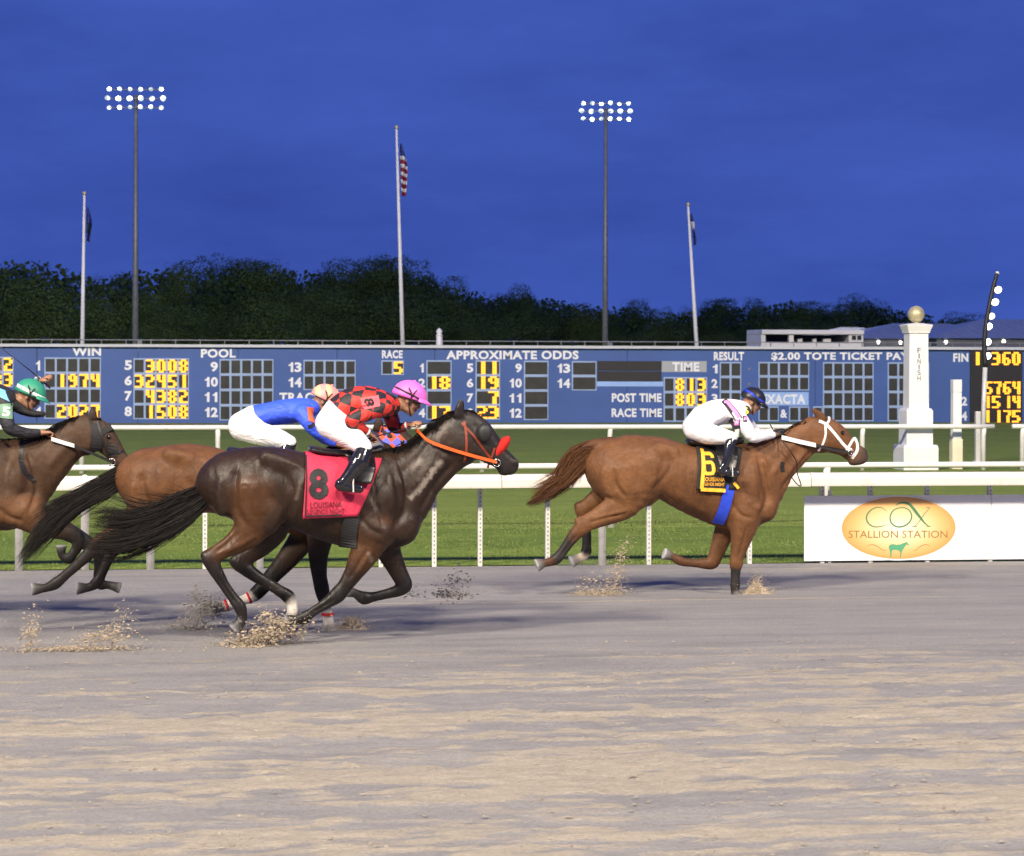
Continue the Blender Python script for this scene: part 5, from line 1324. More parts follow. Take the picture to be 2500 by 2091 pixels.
# ============================================================ horse six: bay in the lead
C2 = Crop(1250, 900, 2.33333, 24.79); C4 = Crop(1800, 970, 6.0, 24.79)
def horse_six():
    C = C2; Yc = C.Y; NR, FR = -0.13, 0.13
    base = (0.132, 0.058, 0.024); br = (0.155, 0.069, 0.028); dk = (0.085, 0.036, 0.016); blk = (0.024, 0.020, 0.019); hoof = (0.30, 0.30, 0.31); wht = (0.5, 0.42, 0.33)
    t = empty('racehorse', (C.pt(950, 900).x, Yc, 0), 'chestnut bay racehorse in a black and yellow cloth numbered 6, leading on the right', 'horse')
    B = Body(0.0115)
    B.chain(C.pairs([(505, 455, 480, 640, .15), (580, 400, 535, 735, .225), (700, 374, 670, 810, .27), (810, 384, 790, 740, .275), (910, 408, 890, 760, .275), (1030, 434, 1010, 828, .285), (1150, 440, 1130, 880, .275), (1270, 434, 1255, 925, .24), (1365, 455, 1390, 912, .20), (1420, 510, 1462, 870, .155)], base), .02)
    B.chain(C.pairs([(1270, 425, 1430, 860, .165), (1345, 422, 1495, 775, .15), (1440, 402, 1565, 650, .12), (1540, 364, 1645, 560, .095), (1630, 318, 1712, 488, .083), (1700, 280, 1758, 462, .08)], base), .06)
    H = C4
    B.chain(H.pairs([(1060, 345, 1120, 690, .075), (1180, 290, 1160, 725, .088), (1370, 312, 1250, 790, .095), (1530, 420, 1400, 842, .085), (1650, 575, 1545, 885, .068), (1760, 675, 1625, 935, .057), (1850, 742, 1710, 975, .055), (1888, 800, 1775, 965, .045)], mul(base, .95)), .05)
    for s in (-1, 1):
        B.ell(H.pt(1230, 640, s * .055), (.13, .10, .045), base, .04, d=(.3, 0, 1))
        B.ell(H.pt(1850, 800, s * .035), (.035, .028, .025), blk, .02)
        B.ell(H.pt(1868, 800, s * .064), (.016, .01, .014), blk, .012, cut=True)
        B.chain(H.limb([(1260, 335, 66), (1205, 265, 64), (1140, 212, 46), (1075, 165, 12)], s * .055, .45, dk), .02)
        B.ell(C.pt(1360, 640, s * .14), (.27, .10, .085), base, .07, d=(.55, 0, 1))
        B.ell(C.pt(1330, 790, s * .16), (.17, .12, .075), base, .06, d=(.9, 0, .5))
        B.ell(C.pt(1450, 800, s * .085), (.12, .10, .085), base, .06, d=(.3, 0, 1))
        B.ell(C.pt(870, 470, s * .2), (.15, .07, .06), base, .06, d=(1, 0, -.3))
        B.ell(C.pt(560, 600, s * .15), (.2, .09, .08), base, .06, d=(.1, 0, 1))
        B.ell(C.pt(1600, 560, s * .06), (.2, .05, .05), base, .05, d=(-.9, 0, -1))
        B.chain(C.limb([(1405, 500, 9), (1430, 640, 11), (1470, 760, 8)], s * .19, 1, base), .05, cut=True)
        B.chain(C.limb([(900, 470, 9), (860, 560, 13), (815, 670, 9)], s * .29, 1, base), .05, cut=True)
        B.chain(C.limb([(545, 580, 8), (580, 680, 9), (640, 760, 7)], s * .27, 1, base), .05, cut=True)
    B.ell(H.pt(1690, 960), (.045, .03, .035), blk, .02)
    B.ell(H.pt(1815, 860), (.085, .062, .056), (.045, .04, .04), .03, d=(.55, 0, -1)); B.ell(H.pt(1760, 920), (.05, .045, .05), (.05, .045, .045), .03)
    # near hind, pushing off
    B.chain(C.limb([(640, 580, 150), (660, 680, 140), (640, 760, 100), (560, 815, 74), (470, 860, 54), (405, 890, 46)], NR - .01, .62, br), .05)
    B.chain(C.limb([(372, 865, 22, base), (400, 900, 46, base), (360, 945, 38, dk), (318, 1000, 30), (280, 1055, 29), (252, 1085, 33), (215, 1103, 25, dk), (182, 1108, 24, dk)], NR - .01, .78, blk), .025)
    # far hind
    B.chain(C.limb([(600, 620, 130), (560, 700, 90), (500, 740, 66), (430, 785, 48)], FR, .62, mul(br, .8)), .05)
    B.chain(C.limb([(372, 780, 24, base), (400, 805, 44, base), (415, 870, 34, dk), (425, 940, 27), (425, 1010, 27), (422, 1045, 32), (405, 1070, 26, wht), (382, 1081, 26, wht)], FR, .78, blk), .025)
    # near fore, straight down on the ground
    B.chain(C.limb([(1330, 830, 90), (1320, 900, 80), (1308, 960, 64), (1292, 1030, 48), (1280, 1085, 40), (1277, 1112, 40), (1274, 1150, 30, blk), (1272, 1195, 27, blk), (1271, 1235, 30, blk), (1270, 1262, 25, blk), (1273, 1276, 26, blk)], NR, .76, base), .045)
    # far fore, folded back
    B.chain(C.limb([(1250, 850, 90), (1210, 930, 60), (1185, 1000, 50), (1158, 1070, 42), (1140, 1105, 40), (1100, 1112, 32, dk), (1050, 1110, 24, dk), (990, 1105, 24, dk), (955, 1095, 28, dk), (925, 1078, 23, dk), (908, 1070, 24, dk)], FR, .76, base), .045)
    for q in ((180, 1108, 142, 1122, 26, 38, NR - .01), (380, 1082, 338, 1102, 26, 37, FR), (1272, 1274, 1284, 1304, 26, 35, NR), (906, 1069, 866, 1056, 25, 36, FR)): B.hoof(C, *q, (.12, .11, .10), (.5, .5, .52))
    SCU = [([(1405, 480), (1440, 620), (1450, 740), (1400, 850)], -.016, .028), ([(1310, 510), (1290, 620), (1310, 740)], -.012, .028), ([(1360, 520), (1370, 640), (1390, 740)], .012, .03), ([(1240, 760), (1290, 830), (1360, 850)], -.012, .024), ([(1330, 740), (1370, 790), (1420, 790)], .012, .03), ([(1720, 470), (1630, 570), (1540, 700)], -.014, .024), ([(1640, 400), (1560, 500), (1470, 620)], .010, .035), ([(1560, 400), (1460, 480), (1400, 520)], -.008, .03),
        ([(560, 560), (580, 660), (640, 740)], -.018, .026), ([(520, 540), (510, 640), (560, 740)], .010, .03), ([(640, 520), (660, 640), (700, 740)], .012, .045), ([(880, 480), (890, 560), (830, 650), (800, 700)], -.016, .034), ([(780, 470), (800, 580), (790, 680)], .010, .04), ([(620, 830), (520, 850), (430, 880)], -.010, .018), ([(660, 800), (560, 830), (460, 860)], .008, .02), ([(920, 700), (1010, 770), (1120, 830)], .008, .04), ([(850, 700), (960, 790), (1080, 850)], -.006, .02),
        ([(1330, 890), (1310, 980), (1290, 1070)], -.010, .014), ([(1270, 1140), (1266, 1190), (1266, 1240)], -.009, .011, -1), ([(370, 940), (310, 1020), (265, 1080)], -.009, .011, -1)]
    for k in range(6): SCU.append(([(900 + k * 45, 520 + k * 4), (885 + k * 45, 620 + k * 14), (905 + k * 45, 720 + k * 22)], -.004, .014))
    B.chain(C.limb([(560, 425, 34), (500, 428, 30), (430, 440, 28), (360, 490, 22)], 0, 1, dk), .04)
    o, P, Q = B.build('body', coat_material('chestnut_coat', .54, .22), t, 2, True, SCU, C); bv = bvh_of(P, Q)
    MB().ball(H.pt(1545, 520, -.083), .021, 12, 8).ball(H.pt(1545, 520, .083), .021, 12, 8).build('eyes', M['eye'], t, True)
    hm = hair_material('brown_hair', (.085, .036, .015)); hd = hair_material('dark_brown_hair', (.028, .014, .009))
    strands('tail', [[(545, 405), (450, 415), (360, 450), (300, 520), (255, 610), (150, 650), (95, 680)], [(530, 440), (440, 470), (360, 520), (290, 610), (200, 680), (110, 750)], [(520, 470), (450, 510), (390, 570), (320, 640), (210, 710), (90, 770)], [(515, 490), (470, 540), (410, 590), (340, 650), (230, 710), (100, 775)]], 1900, Yc, C, .0027, .035, hm, t, 18, .6, fly=.014)
    strands('tail_underside', [[(480, 510), (400, 590), (310, 660), (200, 715), (85, 775)], [(470, 540), (390, 610), (300, 675), (180, 730), (80, 778)]], 300, Yc, C, .0036, .03, hd, t, 19, .3)
    mane('mane', [(1330, 425), (1450, 400), (1540, 365), (1630, 318), (1700, 280)], 300, Yc, C, hd, t, 20, .10, .6, .0, .95)
    blackc = paint('black_cloth', rgb(.013, .012, .012), .75, .2, 12, bstr=.25, bscale=60); yel = paint('yellow_print', srgb(250, 180, 50), .7, .06, 12)
    co, cb = cloth_patch('saddle_cloth', bv, C, [(1066, 445), (1325, 462), (1042, 692), (1265, 690)], Yc, blackc, t, off=.016)
    b = MB(); strap(b, cb, C, [(1078, 455), (1055, 680)], .036, Yc, (True,), .016, sm=False); strap(b, cb, C, [(1050, 683), (1190, 690)], .036, Yc, (True,), .0175, sm=False); b.build('cloth_border', yel, co)
    block_six('number', cb, C, 1124, 543, 76, 134, yel, co, .013)
    decal('lettering', 'LOUISIANA', cb, C, 1150, 632, 125, 24, yel, co, .012, .03, .013); decal('lettering', 'LEGENDS NIGHT', cb, C, 1145, 660, 130, 18, yel, co, .008, .03, .013)
    b = MB(); strap(b, cb, C, [(1240, 645), (1268, 678)], .03, Yc, (True,), .016, sm=False); b.build('cloth_tab', yel, co)
    blue = paint('blue_webbing', srgb(38, 70, 205), .65, .12, 14)
    girth_band('girth', bv, C, [(1222, 640), (1200, 760), (1170, 885)], .115, Yc, blue, t, .018)
    saddle(t, C, [(1010, 425), (1090, 440), (1200, 440), (1300, 420)], None, Yc, 'six')
    wl_ = paint('white_leather', rgb(.75, .74, .72), .5, .05, 12); blk_l = paint('black_leather', rgb(.015, .014, .014), .5, .3, 12)
    b = MB(); strap(b, bv, H, [(1205, 350), (1310, 400), (1450, 560), (1590, 720), (1690, 775)], .03, Yc); strap(b, bv, H, [(1385, 290), (1360, 350), (1300, 420), (1290, 560), (1245, 700), (1190, 790)], .022, Yc)
    strap(b, bv, H, [(1610, 780), (1670, 690), (1735, 600)], .028, Yc); strap(b, bv, H, [(1745, 600), (1785, 680), (1770, 790), (1700, 905)], .03, Yc)
    b.build('bridle', wl_, t)
    b = MB(); strap(b, bv, H, [(1170, 710), (1350, 750), (1520, 780), (1650, 800)], .03, Yc); b.build('cheek_strap', blk_l, t)
    mt = paint('bit_metal_six', rgb(.6, .6, .6), .25, .1, metal=1.0); p1, p2 = H.pt(1665, 815, -.075), H.pt(1665, 815, .075)
    b = ring(p1, .03, .004); b2 = ring(p2, .03, .004); b.add(b2.v, b2.f); b.tube([p1, p2], .006, 6); b.build('bit', mt, t, True)
    b = MB(); bk = MB()
    for s in (-1, 1):
        Pn = [H.pt(650, 590, s * .09), H.pt(900, 650, s * .115), H.pt(1150, 705, s * .12)]
        vs = []
        for q in Pn: vs += [(q.x, q.y, q.z - .022), (q.x, q.y, q.z + .022)]
        b.add(vs, [(0, 1, 3, 2), (2, 3, 5, 4)])
        Pn = [H.pt(1150, 705, s * .12), H.pt(1400, 775, s * .105), H.pt(1660, 812, s * .078)]
        vs = []
        for q in Pn: vs += [(q.x, q.y, q.z - .012), (q.x, q.y, q.z + .012)]
        bk.add(vs, [(0, 1, 3, 2), (2, 3, 5, 4)])
    o = b.build('rein_grip', wl_, t); o.modifiers.new('thickness', 'SOLIDIFY').thickness = .008
    o = bk.build('rein', blk_l, t); o.modifiers.new('thickness', 'SOLIDIFY').thickness = .005
    MB().tube([Vector(q) for q in smooth_path([list(H.pt(660, 640, -.16)), list(H.pt(780, 800, -.18)), list(H.pt(870, 960, -.15)), list(H.pt(880, 1120, -.12)), list(H.pt(935, 1290, -.1)), list(H.pt(880, 1280, -.08)), list(H.pt(800, 1180, -.05))], 5)], .006, 6).build('yoke_strap', blk_l, t, True)
    b = MB(); strap(b, bv, H, [(655, 950), (650, 1020), (660, 1095)], .045, Yc, (True,), .004); b.build('yoke_tab', blk_l, t)
    return t

# ============================================================ horse seven: bay between, mostly behind the dark one
C3s = Crop(0, 850, 2.7017, 21.99); C1s = Crop(450, 900, 2.4706, 21.99)
def horse_seven():
    R, C = C3s, C1s; Yc = R.Y; NR, FR = -0.13, 0.13
    base = (0.115, 0.050, 0.020); dk = (.03, .017, .011); blk = (.014, .011, .010); hoof = (.045, .042, .04); shoe = (.4, .4, .41); wht = (.66, .62, .56)
    t = empty('racehorse', (C.pt(300, 900).x, Yc, 0), 'brown bay racehorse with black tail running behind the dark bay, ridden in blue', 'horse')
    def L(x, y): return (450 + x / 2.4706 - 0) * 2.7017, (900 + y / 2.4706 - 850) * 2.7017
    def conv(rows): return [tuple(L(r[0], r[1]) + L(r[2], r[3])) + tuple(r[4:]) for r in rows]
    B = Body(0.012)
    B.chain(R.pairs([(905, 735, 835, 960, .15), (990, 675, 900, 1060, .23), (1120, 645, 1050, 1110, .27), (1250, 630, 1240, 1100, .275), (1380, 650, 1390, 1090, .28), (1520, 690, 1530, 1120, .285), (1680, 720, 1680, 1180, .285), (1840, 725, 1830, 1215, .26), (1960, 715, 1980, 1225, .22), (2060, 735, 2120, 1190, .165)], base), .02)
    B.chain(R.pairs([(1960, 700, 2100, 1150, .16), (2080, 690, 2230, 1040, .145), (2200, 650, 2330, 900, .115), (2310, 600, 2420, 820, .09), (2400, 560, 2470, 760, .08)], base), .06)
    hd = conv([(950, 465, 975, 640, .075), (1030, 450, 1030, 645, .09), (1110, 470, 1090, 650, .088), (1200, 540, 1160, 690, .068), (1280, 600, 1230, 720, .058), (1330, 640, 1290, 735, .045)])
    hx = [(2440, 540, 2480, 740, .075), (2560, 500, 2560, 765, .09), (2660, 545, 2640, 790, .085), (2740, 630, 2700, 820, .066), (2820, 710, 2780, 860, .056), (2870, 760, 2830, 870, .045)]
    B.chain(R.pairs(hx, dk), .05)
    for s in (-1, 1):
        B.chain(R.limb([(2490, 535, 34), (2500, 490, 30), (2505, 450, 8)], s * .055, .45, dk), .02)
        B.ell(R.pt(2040, 960, s * .14), (.26, .10, .085), base, .07, d=(.55, 0, 1)); B.ell(R.pt(1180, 720, s * .2), (.15, .07, .06), base, .06, d=(1, 0, -.3)); B.ell(R.pt(920, 930, s * .14), (.2, .09, .08), base, .06, d=(.1, 0, 1))
        B.chain(R.limb([(930, 850, 9), (960, 960, 10), (1010, 1060, 8)], s * .26, 1, base), .05, cut=True)
    # hind legs trailing, both hooves off the ground
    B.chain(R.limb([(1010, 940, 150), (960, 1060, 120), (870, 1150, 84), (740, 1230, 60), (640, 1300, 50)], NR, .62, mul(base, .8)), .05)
    B.chain(R.limb([(600, 1290, 24), (610, 1330, 46), (520, 1420, 36), (430, 1500, 33), (365, 1555, 40), (310, 1580, 30), (278, 1586, 30)], NR, .78, blk), .025)
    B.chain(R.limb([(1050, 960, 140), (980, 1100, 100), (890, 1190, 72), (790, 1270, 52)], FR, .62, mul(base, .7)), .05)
    B.chain(R.limb([(750, 1270, 26), (760, 1310, 46), (710, 1400, 36), (670, 1490, 33), (640, 1545, 40), (600, 1575, 30), (570, 1582, 30)], FR, .78, blk), .025)
    # fore legs
    B.chain(C.limb([(830, 960, 100, dk), (815, 1060, 72, dk), (808, 1150, 58), (815, 1250, 46), (830, 1330, 46), (840, 1380, 40), (855, 1440, 30), (862, 1475, 34, wht), (868, 1520, 34, wht), (868, 1548, 35, wht)], NR, .76, blk), .04)
    B.chain(C.limb([(760, 960, 100, base), (690, 1060, 78, dk), (620, 1150, 66, dk), (550, 1230, 54), (480, 1310, 46), (430, 1360, 44), (390, 1385, 34, wht), (330, 1405, 30, (.5, .47, .42)), (270, 1425, 36, wht), (225, 1440, 30, hoof), (205, 1445, 28, hoof)], FR, .76, blk), .04)
    for q in ((275, 1587, 213, 1592, 31, 44, NR), (567, 1583, 507, 1586, 31, 44, FR)): B.hoof(R, *q, hoof, shoe)
    for q in ((869, 1545, 873, 1580, 34, 44, NR), (203, 1446, 160, 1460, 28, 38, FR)): B.hoof(C, *q, hoof, shoe)
    SCU = [([(930, 830), (950, 950), (1010, 1060)], -.016, .028), ([(1180, 700), (1200, 820), (1260, 920)], -.010, .04), ([(1050, 760), (1070, 880), (1100, 980)], .012, .05), ([(1300, 740), (1360, 830), (1340, 950)], -.014, .035), ([(880, 880), (870, 980), (900, 1060)], .010, .03)]
    B.chain(R.limb([(960, 705, 40), (900, 745, 34), (820, 800, 26), (740, 850, 18)], 0, 1, dk), .04)
    o, P, Q = B.build('body', coat_material('brown_bay_coat', .52, .24), t, 2, True, SCU, R); bv = bvh_of(P, Q)
    MB().ball(R.pt(2655, 620, -.08), .021, 12, 8).ball(R.pt(2655, 620, .08), .021, 12, 8).build('eyes', M['eye'], t, True)
    hm = hair_material('black_tail_hair', (.013, .011, .010))
    strands('tail', [[(960, 690), (860, 740), (760, 800), (640, 880), (520, 940), (380, 1000), (300, 1040), (230, 1070)], [(950, 720), (840, 800), (700, 890), (560, 960), (400, 1050), (280, 1160), (200, 1270), (130, 1400)], [(930, 760), (840, 850), (720, 940), (590, 1000), (450, 1080), (330, 1180), (230, 1290), (150, 1390), (110, 1440)], [(900, 800), (830, 890), (730, 970), (600, 1020), (470, 1100), (370, 1190), (280, 1280), (200, 1360)]], 2200, Yc, R, .0028, .04, hm, t, 28, .6, fly=.014)
    mane('mane', [(1970, 700), (2090, 690), (2200, 650), (2310, 600), (2400, 555)], 260, Yc, R, hm, t, 29, .12, .7, .02, .5)
    # tack
    redb = paint('red_bandage_trim', srgb(190, 30, 40), .7)
    b = MB()
    for x, y, dx, dy in ((864, 1482, 36, 0), ):
        p = C.pt(x, y, NR); r = C.len(x, y, 37); b.lathe((p.x, p.y, p.z - .012), [(r, 0), (r * 1.04, .012), (r, .026)], 16)
    b.build('bandage_stripe', redb, t, True)
    MB().tube([C.pt(396, 1382, FR), C.pt(384, 1387, FR)], C.len(390, 1385, 37), 14).build('bandage_stripe', redb, t, True); MB().tube([C.pt(262, 1428, FR), C.pt(248, 1433, FR)], C.len(262, 1428, 38), 14).build('bandage_stripe', redb, t, True)
    multi, n, l, p = nmat('striped_towel')
    tc = n.new('ShaderNodeTexCoord'); w = n.new('ShaderNodeTexWave'); w.wave_type = 'BANDS'; w.bands_direction = 'X'; w.inputs['Scale'].default_value = 1.9; w.inputs['Phase Offset'].default_value = 1.2
    l.new(tc.outputs['Object'], w.inputs['Vector']); rp = ramp(n, l, w.outputs[0], [(0.2, srgb(225, 205, 120)), (0.45, rgb(.75, .75, .72)), (0.55, rgb(.75, .75, .72)), (0.8, srgb(120, 205, 185))]); rp.color_ramp.interpolation = 'CONSTANT'
    l.new(rp.outputs[0], p.inputs['Base Color']); p.inputs['Roughness'].default_value = .8
    cloth_patch('saddle_towel', bv, R, [(1500, 705), (1900, 735), (1470, 1010), (1880, 1010)], Yc, multi, t, off=.02, wob=.01)
    saddle(t, R, [(1520, 690), (1640, 700), (1790, 700), (1890, 690)], None, Yc, 'seven')
    # patterned blinker hood and white reins
    hood, n, l, p = nmat('diamond_hood')
    tc = n.new('ShaderNodeTexCoord'); mp = n.new('ShaderNodeMapping'); mp.inputs['Rotation'].default_value = (0, math.radians(45), 0); l.new(tc.outputs['Object'], mp.inputs[0])
    ck = n.new('ShaderNodeTexChecker'); ck.inputs['Scale'].default_value = 14; ck.inputs[1].default_value = srgb(225, 82, 40); ck.inputs[2].default_value = srgb(96, 100, 205); l.new(mp.outputs[0], ck.inputs[0]); l.new(ck.outputs[0], p.inputs['Base Color']); p.inputs['Roughness'].default_value = .7
    b = MB(); strap(b, bv, R, [(2500, 560), (2600, 600), (2680, 690)], .13, Yc, off=.008); b.build('hood', hood, t)
    b = MB(); strap(b, bv, R, [(2560, 780), (2680, 800), (2780, 820)], .03, Yc, off=.01); b.build('bridle', M['white_rail'], t)
    b = MB()
    for s in (-1, 1): b.tube([R.pt(2770, 825, s * .07), R.pt(2500, 720, s * .1), R.pt(2330, 640, s * .08)], .01, 6)
    b.build('rein', paint('purple_rein', srgb(100, 96, 190), .6), t, True)
    return t

# ============================================================ horse five: at the left edge
C5 = Crop(0, 850, 2.7017, 23.05)
def horse_five():
    C = C5; Yc = C.Y; NR, FR = -.13, .13
    base = (.062, .033, .018); br = (.105, .048, .021); dk = (.03, .019, .013); blk = (.014, .012, .011); hoof = (.05, .047, .045); shoe = (.4, .4, .41)
    t = empty('racehorse', (C.pt(-200, 1000).x, Yc, 0), 'brown racehorse in a dark hood entering at the left edge, ridden by the green cap', 'horse')
    B = Body(.012)
    B.chain(C.pairs([(-1010, 690, -1050, 900, .15), (-920, 630, -960, 1000, .23), (-790, 600, -820, 1060, .27), (-660, 610, -680, 1040, .275), (-520, 640, -540, 1060, .28), (-380, 660, -390, 1110, .285), (-240, 660, -250, 1160, .275), (-100, 640, -100, 1195, .245), (20, 630, 40, 1205, .205), (110, 640, 180, 1170, .155)], base), .02)
    B.chain(C.pairs([(10, 605, 200, 1130, .165), (120, 602, 310, 1000, .15), (240, 596, 390, 890, .12), (350, 555, 470, 785, .098), (440, 488, 545, 705, .086), (520, 462, 590, 690, .082)], base), .06)
    B.chain(C.pairs([(550, 455, 585, 690, .075), (620, 450, 620, 690, .09), (690, 490, 665, 705, .09), (750, 560, 700, 735, .075), (805, 650, 745, 775, .062), (850, 720, 790, 830, .056), (880, 790, 815, 870, .052), (885, 830, 840, 885, .042)], base), .05)
    for s in (-1, 1):
        B.chain(C.limb([(610, 460, 32), (612, 425, 27), (603, 395, 8)], s * .05, .45, dk), .02)
        B.ell(C.pt(80, 900, s * .14), (.27, .10, .085), base, .07, d=(.55, 0, 1)); B.ell(C.pt(40, 1060, s * .155), (.17, .12, .075), br, .06, d=(.9, 0, .5)); B.ell(C.pt(210, 1060, s * .085), (.12, .10, .085), br, .06, d=(.3, 0, 1))
        B.ell(C.pt(590, 600, s * .055), (.11, .09, .045), base, .04, d=(.2, 0, 1)); B.ell(C.pt(-960, 870, s * .14), (.2, .09, .08), base, .06, d=(.1, 0, 1))
        B.chain(C.limb([(150, 700, 10), (190, 840, 11), (240, 980, 8)], s * .2, 1, base), .05, cut=True)
    # near fore: knee lifted, cannon folded down
    B.chain(C.limb([(150, 1080, 120, br), (240, 1150, 85, br), (340, 1190, 66, base), (430, 1215, 54, dk), (505, 1245, 48), (520, 1280, 46), (505, 1320, 36), (480, 1360, 33), (450, 1390, 38), (415, 1375, 28), (403, 1348, 26)], NR, .74, blk), .045)
    # far fore reaching down
    B.chain(C.limb([(200, 1080, 110, br), (350, 1170, 74, base), (480, 1230, 58), (590, 1300, 50), (650, 1340, 48), (660, 1390, 42), (655, 1460, 36), (652, 1530, 38), (668, 1560, 38), (700, 1562, 28), (735, 1568, 28)], FR, .74, blk), .045)
    for q in ((403, 1348, 404, 1308, 27, 37, NR), (735, 1568, 790, 1582, 28, 39, FR)): B.hoof(C, *q, hoof, shoe)
    SCU = [([(170, 650), (220, 800), (240, 940), (190, 1080)], -.016, .028), ([(60, 700), (40, 850), (60, 980)], -.012, .03), ([(120, 720), (130, 860), (150, 960)], .012, .035), ([(-20, 1040), (60, 1110), (160, 1140)], -.012, .025), ([(560, 690), (470, 790), (380, 930)], -.014, .026), ([(480, 600), (390, 700), (300, 800)], .010, .04)]
    # hind legs (outside the picture)
    B.chain(C.limb([(-880, 900, 150), (-840, 1010, 120), (-900, 1110, 80), (-990, 1190, 56), (-1050, 1240, 46)], NR, .62, base), .05)
    B.chain(C.limb([(-1080, 1230, 24), (-1050, 1270, 46), (-1010, 1370, 36), (-970, 1460, 33), (-940, 1530, 40), (-900, 1570, 30), (-880, 1600, 36, hoof)], NR, .78, blk), .025)
    B.chain(C.limb([(-840, 920, 140), (-760, 1040, 100), (-790, 1140, 70), (-860, 1210, 50)], FR, .62, base), .05)
    B.chain(C.limb([(-880, 1200, 26), (-850, 1250, 46), (-770, 1340, 36), (-700, 1430, 33), (-660, 1490, 40), (-620, 1530, 30), (-600, 1560, 36, hoof)], FR, .78, blk), .025)
    o, P, Q = B.build('body', coat_material('brown_coat', .54, .22), t, 2, True, SCU, C); bv = bvh_of(P, Q)
    MB().ball(C.pt(717, 585, -.08), .021, 12, 8).ball(C.pt(717, 585, .08), .021, 12, 8).build('eyes', M['eye'], t, True)
    hm = hair_material('black_mane_hair', (.012, .010, .009))
    strands('tail', [[(-1020, 690), (-1150, 760), (-1350, 900), (-1500, 1000)], [(-1040, 760), (-1180, 880), (-1350, 1010), (-1480, 1100)]], 300, Yc, C, .0065, .05, hm, t, 38, .5)
    mane('mane', [(0, 600), (150, 600), (300, 575), (390, 525), (470, 475), (560, 450)], 420, Yc, C, hm, t, 39, .13, .8, .02, .5)
    blk_l = paint('dark_hood', rgb(.010, .009, .009), .7, .3, 14)
    b = MB(); strap(b, bv, C, [(625, 470), (640, 560), (630, 680)], .11, Yc, off=.007); strap(b, bv, C, [(690, 520), (740, 610), (735, 720)], .10, Yc, off=.006); b.build('hood', blk_l, t)
    lea = paint('black_strap', rgb(.014, .013, .013), .45)
    b = MB(); strap(b, bv, C, [(640, 480), (680, 620), (720, 735)], .02, Yc, off=.011); strap(b, bv, C, [(700, 690), (760, 690), (820, 680)], .022, Yc, off=.011); b.build('bridle', lea, t)
    mt = paint('bit_metal_five', rgb(.6, .6, .6), .25, .1, metal=1.0); p1, p2 = C.pt(737, 755, -.078), C.pt(737, 755, .078)
    b = ring(p1, .034, .005); b2 = ring(p2, .034, .005); b.add(b2.v, b2.f); b.tube([p1, p2], .006, 6); b.build('bit', mt, t, True)
    b = MB(); w = MB()
    for s in (-1, 1):
        Pn = [C.pt(340, 600, s * .1), C.pt(420, 625, s * .125), C.pt(490, 645, s * .12)]; vs = []
        for q in Pn: vs += [(q.x, q.y, q.z - .018), (q.x, q.y, q.z + .018)]
        w.add(vs, [(0, 1, 3, 2), (2, 3, 5, 4)])
        Pn = [C.pt(490, 645, s * .12), C.pt(620, 700, s * .11), C.pt(737, 752, s * .08)]; vs = []
        for q in Pn: vs += [(q.x, q.y, q.z - .013), (q.x, q.y, q.z + .013)]
        b.add(vs, [(0, 1, 3, 2), (2, 3, 5, 4)])
    o = w.build('rein_grip', M['white_rail'], t); o.modifiers.new('thickness', 'SOLIDIFY').thickness = .008
    o = b.build('rein', lea, t); o.modifiers.new('thickness', 'SOLIDIFY').thickness = .005
    b = MB(); strap(b, bv, C, [(150, 620), (140, 700), (160, 800), (230, 880)], .04, Yc, (True, False), .006); b.build('yoke', lea, t)
    grn = paint('green_cloth', srgb(60, 130, 100), .75, .1)
    cloth_patch('saddle_cloth', bv, C, [(-420, 668), (-60, 655), (-440, 1010), (-150, 1010)], Yc, grn, t, off=.016)
    saddle(t, C, [(-400, 650), (-280, 660), (-150, 650), (-60, 630)], None, Yc, 'five')
    return t
horse_eight(); horse_six(); horse_seven(); horse_five()
# ------------------------------------------------------------------ riders
SKIN = (0.36, 0.19, 0.115)
def skin_material():
    m, n, l, p = nmat('skin')
    at = n.new('ShaderNodeAttribute'); at.attribute_name = 'coat'; t = noise(n, l, 40, 3)
    v = ramp(n, l, t.outputs[0], [(0.3, (.88, .84, .82, 1)), (0.7, (1.1, 1.08, 1.06, 1))])
    l.new(mixc(n, l, 1.0, at.outputs['Color'], v.outputs[0], 'MULTIPLY'), p.inputs['Base Color']); p.inputs['Roughness'].default_value = .5
    p.inputs['Subsurface Weight'].default_value = 0.0
    return m
M['skin'] = skin_material()
def cloth_mat(name, c, rough=.75, var=.06):
    m = paint(name, c, rough, var, 6); n, l = m.node_tree.nodes, m.node_tree.links
    t = noise(n, l, 5.5, 3, .5, stretch=(1.0, .6, 1.7)); t.inputs['Distortion'].default_value = 1.6
    bump(n, l, n['Principled BSDF'], t.outputs[0], .55, .05); return m
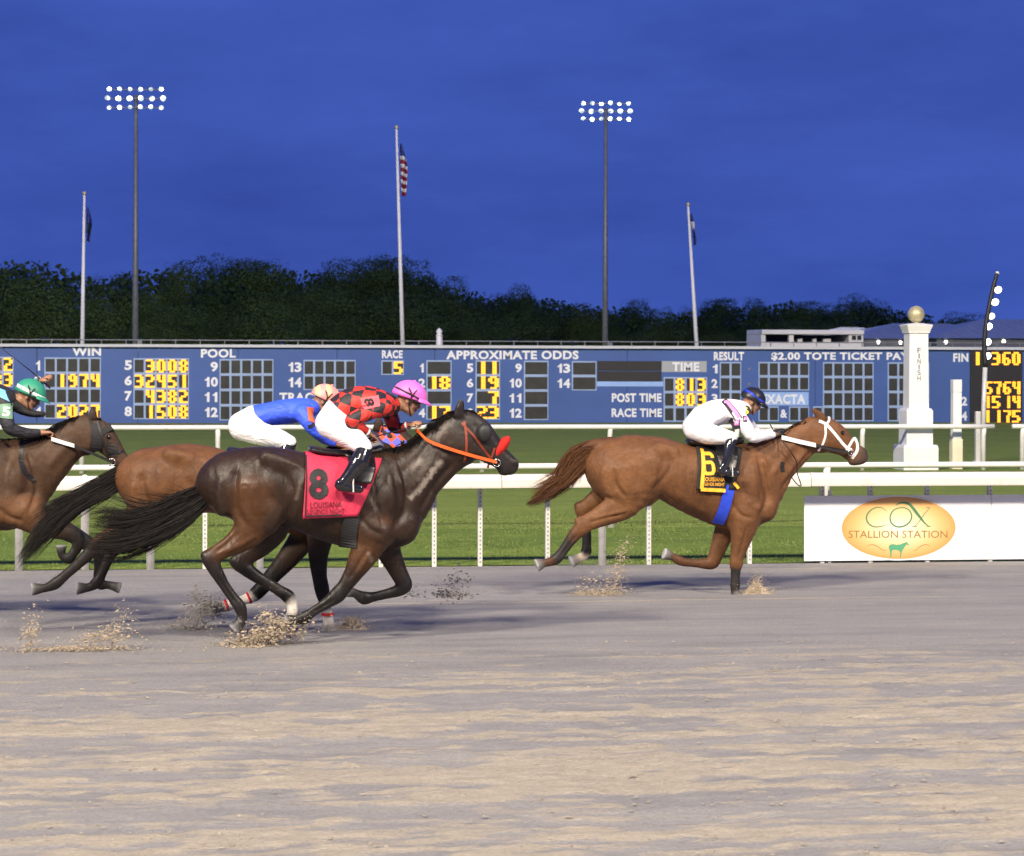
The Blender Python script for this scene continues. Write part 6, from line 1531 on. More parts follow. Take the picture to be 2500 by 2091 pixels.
def hand(B, w, d, side, col, s=1.0):
    """a closed hand: palm, four bent fingers of unequal length, thumb from the side of the palm"""
    d = d.normalized(); lat = Vector((0, side, 0)); lat = (lat - d * lat.dot(d)).normalized(); dn = d.cross(lat); dn = dn if dn.z < 0 else -dn
    pc = w + d * .05 * s
    B.chain([list(w) + [.024 * s, .028 * s] + list(col), list(pc) + [.02 * s, .04 * s] + list(col), list(w + d * .085 * s) + [.016 * s, .04 * s] + list(col)], .012)
    for i, (o, L) in enumerate(((-.031, .9), (-.010, 1.0), (.011, .95), (.031, .78))):
        k = w + d * (.088 * s) + lat * o * s
        p1 = k + (d * .026 + dn * .012) * s * L; p2 = p1 + (dn * .026 - d * .006) * s * L; p3 = p2 + (-d * .022 + dn * .004) * s * L
        B.chain([list(k) + [.0098, .0098] + list(col), list(p1) + [.0092, .0092] + list(col), list(p2) + [.0086, .0086] + list(col), list(p3) + [.0075, .0075] + list(col)], .004, 2)
    k = w + d * .03 * s - lat * .036 * s
    B.chain([list(k) + [.012, .012] + list(col), list(k + (d * .03 - lat * .014 + dn * .012) * s) + [.0105, .0105] + list(col), list(k + (d * .052 + lat * .004 + dn * .022) * s) + [.009, .009] + list(col)], .006, 2)
def jockey(label, C, Y, head, tilt, torso, arm, leg, cols, far=None, helmet_r=(.135, .112, .122), glove=None, tag_no=None, boot_col=(.012, .012, .013), hscale=1.0, cuff=None):
    """rider from traced joints; arm and leg give the near side, the far side mirrors it unless given"""
    t = empty('person', (C.pt(torso[0][0], torso[0][1]).x, Y, 0.9), label, 'person')
    f = Vector((math.cos(tilt), 0, -math.sin(tilt))); u = Vector((math.sin(tilt), 0, math.cos(tilt))); Hc = C.pt(*head)
    at = lambda a, b, c: Hc + (f * a + Vector((0, b, 0)) + u * c) * hscale
    far = far or {}
    sides = []
    for sg in (-1, 1):
        A = arm if sg == -1 else far.get('arm', arm); Lg = leg if sg == -1 else far.get('leg', leg)
        sides.append((sg, [(C.pt(x, y, sg * dy), C.len(x, y, r)) for x, y, r, dy in A], [(C.pt(x, y, sg * dy), C.len(x, y, r)) for x, y, r, dy in Lg]))
    T = [(C.pt(x, y), C.len(x, y, r), w) for x, y, r, w in torso]
    def tor(g, col, a=0, b=None): return [list(p) + [h * g, w * g] + list(col) for p, h, w in T[a:b]]
    # ---- body: one skin figure under the clothes
    B = Body(.0085); sk = SKIN
    B.chain(tor(.86, sk), .03); B.chain([list(T[-1][0]) + [.055, .055] + list(sk), list(at(-.03, 0, -.05)) + [.052, .052] + list(sk)], .03)
    B.ell(at(-.005, 0, .02), (.092, .098, .074), sk, .02, d=f); B.ell(at(.028, 0, -.065), (.055, .045, .052), sk, .03, d=f); B.ell(at(.05, 0, -.095), (.028, .022, .028), sk, .02, d=f)
    B.chain([list(at(.082, 0, .0)) + [.010, .010] + list(sk), list(at(.100, 0, -.03)) + [.013, .014] + list(sk), list(at(.088, 0, -.042)) + [.012, .018] + list(sk)], .012)
    B.ell(at(.083, 0, -.066), (.012, .009, .024), mul(sk, .75), .008, d=f); B.chain([list(at(.093, -.03, -.068)) + [.003, .003] + list(sk), list(at(.097, 0, -.068)) + [.003, .003] + list(sk), list(at(.093, .03, -.068)) + [.003, .003] + list(sk)], .004, cut=True)
    for s in (-1, 1):
        B.ell(at(.075, s * .034, .008), (.016, .013, .018), mul(sk, .8), .012, cut=True); B.ell(at(-.012, s * .079, -.012), (.02, .03, .010), sk, .01, d=f); B.ell(at(.055, s * .045, -.03), (.03, .025, .02), sk, .02, d=f)
        B.ell(at(.078, s * .034, .026), (.014, .007, .024), (.03, .02, .015), .01, d=f)
    for sg, A, Lg in sides:
        B.chain([list(p) + [r * .75, r * .75] + list(sk) for p, r in A], .03); B.chain([list(p) + [r * .6, r * .6] + list(sk) for p, r in Lg[:-2]], .03)
        d = (A[-1][0] - A[-2][0])
        hand(B, A[-1][0], d, sg, glove or sk)
        B.chain([list(p) + [r * .5, r * .5] + list(sk) for p, r in Lg[-4:]], .02)
    B.build('body', M['skin'], t, 1, True)
    eb = MB()
    for s in (-1, 1): eb.ball(at(.066, s * .034, .008), .0135, 10, 7)
    eb.build('eyes', M['eye'], t, True)
    # ---- jersey
    J = Body(.0085); jc = (.5, .5, .5)
    J.chain(tor(1.0, jc, 1), .04)
    for sg, A, Lg in sides: J.chain([list(p) + [r, r * .95] + list(jc) for p, r in A[:-1]] + [list(A[-2][0].lerp(A[-1][0], .80)) + [A[-1][1] * 1.15, A[-1][1] * 1.15] + list(jc)], .045)
    jo, P, Q = J.build('jersey', cols['jersey'], t, 1); jb = bvh_of(P, Q)
    # ---- breeches
    Bq = Body(.0085); Bq.chain(tor(1.02, jc, 0, 2), .05)
    for sg, A, Lg in sides: Bq.chain([list(p) + [r, r * .92] + list(jc) for p, r in Lg[:4]], .06)
    bo, P, Q = Bq.build('breeches', cols['breeches'], t, 1)
    # ---- boots
    bm_ = paint('boot_leather', rgb(*boot_col), .16, .3, 10, coat=.6)
    for sg, A, Lg in sides:
        K = Body(.0085); K.chain([list(p) + [r, r * .8] + list(boot_col) for p, r in Lg[3:]], .025); K.build('boot', bm_, t, 1)
        toe = Lg[-1][0]; an = Lg[-3][0]
        s_ = MB(); c = Lg[-2][0].lerp(toe, .62)
        s_.tube([c + Vector((-.0, -.055, -.035)), c + Vector((0, .055, -.035)), c + Vector((.0, .045, .05)), c + Vector((.01, 0, .105)), c + Vector((.0, -.045, .05)), c + Vector((0, -.055, -.035))], .0065, 6, False)
        s_.build('stirrup', M['galv'], t, True)
        lt = MB(); c2 = c + Vector((.01, 0, .105)); k = Lg[3][0]; vs = []
        for q in (c2, c2.lerp(k, .5), k + Vector((.03, sg * -.03, .02))): vs += [(q.x - .012, q.y, q.z), (q.x + .012, q.y, q.z)]
        lt.add(vs, [(0, 1, 3, 2), (2, 3, 5, 4)]); o = lt.build('stirrup_leather', cols.get('leather', M['black']), t); o.modifiers.new('thickness', 'SOLIDIFY').thickness = .004
    # ---- helmet with peak, strap and goggles
    rx, ry, rz = [q * hscale for q in helmet_r]; nu, nv = 28, 12; vs, fs = [], []
    for j in range(nv + 1):
        th = math.radians(98) * j / nv
        for i in range(nu):
            ph = 2 * math.pi * i / nu; a, b, c = rx * math.sin(th) * math.cos(ph), ry * math.sin(th) * math.sin(ph), rz * math.cos(th)
            k = 1 + .012 * math.sin(ph * 8) * math.sin(th)
            vs.append(Hc + f * (a * k - .002) + Vector((0, b * k, 0)) + u * (c + .028 * hscale))
    fs = [(j * nu + i, (j + 1) * nu + i, (j + 1) * nu + (i + 1) % nu, j * nu + (i + 1) % nu) for j in range(nv) for i in range(nu)]
    ho = mesh_obj('helmet', vs, fs, cols['helmet'], t, True); ho.modifiers.new('thickness', 'SOLIDIFY').thickness = .008
    vs, fs, k = [], [], 12
    for r_, dz in ((.98, .012), (1.28, -.012), (1.36, -.02)):
        for i in range(k + 1):
            ph = math.radians(-62 + 124 * i / k); e = (r_ - .98) * (math.cos(ph * 1.35)) + .98
            vs.append(Hc + f * (rx * e * math.cos(ph)) + Vector((0, ry * e * math.sin(ph), 0)) + u * (.028 * hscale + dz - .004))
    fs = [(j * (k + 1) + i, j * (k + 1) + i + 1, (j + 1) * (k + 1) + i + 1, (j + 1) * (k + 1) + i) for j in range(2) for i in range(k)]
    o = mesh_obj('peak', vs, fs, cols.get('peak', cols['helmet']), ho, True); o.modifiers.new('thickness', 'SOLIDIFY').thickness = .006
    MB().ball(Hc + u * (rz + .03), .014, 10, 6, (1, 1, .6)).build('button', cols['helmet'], ho, True)
    def band(tl, th0, wd, mat, nm, ph0=0, ph1=360, g=1.02):
        vs = []; n = 30
        for i in range(n + 1):
            ph = math.radians(ph0 + (ph1 - ph0) * i / n)
            for e in (-wd / 2, wd / 2):
                th = math.radians(th0 + tl * math.cos(ph)) + e / rz
                vs.append(Hc + f * (rx * g * math.sin(th) * math.cos(ph)) + Vector((0, ry * g * math.sin(th) * math.sin(ph), 0)) + u * (rz * g * math.cos(th) + .028 * hscale))
        o = mesh_obj(nm, vs, [(2 * i, 2 * i + 1, 2 * i + 3, 2 * i + 2) for i in range(n)], mat, ho, True); o.modifiers.new('thickness', 'SOLIDIFY').thickness = .004
    if 'band' in cols: band(*cols['bandp'], cols['band'], 'helmet_band')
    if 'strap' in cols:
        b = MB()
        for s in (-1, 1):
            pts = [at(.03, s * .118, .15 * .6), at(.012, s * .124, .05), at(.005, s * .096, -.03), at(.035, s * .062, -.09), at(.06, 0, -.118)]
            b.tube([Vector(q) for q in smooth_path([list(p) for p in pts], 4)], .006, 6)
        b.tube([Vector(q) for q in smooth_path([list(at(-.04, -.118, .09)), list(at(-.0, -.125, .04)), list(at(.006, -.098, -.03))], 4)], .006, 6)
        b.build('chin_strap', cols['strap'], ho, True)
    if 'goggles' in cols:
        vs = []; n = 12
        for i in range(n + 1):
            ph = math.radians(-68 + 136 * i / n)
            for z, r_ in ((-.02, 1.0), (.0, 1.12), (.026, 1.08)): vs.append(at(.0, 0, .006) + (f * (.100 * r_ * math.cos(ph)) + Vector((0, .082 * r_ * math.sin(ph), 0)) + u * z) * hscale)
        o = mesh_obj('goggles', vs, [(3 * i + j, 3 * i + j + 1, 3 * i + 4 + j, 3 * i + 3 + j) for i in range(n) for j in range(2)], cols['goggles'], t, True); o.modifiers.new('thickness', 'SOLIDIFY').thickness = .005
    if cuff:
        for sg, A, Lg in sides:
            q = A[-2][0].lerp(A[-1][0], .74); q2 = A[-2][0].lerp(A[-1][0], .92); r = A[-1][1] * 1.3
            MB().tube([q, q.lerp(q2, .5), q2], [r, r * 1.03, r * .98], 14).build('cuff', cuff, t, True)
    return t, jb, sides
def patch(name, bvh, C, poly, mat, parent, Yc, off=.006):
    """a sewn-on patch: outline in the enlarged photo laid on the sleeve"""
    n = 8; a, b, c, d = [np.array(p, float) for p in poly]; vs = []; last = None
    for j in range(n + 1):
        for i in range(n + 1):
            u, v = i / n, j / n; e = (a * (1 - u) + b * u) * (1 - v) + (d * (1 - u) + c * u) * v
            p = C.pt(e[0], e[1], -.2); y = cast(bvh, p.x, p.z, Yc)
            if y is None: y = last if last is not None else Yc - .2
            last = y; vs.append((p.x, y - off, p.z))
    fs = [(j * (n + 1) + i, j * (n + 1) + i + 1, (j + 1) * (n + 1) + i + 1, (j + 1) * (n + 1) + i) for j in range(n) for i in range(n)]
    o = mesh_obj(name, vs, fs, mat, parent, True)
    return o, BVHTree.FromPolygons([Vector(v) for v in vs], fs)
M['breeches'] = cloth_mat('white_breeches', rgb(.80, .79, .80), .7, .03)
M['glove'] = (.013, .013, .014)
M['strap_black'] = paint('strap_black', rgb(.014, .013, .014), .6)

# ---- rider of the dark bay: red and black checks, pink cap
def rider_eight():
    C = Crop(750, 900, 4.3886, 20.91); Y = C.Y
    ck, n, l, p = nmat('red_black_checks')
    tc = n.new('ShaderNodeTexCoord'); mp = n.new('ShaderNodeMapping'); mp.inputs['Rotation'].default_value = (0, math.radians(-14), 0); mp.inputs['Location'].default_value = (.05, .03, .02); l.new(tc.outputs['Object'], mp.inputs[0])
    ns = noise(n, l, 6, 2); wv = n.new('ShaderNodeVectorMath'); wv.operation = 'MULTIPLY_ADD'; l.new(ns.outputs['Color'], wv.inputs[0]); wv.inputs[1].default_value = (.07, .07, .07); l.new(mp.outputs[0], wv.inputs[2])
    c = n.new('ShaderNodeTexChecker'); c.inputs['Scale'].default_value = 10.4; c.inputs[1].default_value = srgb(200, 50, 40); c.inputs[2].default_value = rgb(.016, .014, .018); l.new(wv.outputs[0], c.inputs[0])
    l.new(c.outputs[0], p.inputs['Base Color']); p.inputs['Roughness'].default_value = .6; wr = noise(n, l, 5.5, 3, .5); wr.inputs['Distortion'].default_value = 1.6; bump(n, l, p, wr.outputs[0], .5, .05)
    pink = paint('pink_cap_silk', srgb(236, 110, 200), .45, .05, 5, bstr=.2)
    t, jb, sd = jockey('jockey in red and black checks and a pink cap on the dark bay horse', C, Y, (1085, 335), math.radians(18),
        [(225, 580, 135, .15), (320, 480, 160, .155), (470, 395, 185, .165), (640, 365, 178, .18), (800, 385, 145, .18), (905, 400, 100, .12)],
        [(830, 410, 95, .17), (660, 470, 88, .24), (480, 560, 78, .27), (550, 620, 62, .23), (650, 690, 40, .16)],
        [(250, 600, 145, .08), (390, 680, 140, .17), (520, 770, 115, .25), (615, 850, 84, .30), (560, 1000, 100, .345), (470, 1130, 80, .36), (400, 1215, 68, .365), (360, 1255, 62, .37), (570, 1290, 46, .37)],
        dict(jersey=ck, breeches=M['breeches'], helmet=pink, strap=M['strap_black'], band=M['strap_black'], bandp=(10, 84, .016), goggles=paint('dark_goggles', rgb(.03, .03, .035), .2, coat=.6)),
        far=dict(arm=[(830, 410, 95, .17), (900, 520, 84, .23), (930, 620, 74, .2), (1000, 640, 56, .14), (1090, 610, 38, .08)], leg=[(250, 600, 145, .08), (420, 670, 140, .17), (620, 740, 110, .25), (745, 830, 84, .30), (690, 980, 95, .345), (600, 1120, 78, .36), (530, 1210, 66, .365), (490, 1250, 60, .37), (700, 1290, 46, .37)]),
        helmet_r=(.142, .118, .128), cuff=cloth_mat('white_cuff', rgb(.78, .78, .78)), hscale=1.08)
    pk = paint('pink_patch', srgb(232, 96, 104), .7)
    po, pb = patch('number_patch', jb, C, [(570, 320), (770, 285), (775, 400), (600, 440)], pk, t, Y)
    decal('number', '8', pb, C, 672, 362, 84, 100, paint('patch_black', rgb(.013, .012, .013), .7), po, .04, math.radians(82), .006, Yc=Y)
    w = empty('riding_crop', C.pt(740, 728, -.14), 'thin black riding crop held low by the pink capped jockey', 'riding crop')
    MB().tube([C.pt(640, 760, -.16), C.pt(740, 728, -.14), C.pt(1000, 660, -.12)], [.008, .007, .005], 7).build('handle', M['strap_black'], w, True)
    MB().tube([C.pt(1001, 660, -.12), C.pt(1200, 610, -.12), C.pt(1375, 572, -.12)], [.005, .004, .007], 7).build('shaft', M['strap_black'], w, True)
rider_eight()
# ---- rider of the leader: white with a pink sash, black cap
def rider_six():
    C = Crop(1640, 920, 4.6227, 24.79); Y = C.Y
    wj = cloth_mat('white_silks', rgb(.80, .80, .82), .65, .03); blk = paint('black_cap_silk', rgb(.014, .013, .015), .4, .2, 6); blue = paint('blue_goggle_band', srgb(40, 62, 190), .35, .1)
    t, jb, sd = jockey('jockey all in white with a pink sash and black cap on the leading horse', C, Y, (905, 285), math.radians(24),
        [(250, 560, 125, .15), (350, 470, 145, .155), (480, 415, 150, .165), (620, 385, 135, .18), (740, 370, 108, .17), (820, 360, 75, .11)],
        [(745, 430, 85, .17), (830, 560, 78, .22), (915, 680, 66, .22), (1030, 670, 52, .16), (1165, 655, 34, .09)],
        [(270, 590, 130, .08), (400, 640, 122, .17), (550, 670, 95, .25), (680, 690, 68, .295), (655, 780, 62, .33), (630, 900, 56, .35), (600, 1000, 46, .36), (560, 1070, 40, .365), (745, 1092, 34, .365)],
        dict(jersey=wj, breeches=M['breeches'], helmet=blk, band=blue, bandp=(14, 78, .028), strap=M['strap_black'], goggles=paint('blue_tinted_goggles', rgb(.03, .05, .16), .15)), glove=M['glove'],
        far=dict(arm=[(745, 430, 85, .17), (860, 540, 76, .22), (960, 640, 64, .2), (1060, 640, 50, .14), (1160, 620, 34, .07)]), helmet_r=(.138, .114, .125), boot_col=(.014, .015, .02), hscale=1.0)
    pk, bk = paint('pink_sash', srgb(236, 140, 205), .7), paint('black_sash', rgb(.02, .018, .022), .7)
    for nm, m_, path, w in (('sash_edge', bk, [(590, 262), (640, 340), (700, 440), (720, 480)], .075), ('sash', pk, [(600, 258), (650, 335), (705, 430), (720, 455)], .036), ('sash_edge', bk, [(690, 470), (680, 530), (690, 590)], .085), ('sash', pk, [(700, 480), (695, 530), (698, 575)], .04), ('sleeve_band', bk, [(760, 470), (830, 475), (890, 490)], .06), ('sleeve_band_pink', pk, [(775, 465), (830, 468), (885, 482)], .03)):
        b = MB(); strap(b, jb, C, path, w, Y, (True,), .007 if m_ is bk else .010); b.build(nm, m_, t)
    o = MB(); pp = C.pt(838, 385, -.135); o.add([(pp.x + .05 * math.cos(q), pp.y, pp.z + .055 * math.sin(q)) for q in [math.pi * k / 8 for k in range(16)]], [tuple(range(16))]); pl = o.build('number_disc', paint('black_disc', rgb(.015, .014, .015), .6), t); pl.modifiers.new('thickness', 'SOLIDIFY').thickness = .006
    uv, fs, asp = text_mesh('6', .03); mesh_obj('number', [(C.pt(838 + (a - .5) * 62, 385 - (b_ - .5) * 82, -.14).x, pp.y - .008, C.pt(838 + (a - .5) * 62, 385 - (b_ - .5) * 82, -.14).z) for a, b_ in uv], fs, paint('yellow_number', srgb(245, 215, 60), .6), pl)
    w = empty('riding_crop', C.pt(1150, 640, -.1), 'short black riding crop upright in the leading jockey\'s gloves', 'riding crop')
    MB().tube([C.pt(1190, 690, -.1), C.pt(1150, 610, -.1), C.pt(1110, 540, -.1)], .007, 7).build('handle', M['strap_black'], w, True)
    MB().tube([C.pt(1190, 692, -.1), C.pt(1200, 760, -.12), C.pt(1205, 830, -.2)], [.005, .004, .006], 7).build('shaft', M['strap_black'], w, True)
rider_six()
# ---- rider in blue, between
def rider_seven():
    C = Crop(540, 920, 6.176, 21.99); Y = C.Y
    bl = cloth_mat('blue_silks', srgb(58, 92, 232), .6, .06)
    peach, n, l, p = nmat('peach_and_pink_cap')
    tc = n.new('ShaderNodeTexCoord'); w = n.new('ShaderNodeTexWave'); w.inputs['Scale'].default_value = 3.2; w.inputs['Phase Offset'].default_value = .8; l.new(tc.outputs['Object'], w.inputs['Vector'])
    r = ramp(n, l, w.outputs[0], [(.35, srgb(240, 150, 145)), (.6, srgb(246, 180, 140))]); l.new(r.outputs[0], p.inputs['Base Color']); p.inputs['Roughness'].default_value = .45
    t, jb, sd = jockey('jockey in plain royal blue and a peach cap, crouched behind the checked rider', C, Y, (1555, 370), math.radians(26),
        [(300, 730, 190, .15), (480, 620, 180, .155), (720, 565, 175, .165), (980, 530, 190, .175), (1220, 500, 180, .175), (1370, 470, 125, .12)],
        [(1230, 560, 130, .17), (1310, 680, 112, .22), (1400, 810, 90, .22), (1560, 950, 70, .16), (1720, 1010, 50, .09)],
        [(320, 780, 185, .08), (560, 850, 175, .16), (820, 920, 150, .235), (1030, 1000, 112, .275), (960, 1200, 120, .30), (830, 1400, 98, .315), (740, 1520, 84, .32), (690, 1580, 76, .325), (980, 1620, 60, .325)],
        dict(jersey=bl, breeches=M['breeches'], helmet=peach, strap=M['strap_black'], goggles=paint('clear_goggles', rgb(.05, .05, .05), .2)), helmet_r=(.138, .116, .128), hscale=1.0)
    org = paint('orange_panel', srgb(226, 96, 50), .6, .08)
    patch('orange_panel', jb, C, [(1290, 455), (1400, 470), (1400, 690), (1310, 660)], org, t, Y, .008)
    b = MB(); strap(b, jb, C, [(1290, 745), (1345, 735), (1385, 690)], .03, Y, (True,), .008); b.build('armband', M['strap_black'], t)
    # white flap of the number tie on the cap's back
rider_seven()
# ---- rider at the left edge: black silks, green cap
def rider_five():
    C = Crop(0, 900, 6.176, 23.05); Y = C.Y
    bk = cloth_mat('black_silks', rgb(.020, .020, .026), .65, .2); gr = paint('green_cap_silk', srgb(50, 142, 112), .45, .06, 5); wt = paint('white_cap_band', rgb(.78, .8, .8), .5)
    t, jb, sd = jockey('jockey in black silks and a green cap at the left edge', C, Y, (440, 420), math.radians(22),
        [(-900, 560, 190, .15), (-720, 450, 190, .155), (-470, 390, 200, .165), (-220, 390, 210, .18), (0, 430, 185, .18), (130, 460, 130, .13)],
        [(40, 500, 140, .17), (90, 700, 112, .23), (150, 900, 100, .24), (380, 975, 82, .17), (610, 970, 52, .11)],
        [(-880, 620, 185, .08), (-650, 730, 170, .16), (-420, 850, 145, .24), (-260, 930, 110, .285), (-340, 1130, 118, .33), (-460, 1330, 98, .345), (-540, 1450, 84, .35), (-590, 1510, 76, .355), (-300, 1550, 60, .355)],
        dict(jersey=bk, breeches=M['breeches'], helmet=gr, band=wt, bandp=(6, 84, .03), strap=M['strap_black'], goggles=paint('smoke_goggles', rgb(.12, .10, .08), .15)),
        far=dict(arm=[(40, 480, 140, .17), (230, 420, 100, .26), (420, 330, 86, .30), (540, 250, 64, .27), (625, 190, 46, .22)]), helmet_r=(.142, .118, .13), hscale=1.04)
    lb = paint('light_blue_yoke', srgb(120, 190, 240), .65, .05); pg = paint('green_armband', srgb(120, 160, 130), .7)
    patch('shoulder_yoke', jb, C, [(-140, 250), (70, 330), (150, 500), (-60, 400)], lb, t, Y, .008)
    po, pb = patch('number_patch', jb, C, [(-20, 540), (190, 520), (200, 760), (10, 740)], pg, t, Y, .008)
    decal('number', '5', pb, C, 95, 650, 120, 140, M['letter_white'], po, .03, math.radians(4), .004, Yc=Y)
    sc = Body(.009); sc.chain([list(C.pt(x, y)) + [C.len(x, y, r), w] + [.02, .02, .02] for x, y, r, w in ((110, 440, 120, .09), (240, 560, 100, .085), (400, 660, 62, .07), (560, 690, 50, .05), (650, 690, 42, .03))], .03)
    sc.build('neck_scarf', cloth_mat('black_scarf', rgb(.013, .013, .014), .8, .2), t, 1)
    w = empty('riding_crop', C.pt(640, 190, .22), 'long thin riding crop raised behind the green cap', 'riding crop')
    MB().tube([C.pt(760, 300, .22), C.pt(640, 190, .22), C.pt(520, 85, .22)], .008, 7).build('handle', M['strap_black'], w, True)
    MB().tube([C.pt(519, 84, .22), C.pt(250, -130, .22), C.pt(-60, -370, .22)], [.006, .004, .006], 7).build('shaft', M['strap_black'], w, True)
rider_five()

# ------------------------------------------------------------------ kicked-up sand
M['spray'] = paint('thrown_sand', rgb(.38, .31, .225), .95, .3, 30, bstr=.5, bscale=90)
M['spray_dark'] = paint('thrown_wet_sand', rgb(.25, .225, .19), .95, .3, 30)
def clods(name, label, blobs, Y, mat, seedv, mound=None, mz=0.0):
    """clods in flight: blobs of centre x y, spread sx sy, lean, count, size; one mass"""
    r = np.random.default_rng(seedv); base = []
    ph = (1 + 5 ** .5) / 2
    ico = np.array([(-1, ph, 0), (1, ph, 0), (-1, -ph, 0), (1, -ph, 0), (0, -1, ph), (0, 1, ph), (0, -1, -ph), (0, 1, -ph), (ph, 0, -1), (ph, 0, 1), (-ph, 0, -1), (-ph, 0, 1)]) / 1.9
    tri = np.array([(0, 11, 5), (0, 5, 1), (0, 1, 7), (0, 7, 10), (0, 10, 11), (1, 5, 9), (5, 11, 4), (11, 10, 2), (10, 7, 6), (7, 1, 8), (3, 9, 4), (3, 4, 2), (3, 2, 6), (3, 6, 8), (3, 8, 9), (4, 9, 5), (2, 4, 11), (6, 2, 10), (8, 6, 7), (9, 8, 1)])
    Vs, Fs, n = [], [], 0
    blobs = list(blobs) + [(x, y, sx * 1.5 + 6, sy * 1.5 + 4, lean, int(cnt * .9) + 60, .0022) for x, y, sx, sy, lean, cnt, size in blobs]
    for x, y, sx, sy, lean, cnt, size in blobs:
        for _ in range(int(cnt * 2.2)):
            a = r.normal(0, 1); b = r.normal(0, 1); px = x + a * sx + lean * b * sy; py = y + b * sy
            p = V(px, py, Y + r.normal(0, .09)); p.z = max(p.z, .004)
            s = size * .8 * (0.16 + r.random() ** 5 * 2.2)
            v = ico * (1 + r.normal(0, .28, (12, 1))) * s * np.array([r.uniform(.8, 1.7), 1, r.uniform(.6, 1)])
            Vs.append(v + np.array(p)); Fs.append(tri + n); n += 12
    if mound:
        for (x, y, w, h) in mound:
            c = G(x, y); c = V(x, y, Y); wm = w * mpp(x, y, Y); hm = h * mpp(x, y, Y); k = 26; grid = []
            for i in range(k):
                for j in range(k):
                    a, b = i / (k - 1) * 2 - 1, j / (k - 1) * 2 - 1; q = math.hypot(a, b)
                    z = hm * max(0, 1 - q) ** 1.25 * (1 + .35 * r.normal()) - .004
                    grid.append((c.x + a * wm, Y + b * wm * .8, max(z, -.006) + .004))
            Vs.append(np.array(grid)); I = np.arange(k * k).reshape(k, k) + n
            for i in range(k - 1):
                for j in range(k - 1): Fs.append(np.array([(I[i, j], I[i + 1, j], I[i + 1, j + 1]), (I[i, j], I[i + 1, j + 1], I[i, j + 1])]))
            n += k * k
    tag(mesh_obj(name, np.concatenate(Vs), np.concatenate(Fs), mat), label, 'sand', kind='stuff')
clods('sand_spray', 'tan sand thrown back by the dark bay horse\'s hooves', [(640, 1555, 40, 15, -1.5, 1100, .0075), (690, 1530, 30, 15, -.8, 500, .007), (655, 1508, 16, 12, 0, 160, .006), (610, 1580, 24, 5, 0, 500, .0065), (660, 1545, 60, 24, -1, 300, .004)], 20.8, M['spray'], 1)
clods('sand_spray', 'dark sand flying behind the bandaged foreleg', [(490, 1495, 22, 20, -.5, 600, .007), (455, 1525, 28, 8, 0, 400, .0065), (480, 1450, 12, 18, 0, 90, .006), (520, 1490, 18, 10, 0, 220, .0065)], 22.1, M['spray_dark'], 2)
clods('sand_spray', 'small heap of sand at the bandaged planted hoof', [(862, 1520, 14, 8, 0, 420, .0045), (855, 1530, 24, 3, 0, 300, .0045), (845, 1512, 16, 9, 0, 60, .003)], 21.95, M['spray'], 3, [(858, 1537, 46, 22)])
clods('sand_spray', 'tan sand rising behind the leading horse\'s foreleg', [(1500, 1410, 14, 26, -.3, 420, .006), (1518, 1350, 11, 24, -.4, 200, .005), (1435, 1425, 18, 18, 0, 160, .006), (1445, 1450, 28, 5, 0, 380, .006), (1500, 1445, 16, 8, 0, 200, .006)], 24.8, M['spray'], 4)
clods('sand_spray', 'small heap of sand in front of the leading horse\'s planted hoof', [(1846, 1434, 9, 10, 0, 500, .0045), (1846, 1446, 20, 4, 0, 400, .0045), (1850, 1412, 6, 9, 0, 100, .0035), (1835, 1440, 22, 10, 0, 80, .003)], 24.75, M['spray'], 5, [(1846, 1453, 40, 24)])
clods('sand_spray', 'loose sand splashing up at the left edge of the track', [(75, 1545, 12, 28, -.2, 300, .006), (250, 1560, 42, 14, -.8, 600, .0065), (290, 1520, 22, 26, -.3, 180, .005), (180, 1585, 70, 4, 0, 700, .006)], 20.6, M['spray'], 6)
clods('sand_spray', 'grey clods hanging in the air right of the dark bay horse', [(1110, 1430, 22, 20, -.3, 260, .006), (1100, 1452, 26, 4, 0, 260, .006), (1000, 1445, 16, 7, 0, 90, .006)], 22.0, M['spray_dark'], 7)
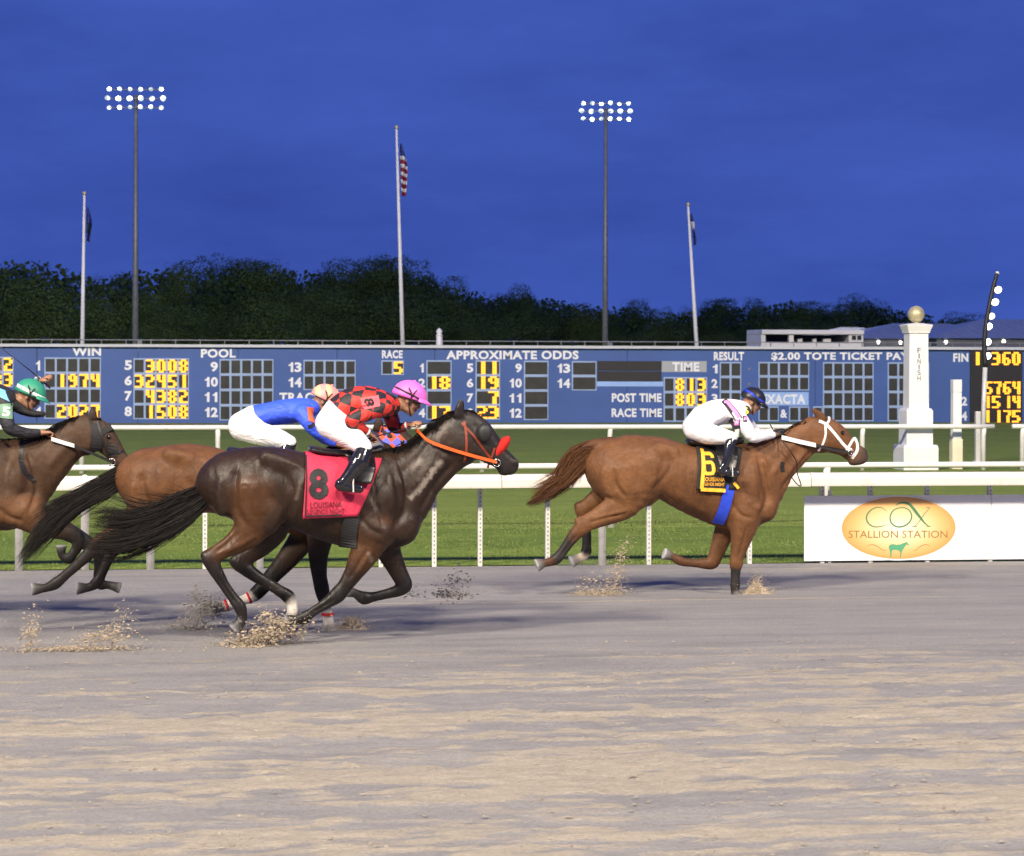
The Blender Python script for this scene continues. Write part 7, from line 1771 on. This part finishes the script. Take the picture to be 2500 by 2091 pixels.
def loose_clods():
    """clumps lying on the near track: one mass"""
    r = np.random.default_rng(44); n = 26000
    ph = np.array([(0, 0, 1), (1, 0, .15), (.3, .95, .2), (-.8, .6, .1), (-.8, -.6, .15), (.3, -.95, .1)])
    X = r.uniform(-4.5, 8, n); Y = 11 + 10 * r.random(n) ** 1.2
    # they lie where the loose sand is
    a = vnoise(X * 0.2 + 40, Y * 1.6, 1) * 0.22 + vnoise(X * 0.65, Y * 4.4, 2) * 0.28 + vnoise(X * 1.8, Y * 8.0, 3) * 0.25 + vnoise(X * 4.5, Y * 12, 13) * 0.25
    keep = (a > .5) & (vnoise(X * 3.1, Y * 5, 53) > .45) | (r.random(n) < .03); X, Y = X[keep], Y[keep]; n = len(X)
    S = .003 + .010 * r.random(n) ** 5
    v = ph[None] * (1 + r.normal(0, .25, (n, 6, 1))) * S[:, None, None] * np.array([1.6, 1.2, .6]); a = r.uniform(0, 6.28, n)
    ca, sa = np.cos(a)[:, None], np.sin(a)[:, None]; vx = v[..., 0] * ca - v[..., 1] * sa; vy = v[..., 0] * sa + v[..., 1] * ca
    P = np.stack([vx + X[:, None], vy + Y[:, None], v[..., 2] + .008], -1).reshape(-1, 3)
    tri = np.array([(0, 1, 2), (0, 2, 3), (0, 3, 4), (0, 4, 5), (0, 5, 1)])
    F = (tri[None] + (np.arange(n) * 6)[:, None, None]).reshape(-1, 3)
    tag(mesh_obj('loose_clods', P, F, paint('lying_sand', rgb(.28, .24, .185), .95, .3, 2.5)), 'small loose clods of sand scattered over the near track', 'sand', kind='stuff')
loose_clods()

def dust():
    """thin dust hanging over the track behind the nearest hooves"""
    m = bpy.data.materials.new('hanging_dust'); m.use_nodes = True; n, l = m.node_tree.nodes, m.node_tree.links
    n.remove(n['Principled BSDF']); pv = n.new('ShaderNodeVolumePrincipled'); pv.inputs['Color'].default_value = (.85, .80, .74, 1); pv.inputs['Anisotropy'].default_value = .1
    tc = n.new('ShaderNodeTexCoord'); sb = n.new('ShaderNodeVectorMath'); sb.operation = 'SUBTRACT'; sb.inputs[1].default_value = (.5, .5, .5); l.new(tc.outputs['Generated'], sb.inputs[0])
    ln = n.new('ShaderNodeVectorMath'); ln.operation = 'LENGTH'; l.new(sb.outputs[0], ln.inputs[0])
    fall = ramp(n, l, ln.outputs['Value'], [(.0, (1, 1, 1, 1)), (.48, (0, 0, 0, 1))]); nz = noise(n, l, 5, 3, .6); nr = ramp(n, l, nz.outputs[0], [(.35, (0, 0, 0, 1)), (.7, (1, 1, 1, 1))])
    mu = n.new('ShaderNodeMath'); mu.operation = 'MULTIPLY'; l.new(fall.outputs[0], mu.inputs[0]); l.new(nr.outputs[0], mu.inputs[1])
    m2 = n.new('ShaderNodeMath'); m2.operation = 'MULTIPLY'; l.new(mu.outputs[0], m2.inputs[0]); m2.inputs[1].default_value = 1.3; l.new(m2.outputs[0], pv.inputs['Density']); l.new(pv.outputs[0], n['Material Output'].inputs['Volume'])
    for px, py, rx, ry, rz, what in ((440, 1560, .85, .45, .17, 'behind the dark bay horse'), (130, 1500, .8, .4, .2, 'under the horses at the left edge'), (1400, 1425, .8, .4, .14, 'behind the leading horse')):
        c = G(px, py); b = MB().ball((0, 0, 0), 1, 16, 10)
        o = mesh_obj('dust', [(c.x + v[0] * rx, c.y + v[1] * ry, rz * .95 + .02 + v[2] * rz) for v in b.v], b.f, m); tag(o, 'faint pale dust hanging low ' + what, 'dust', kind='stuff')
dust()
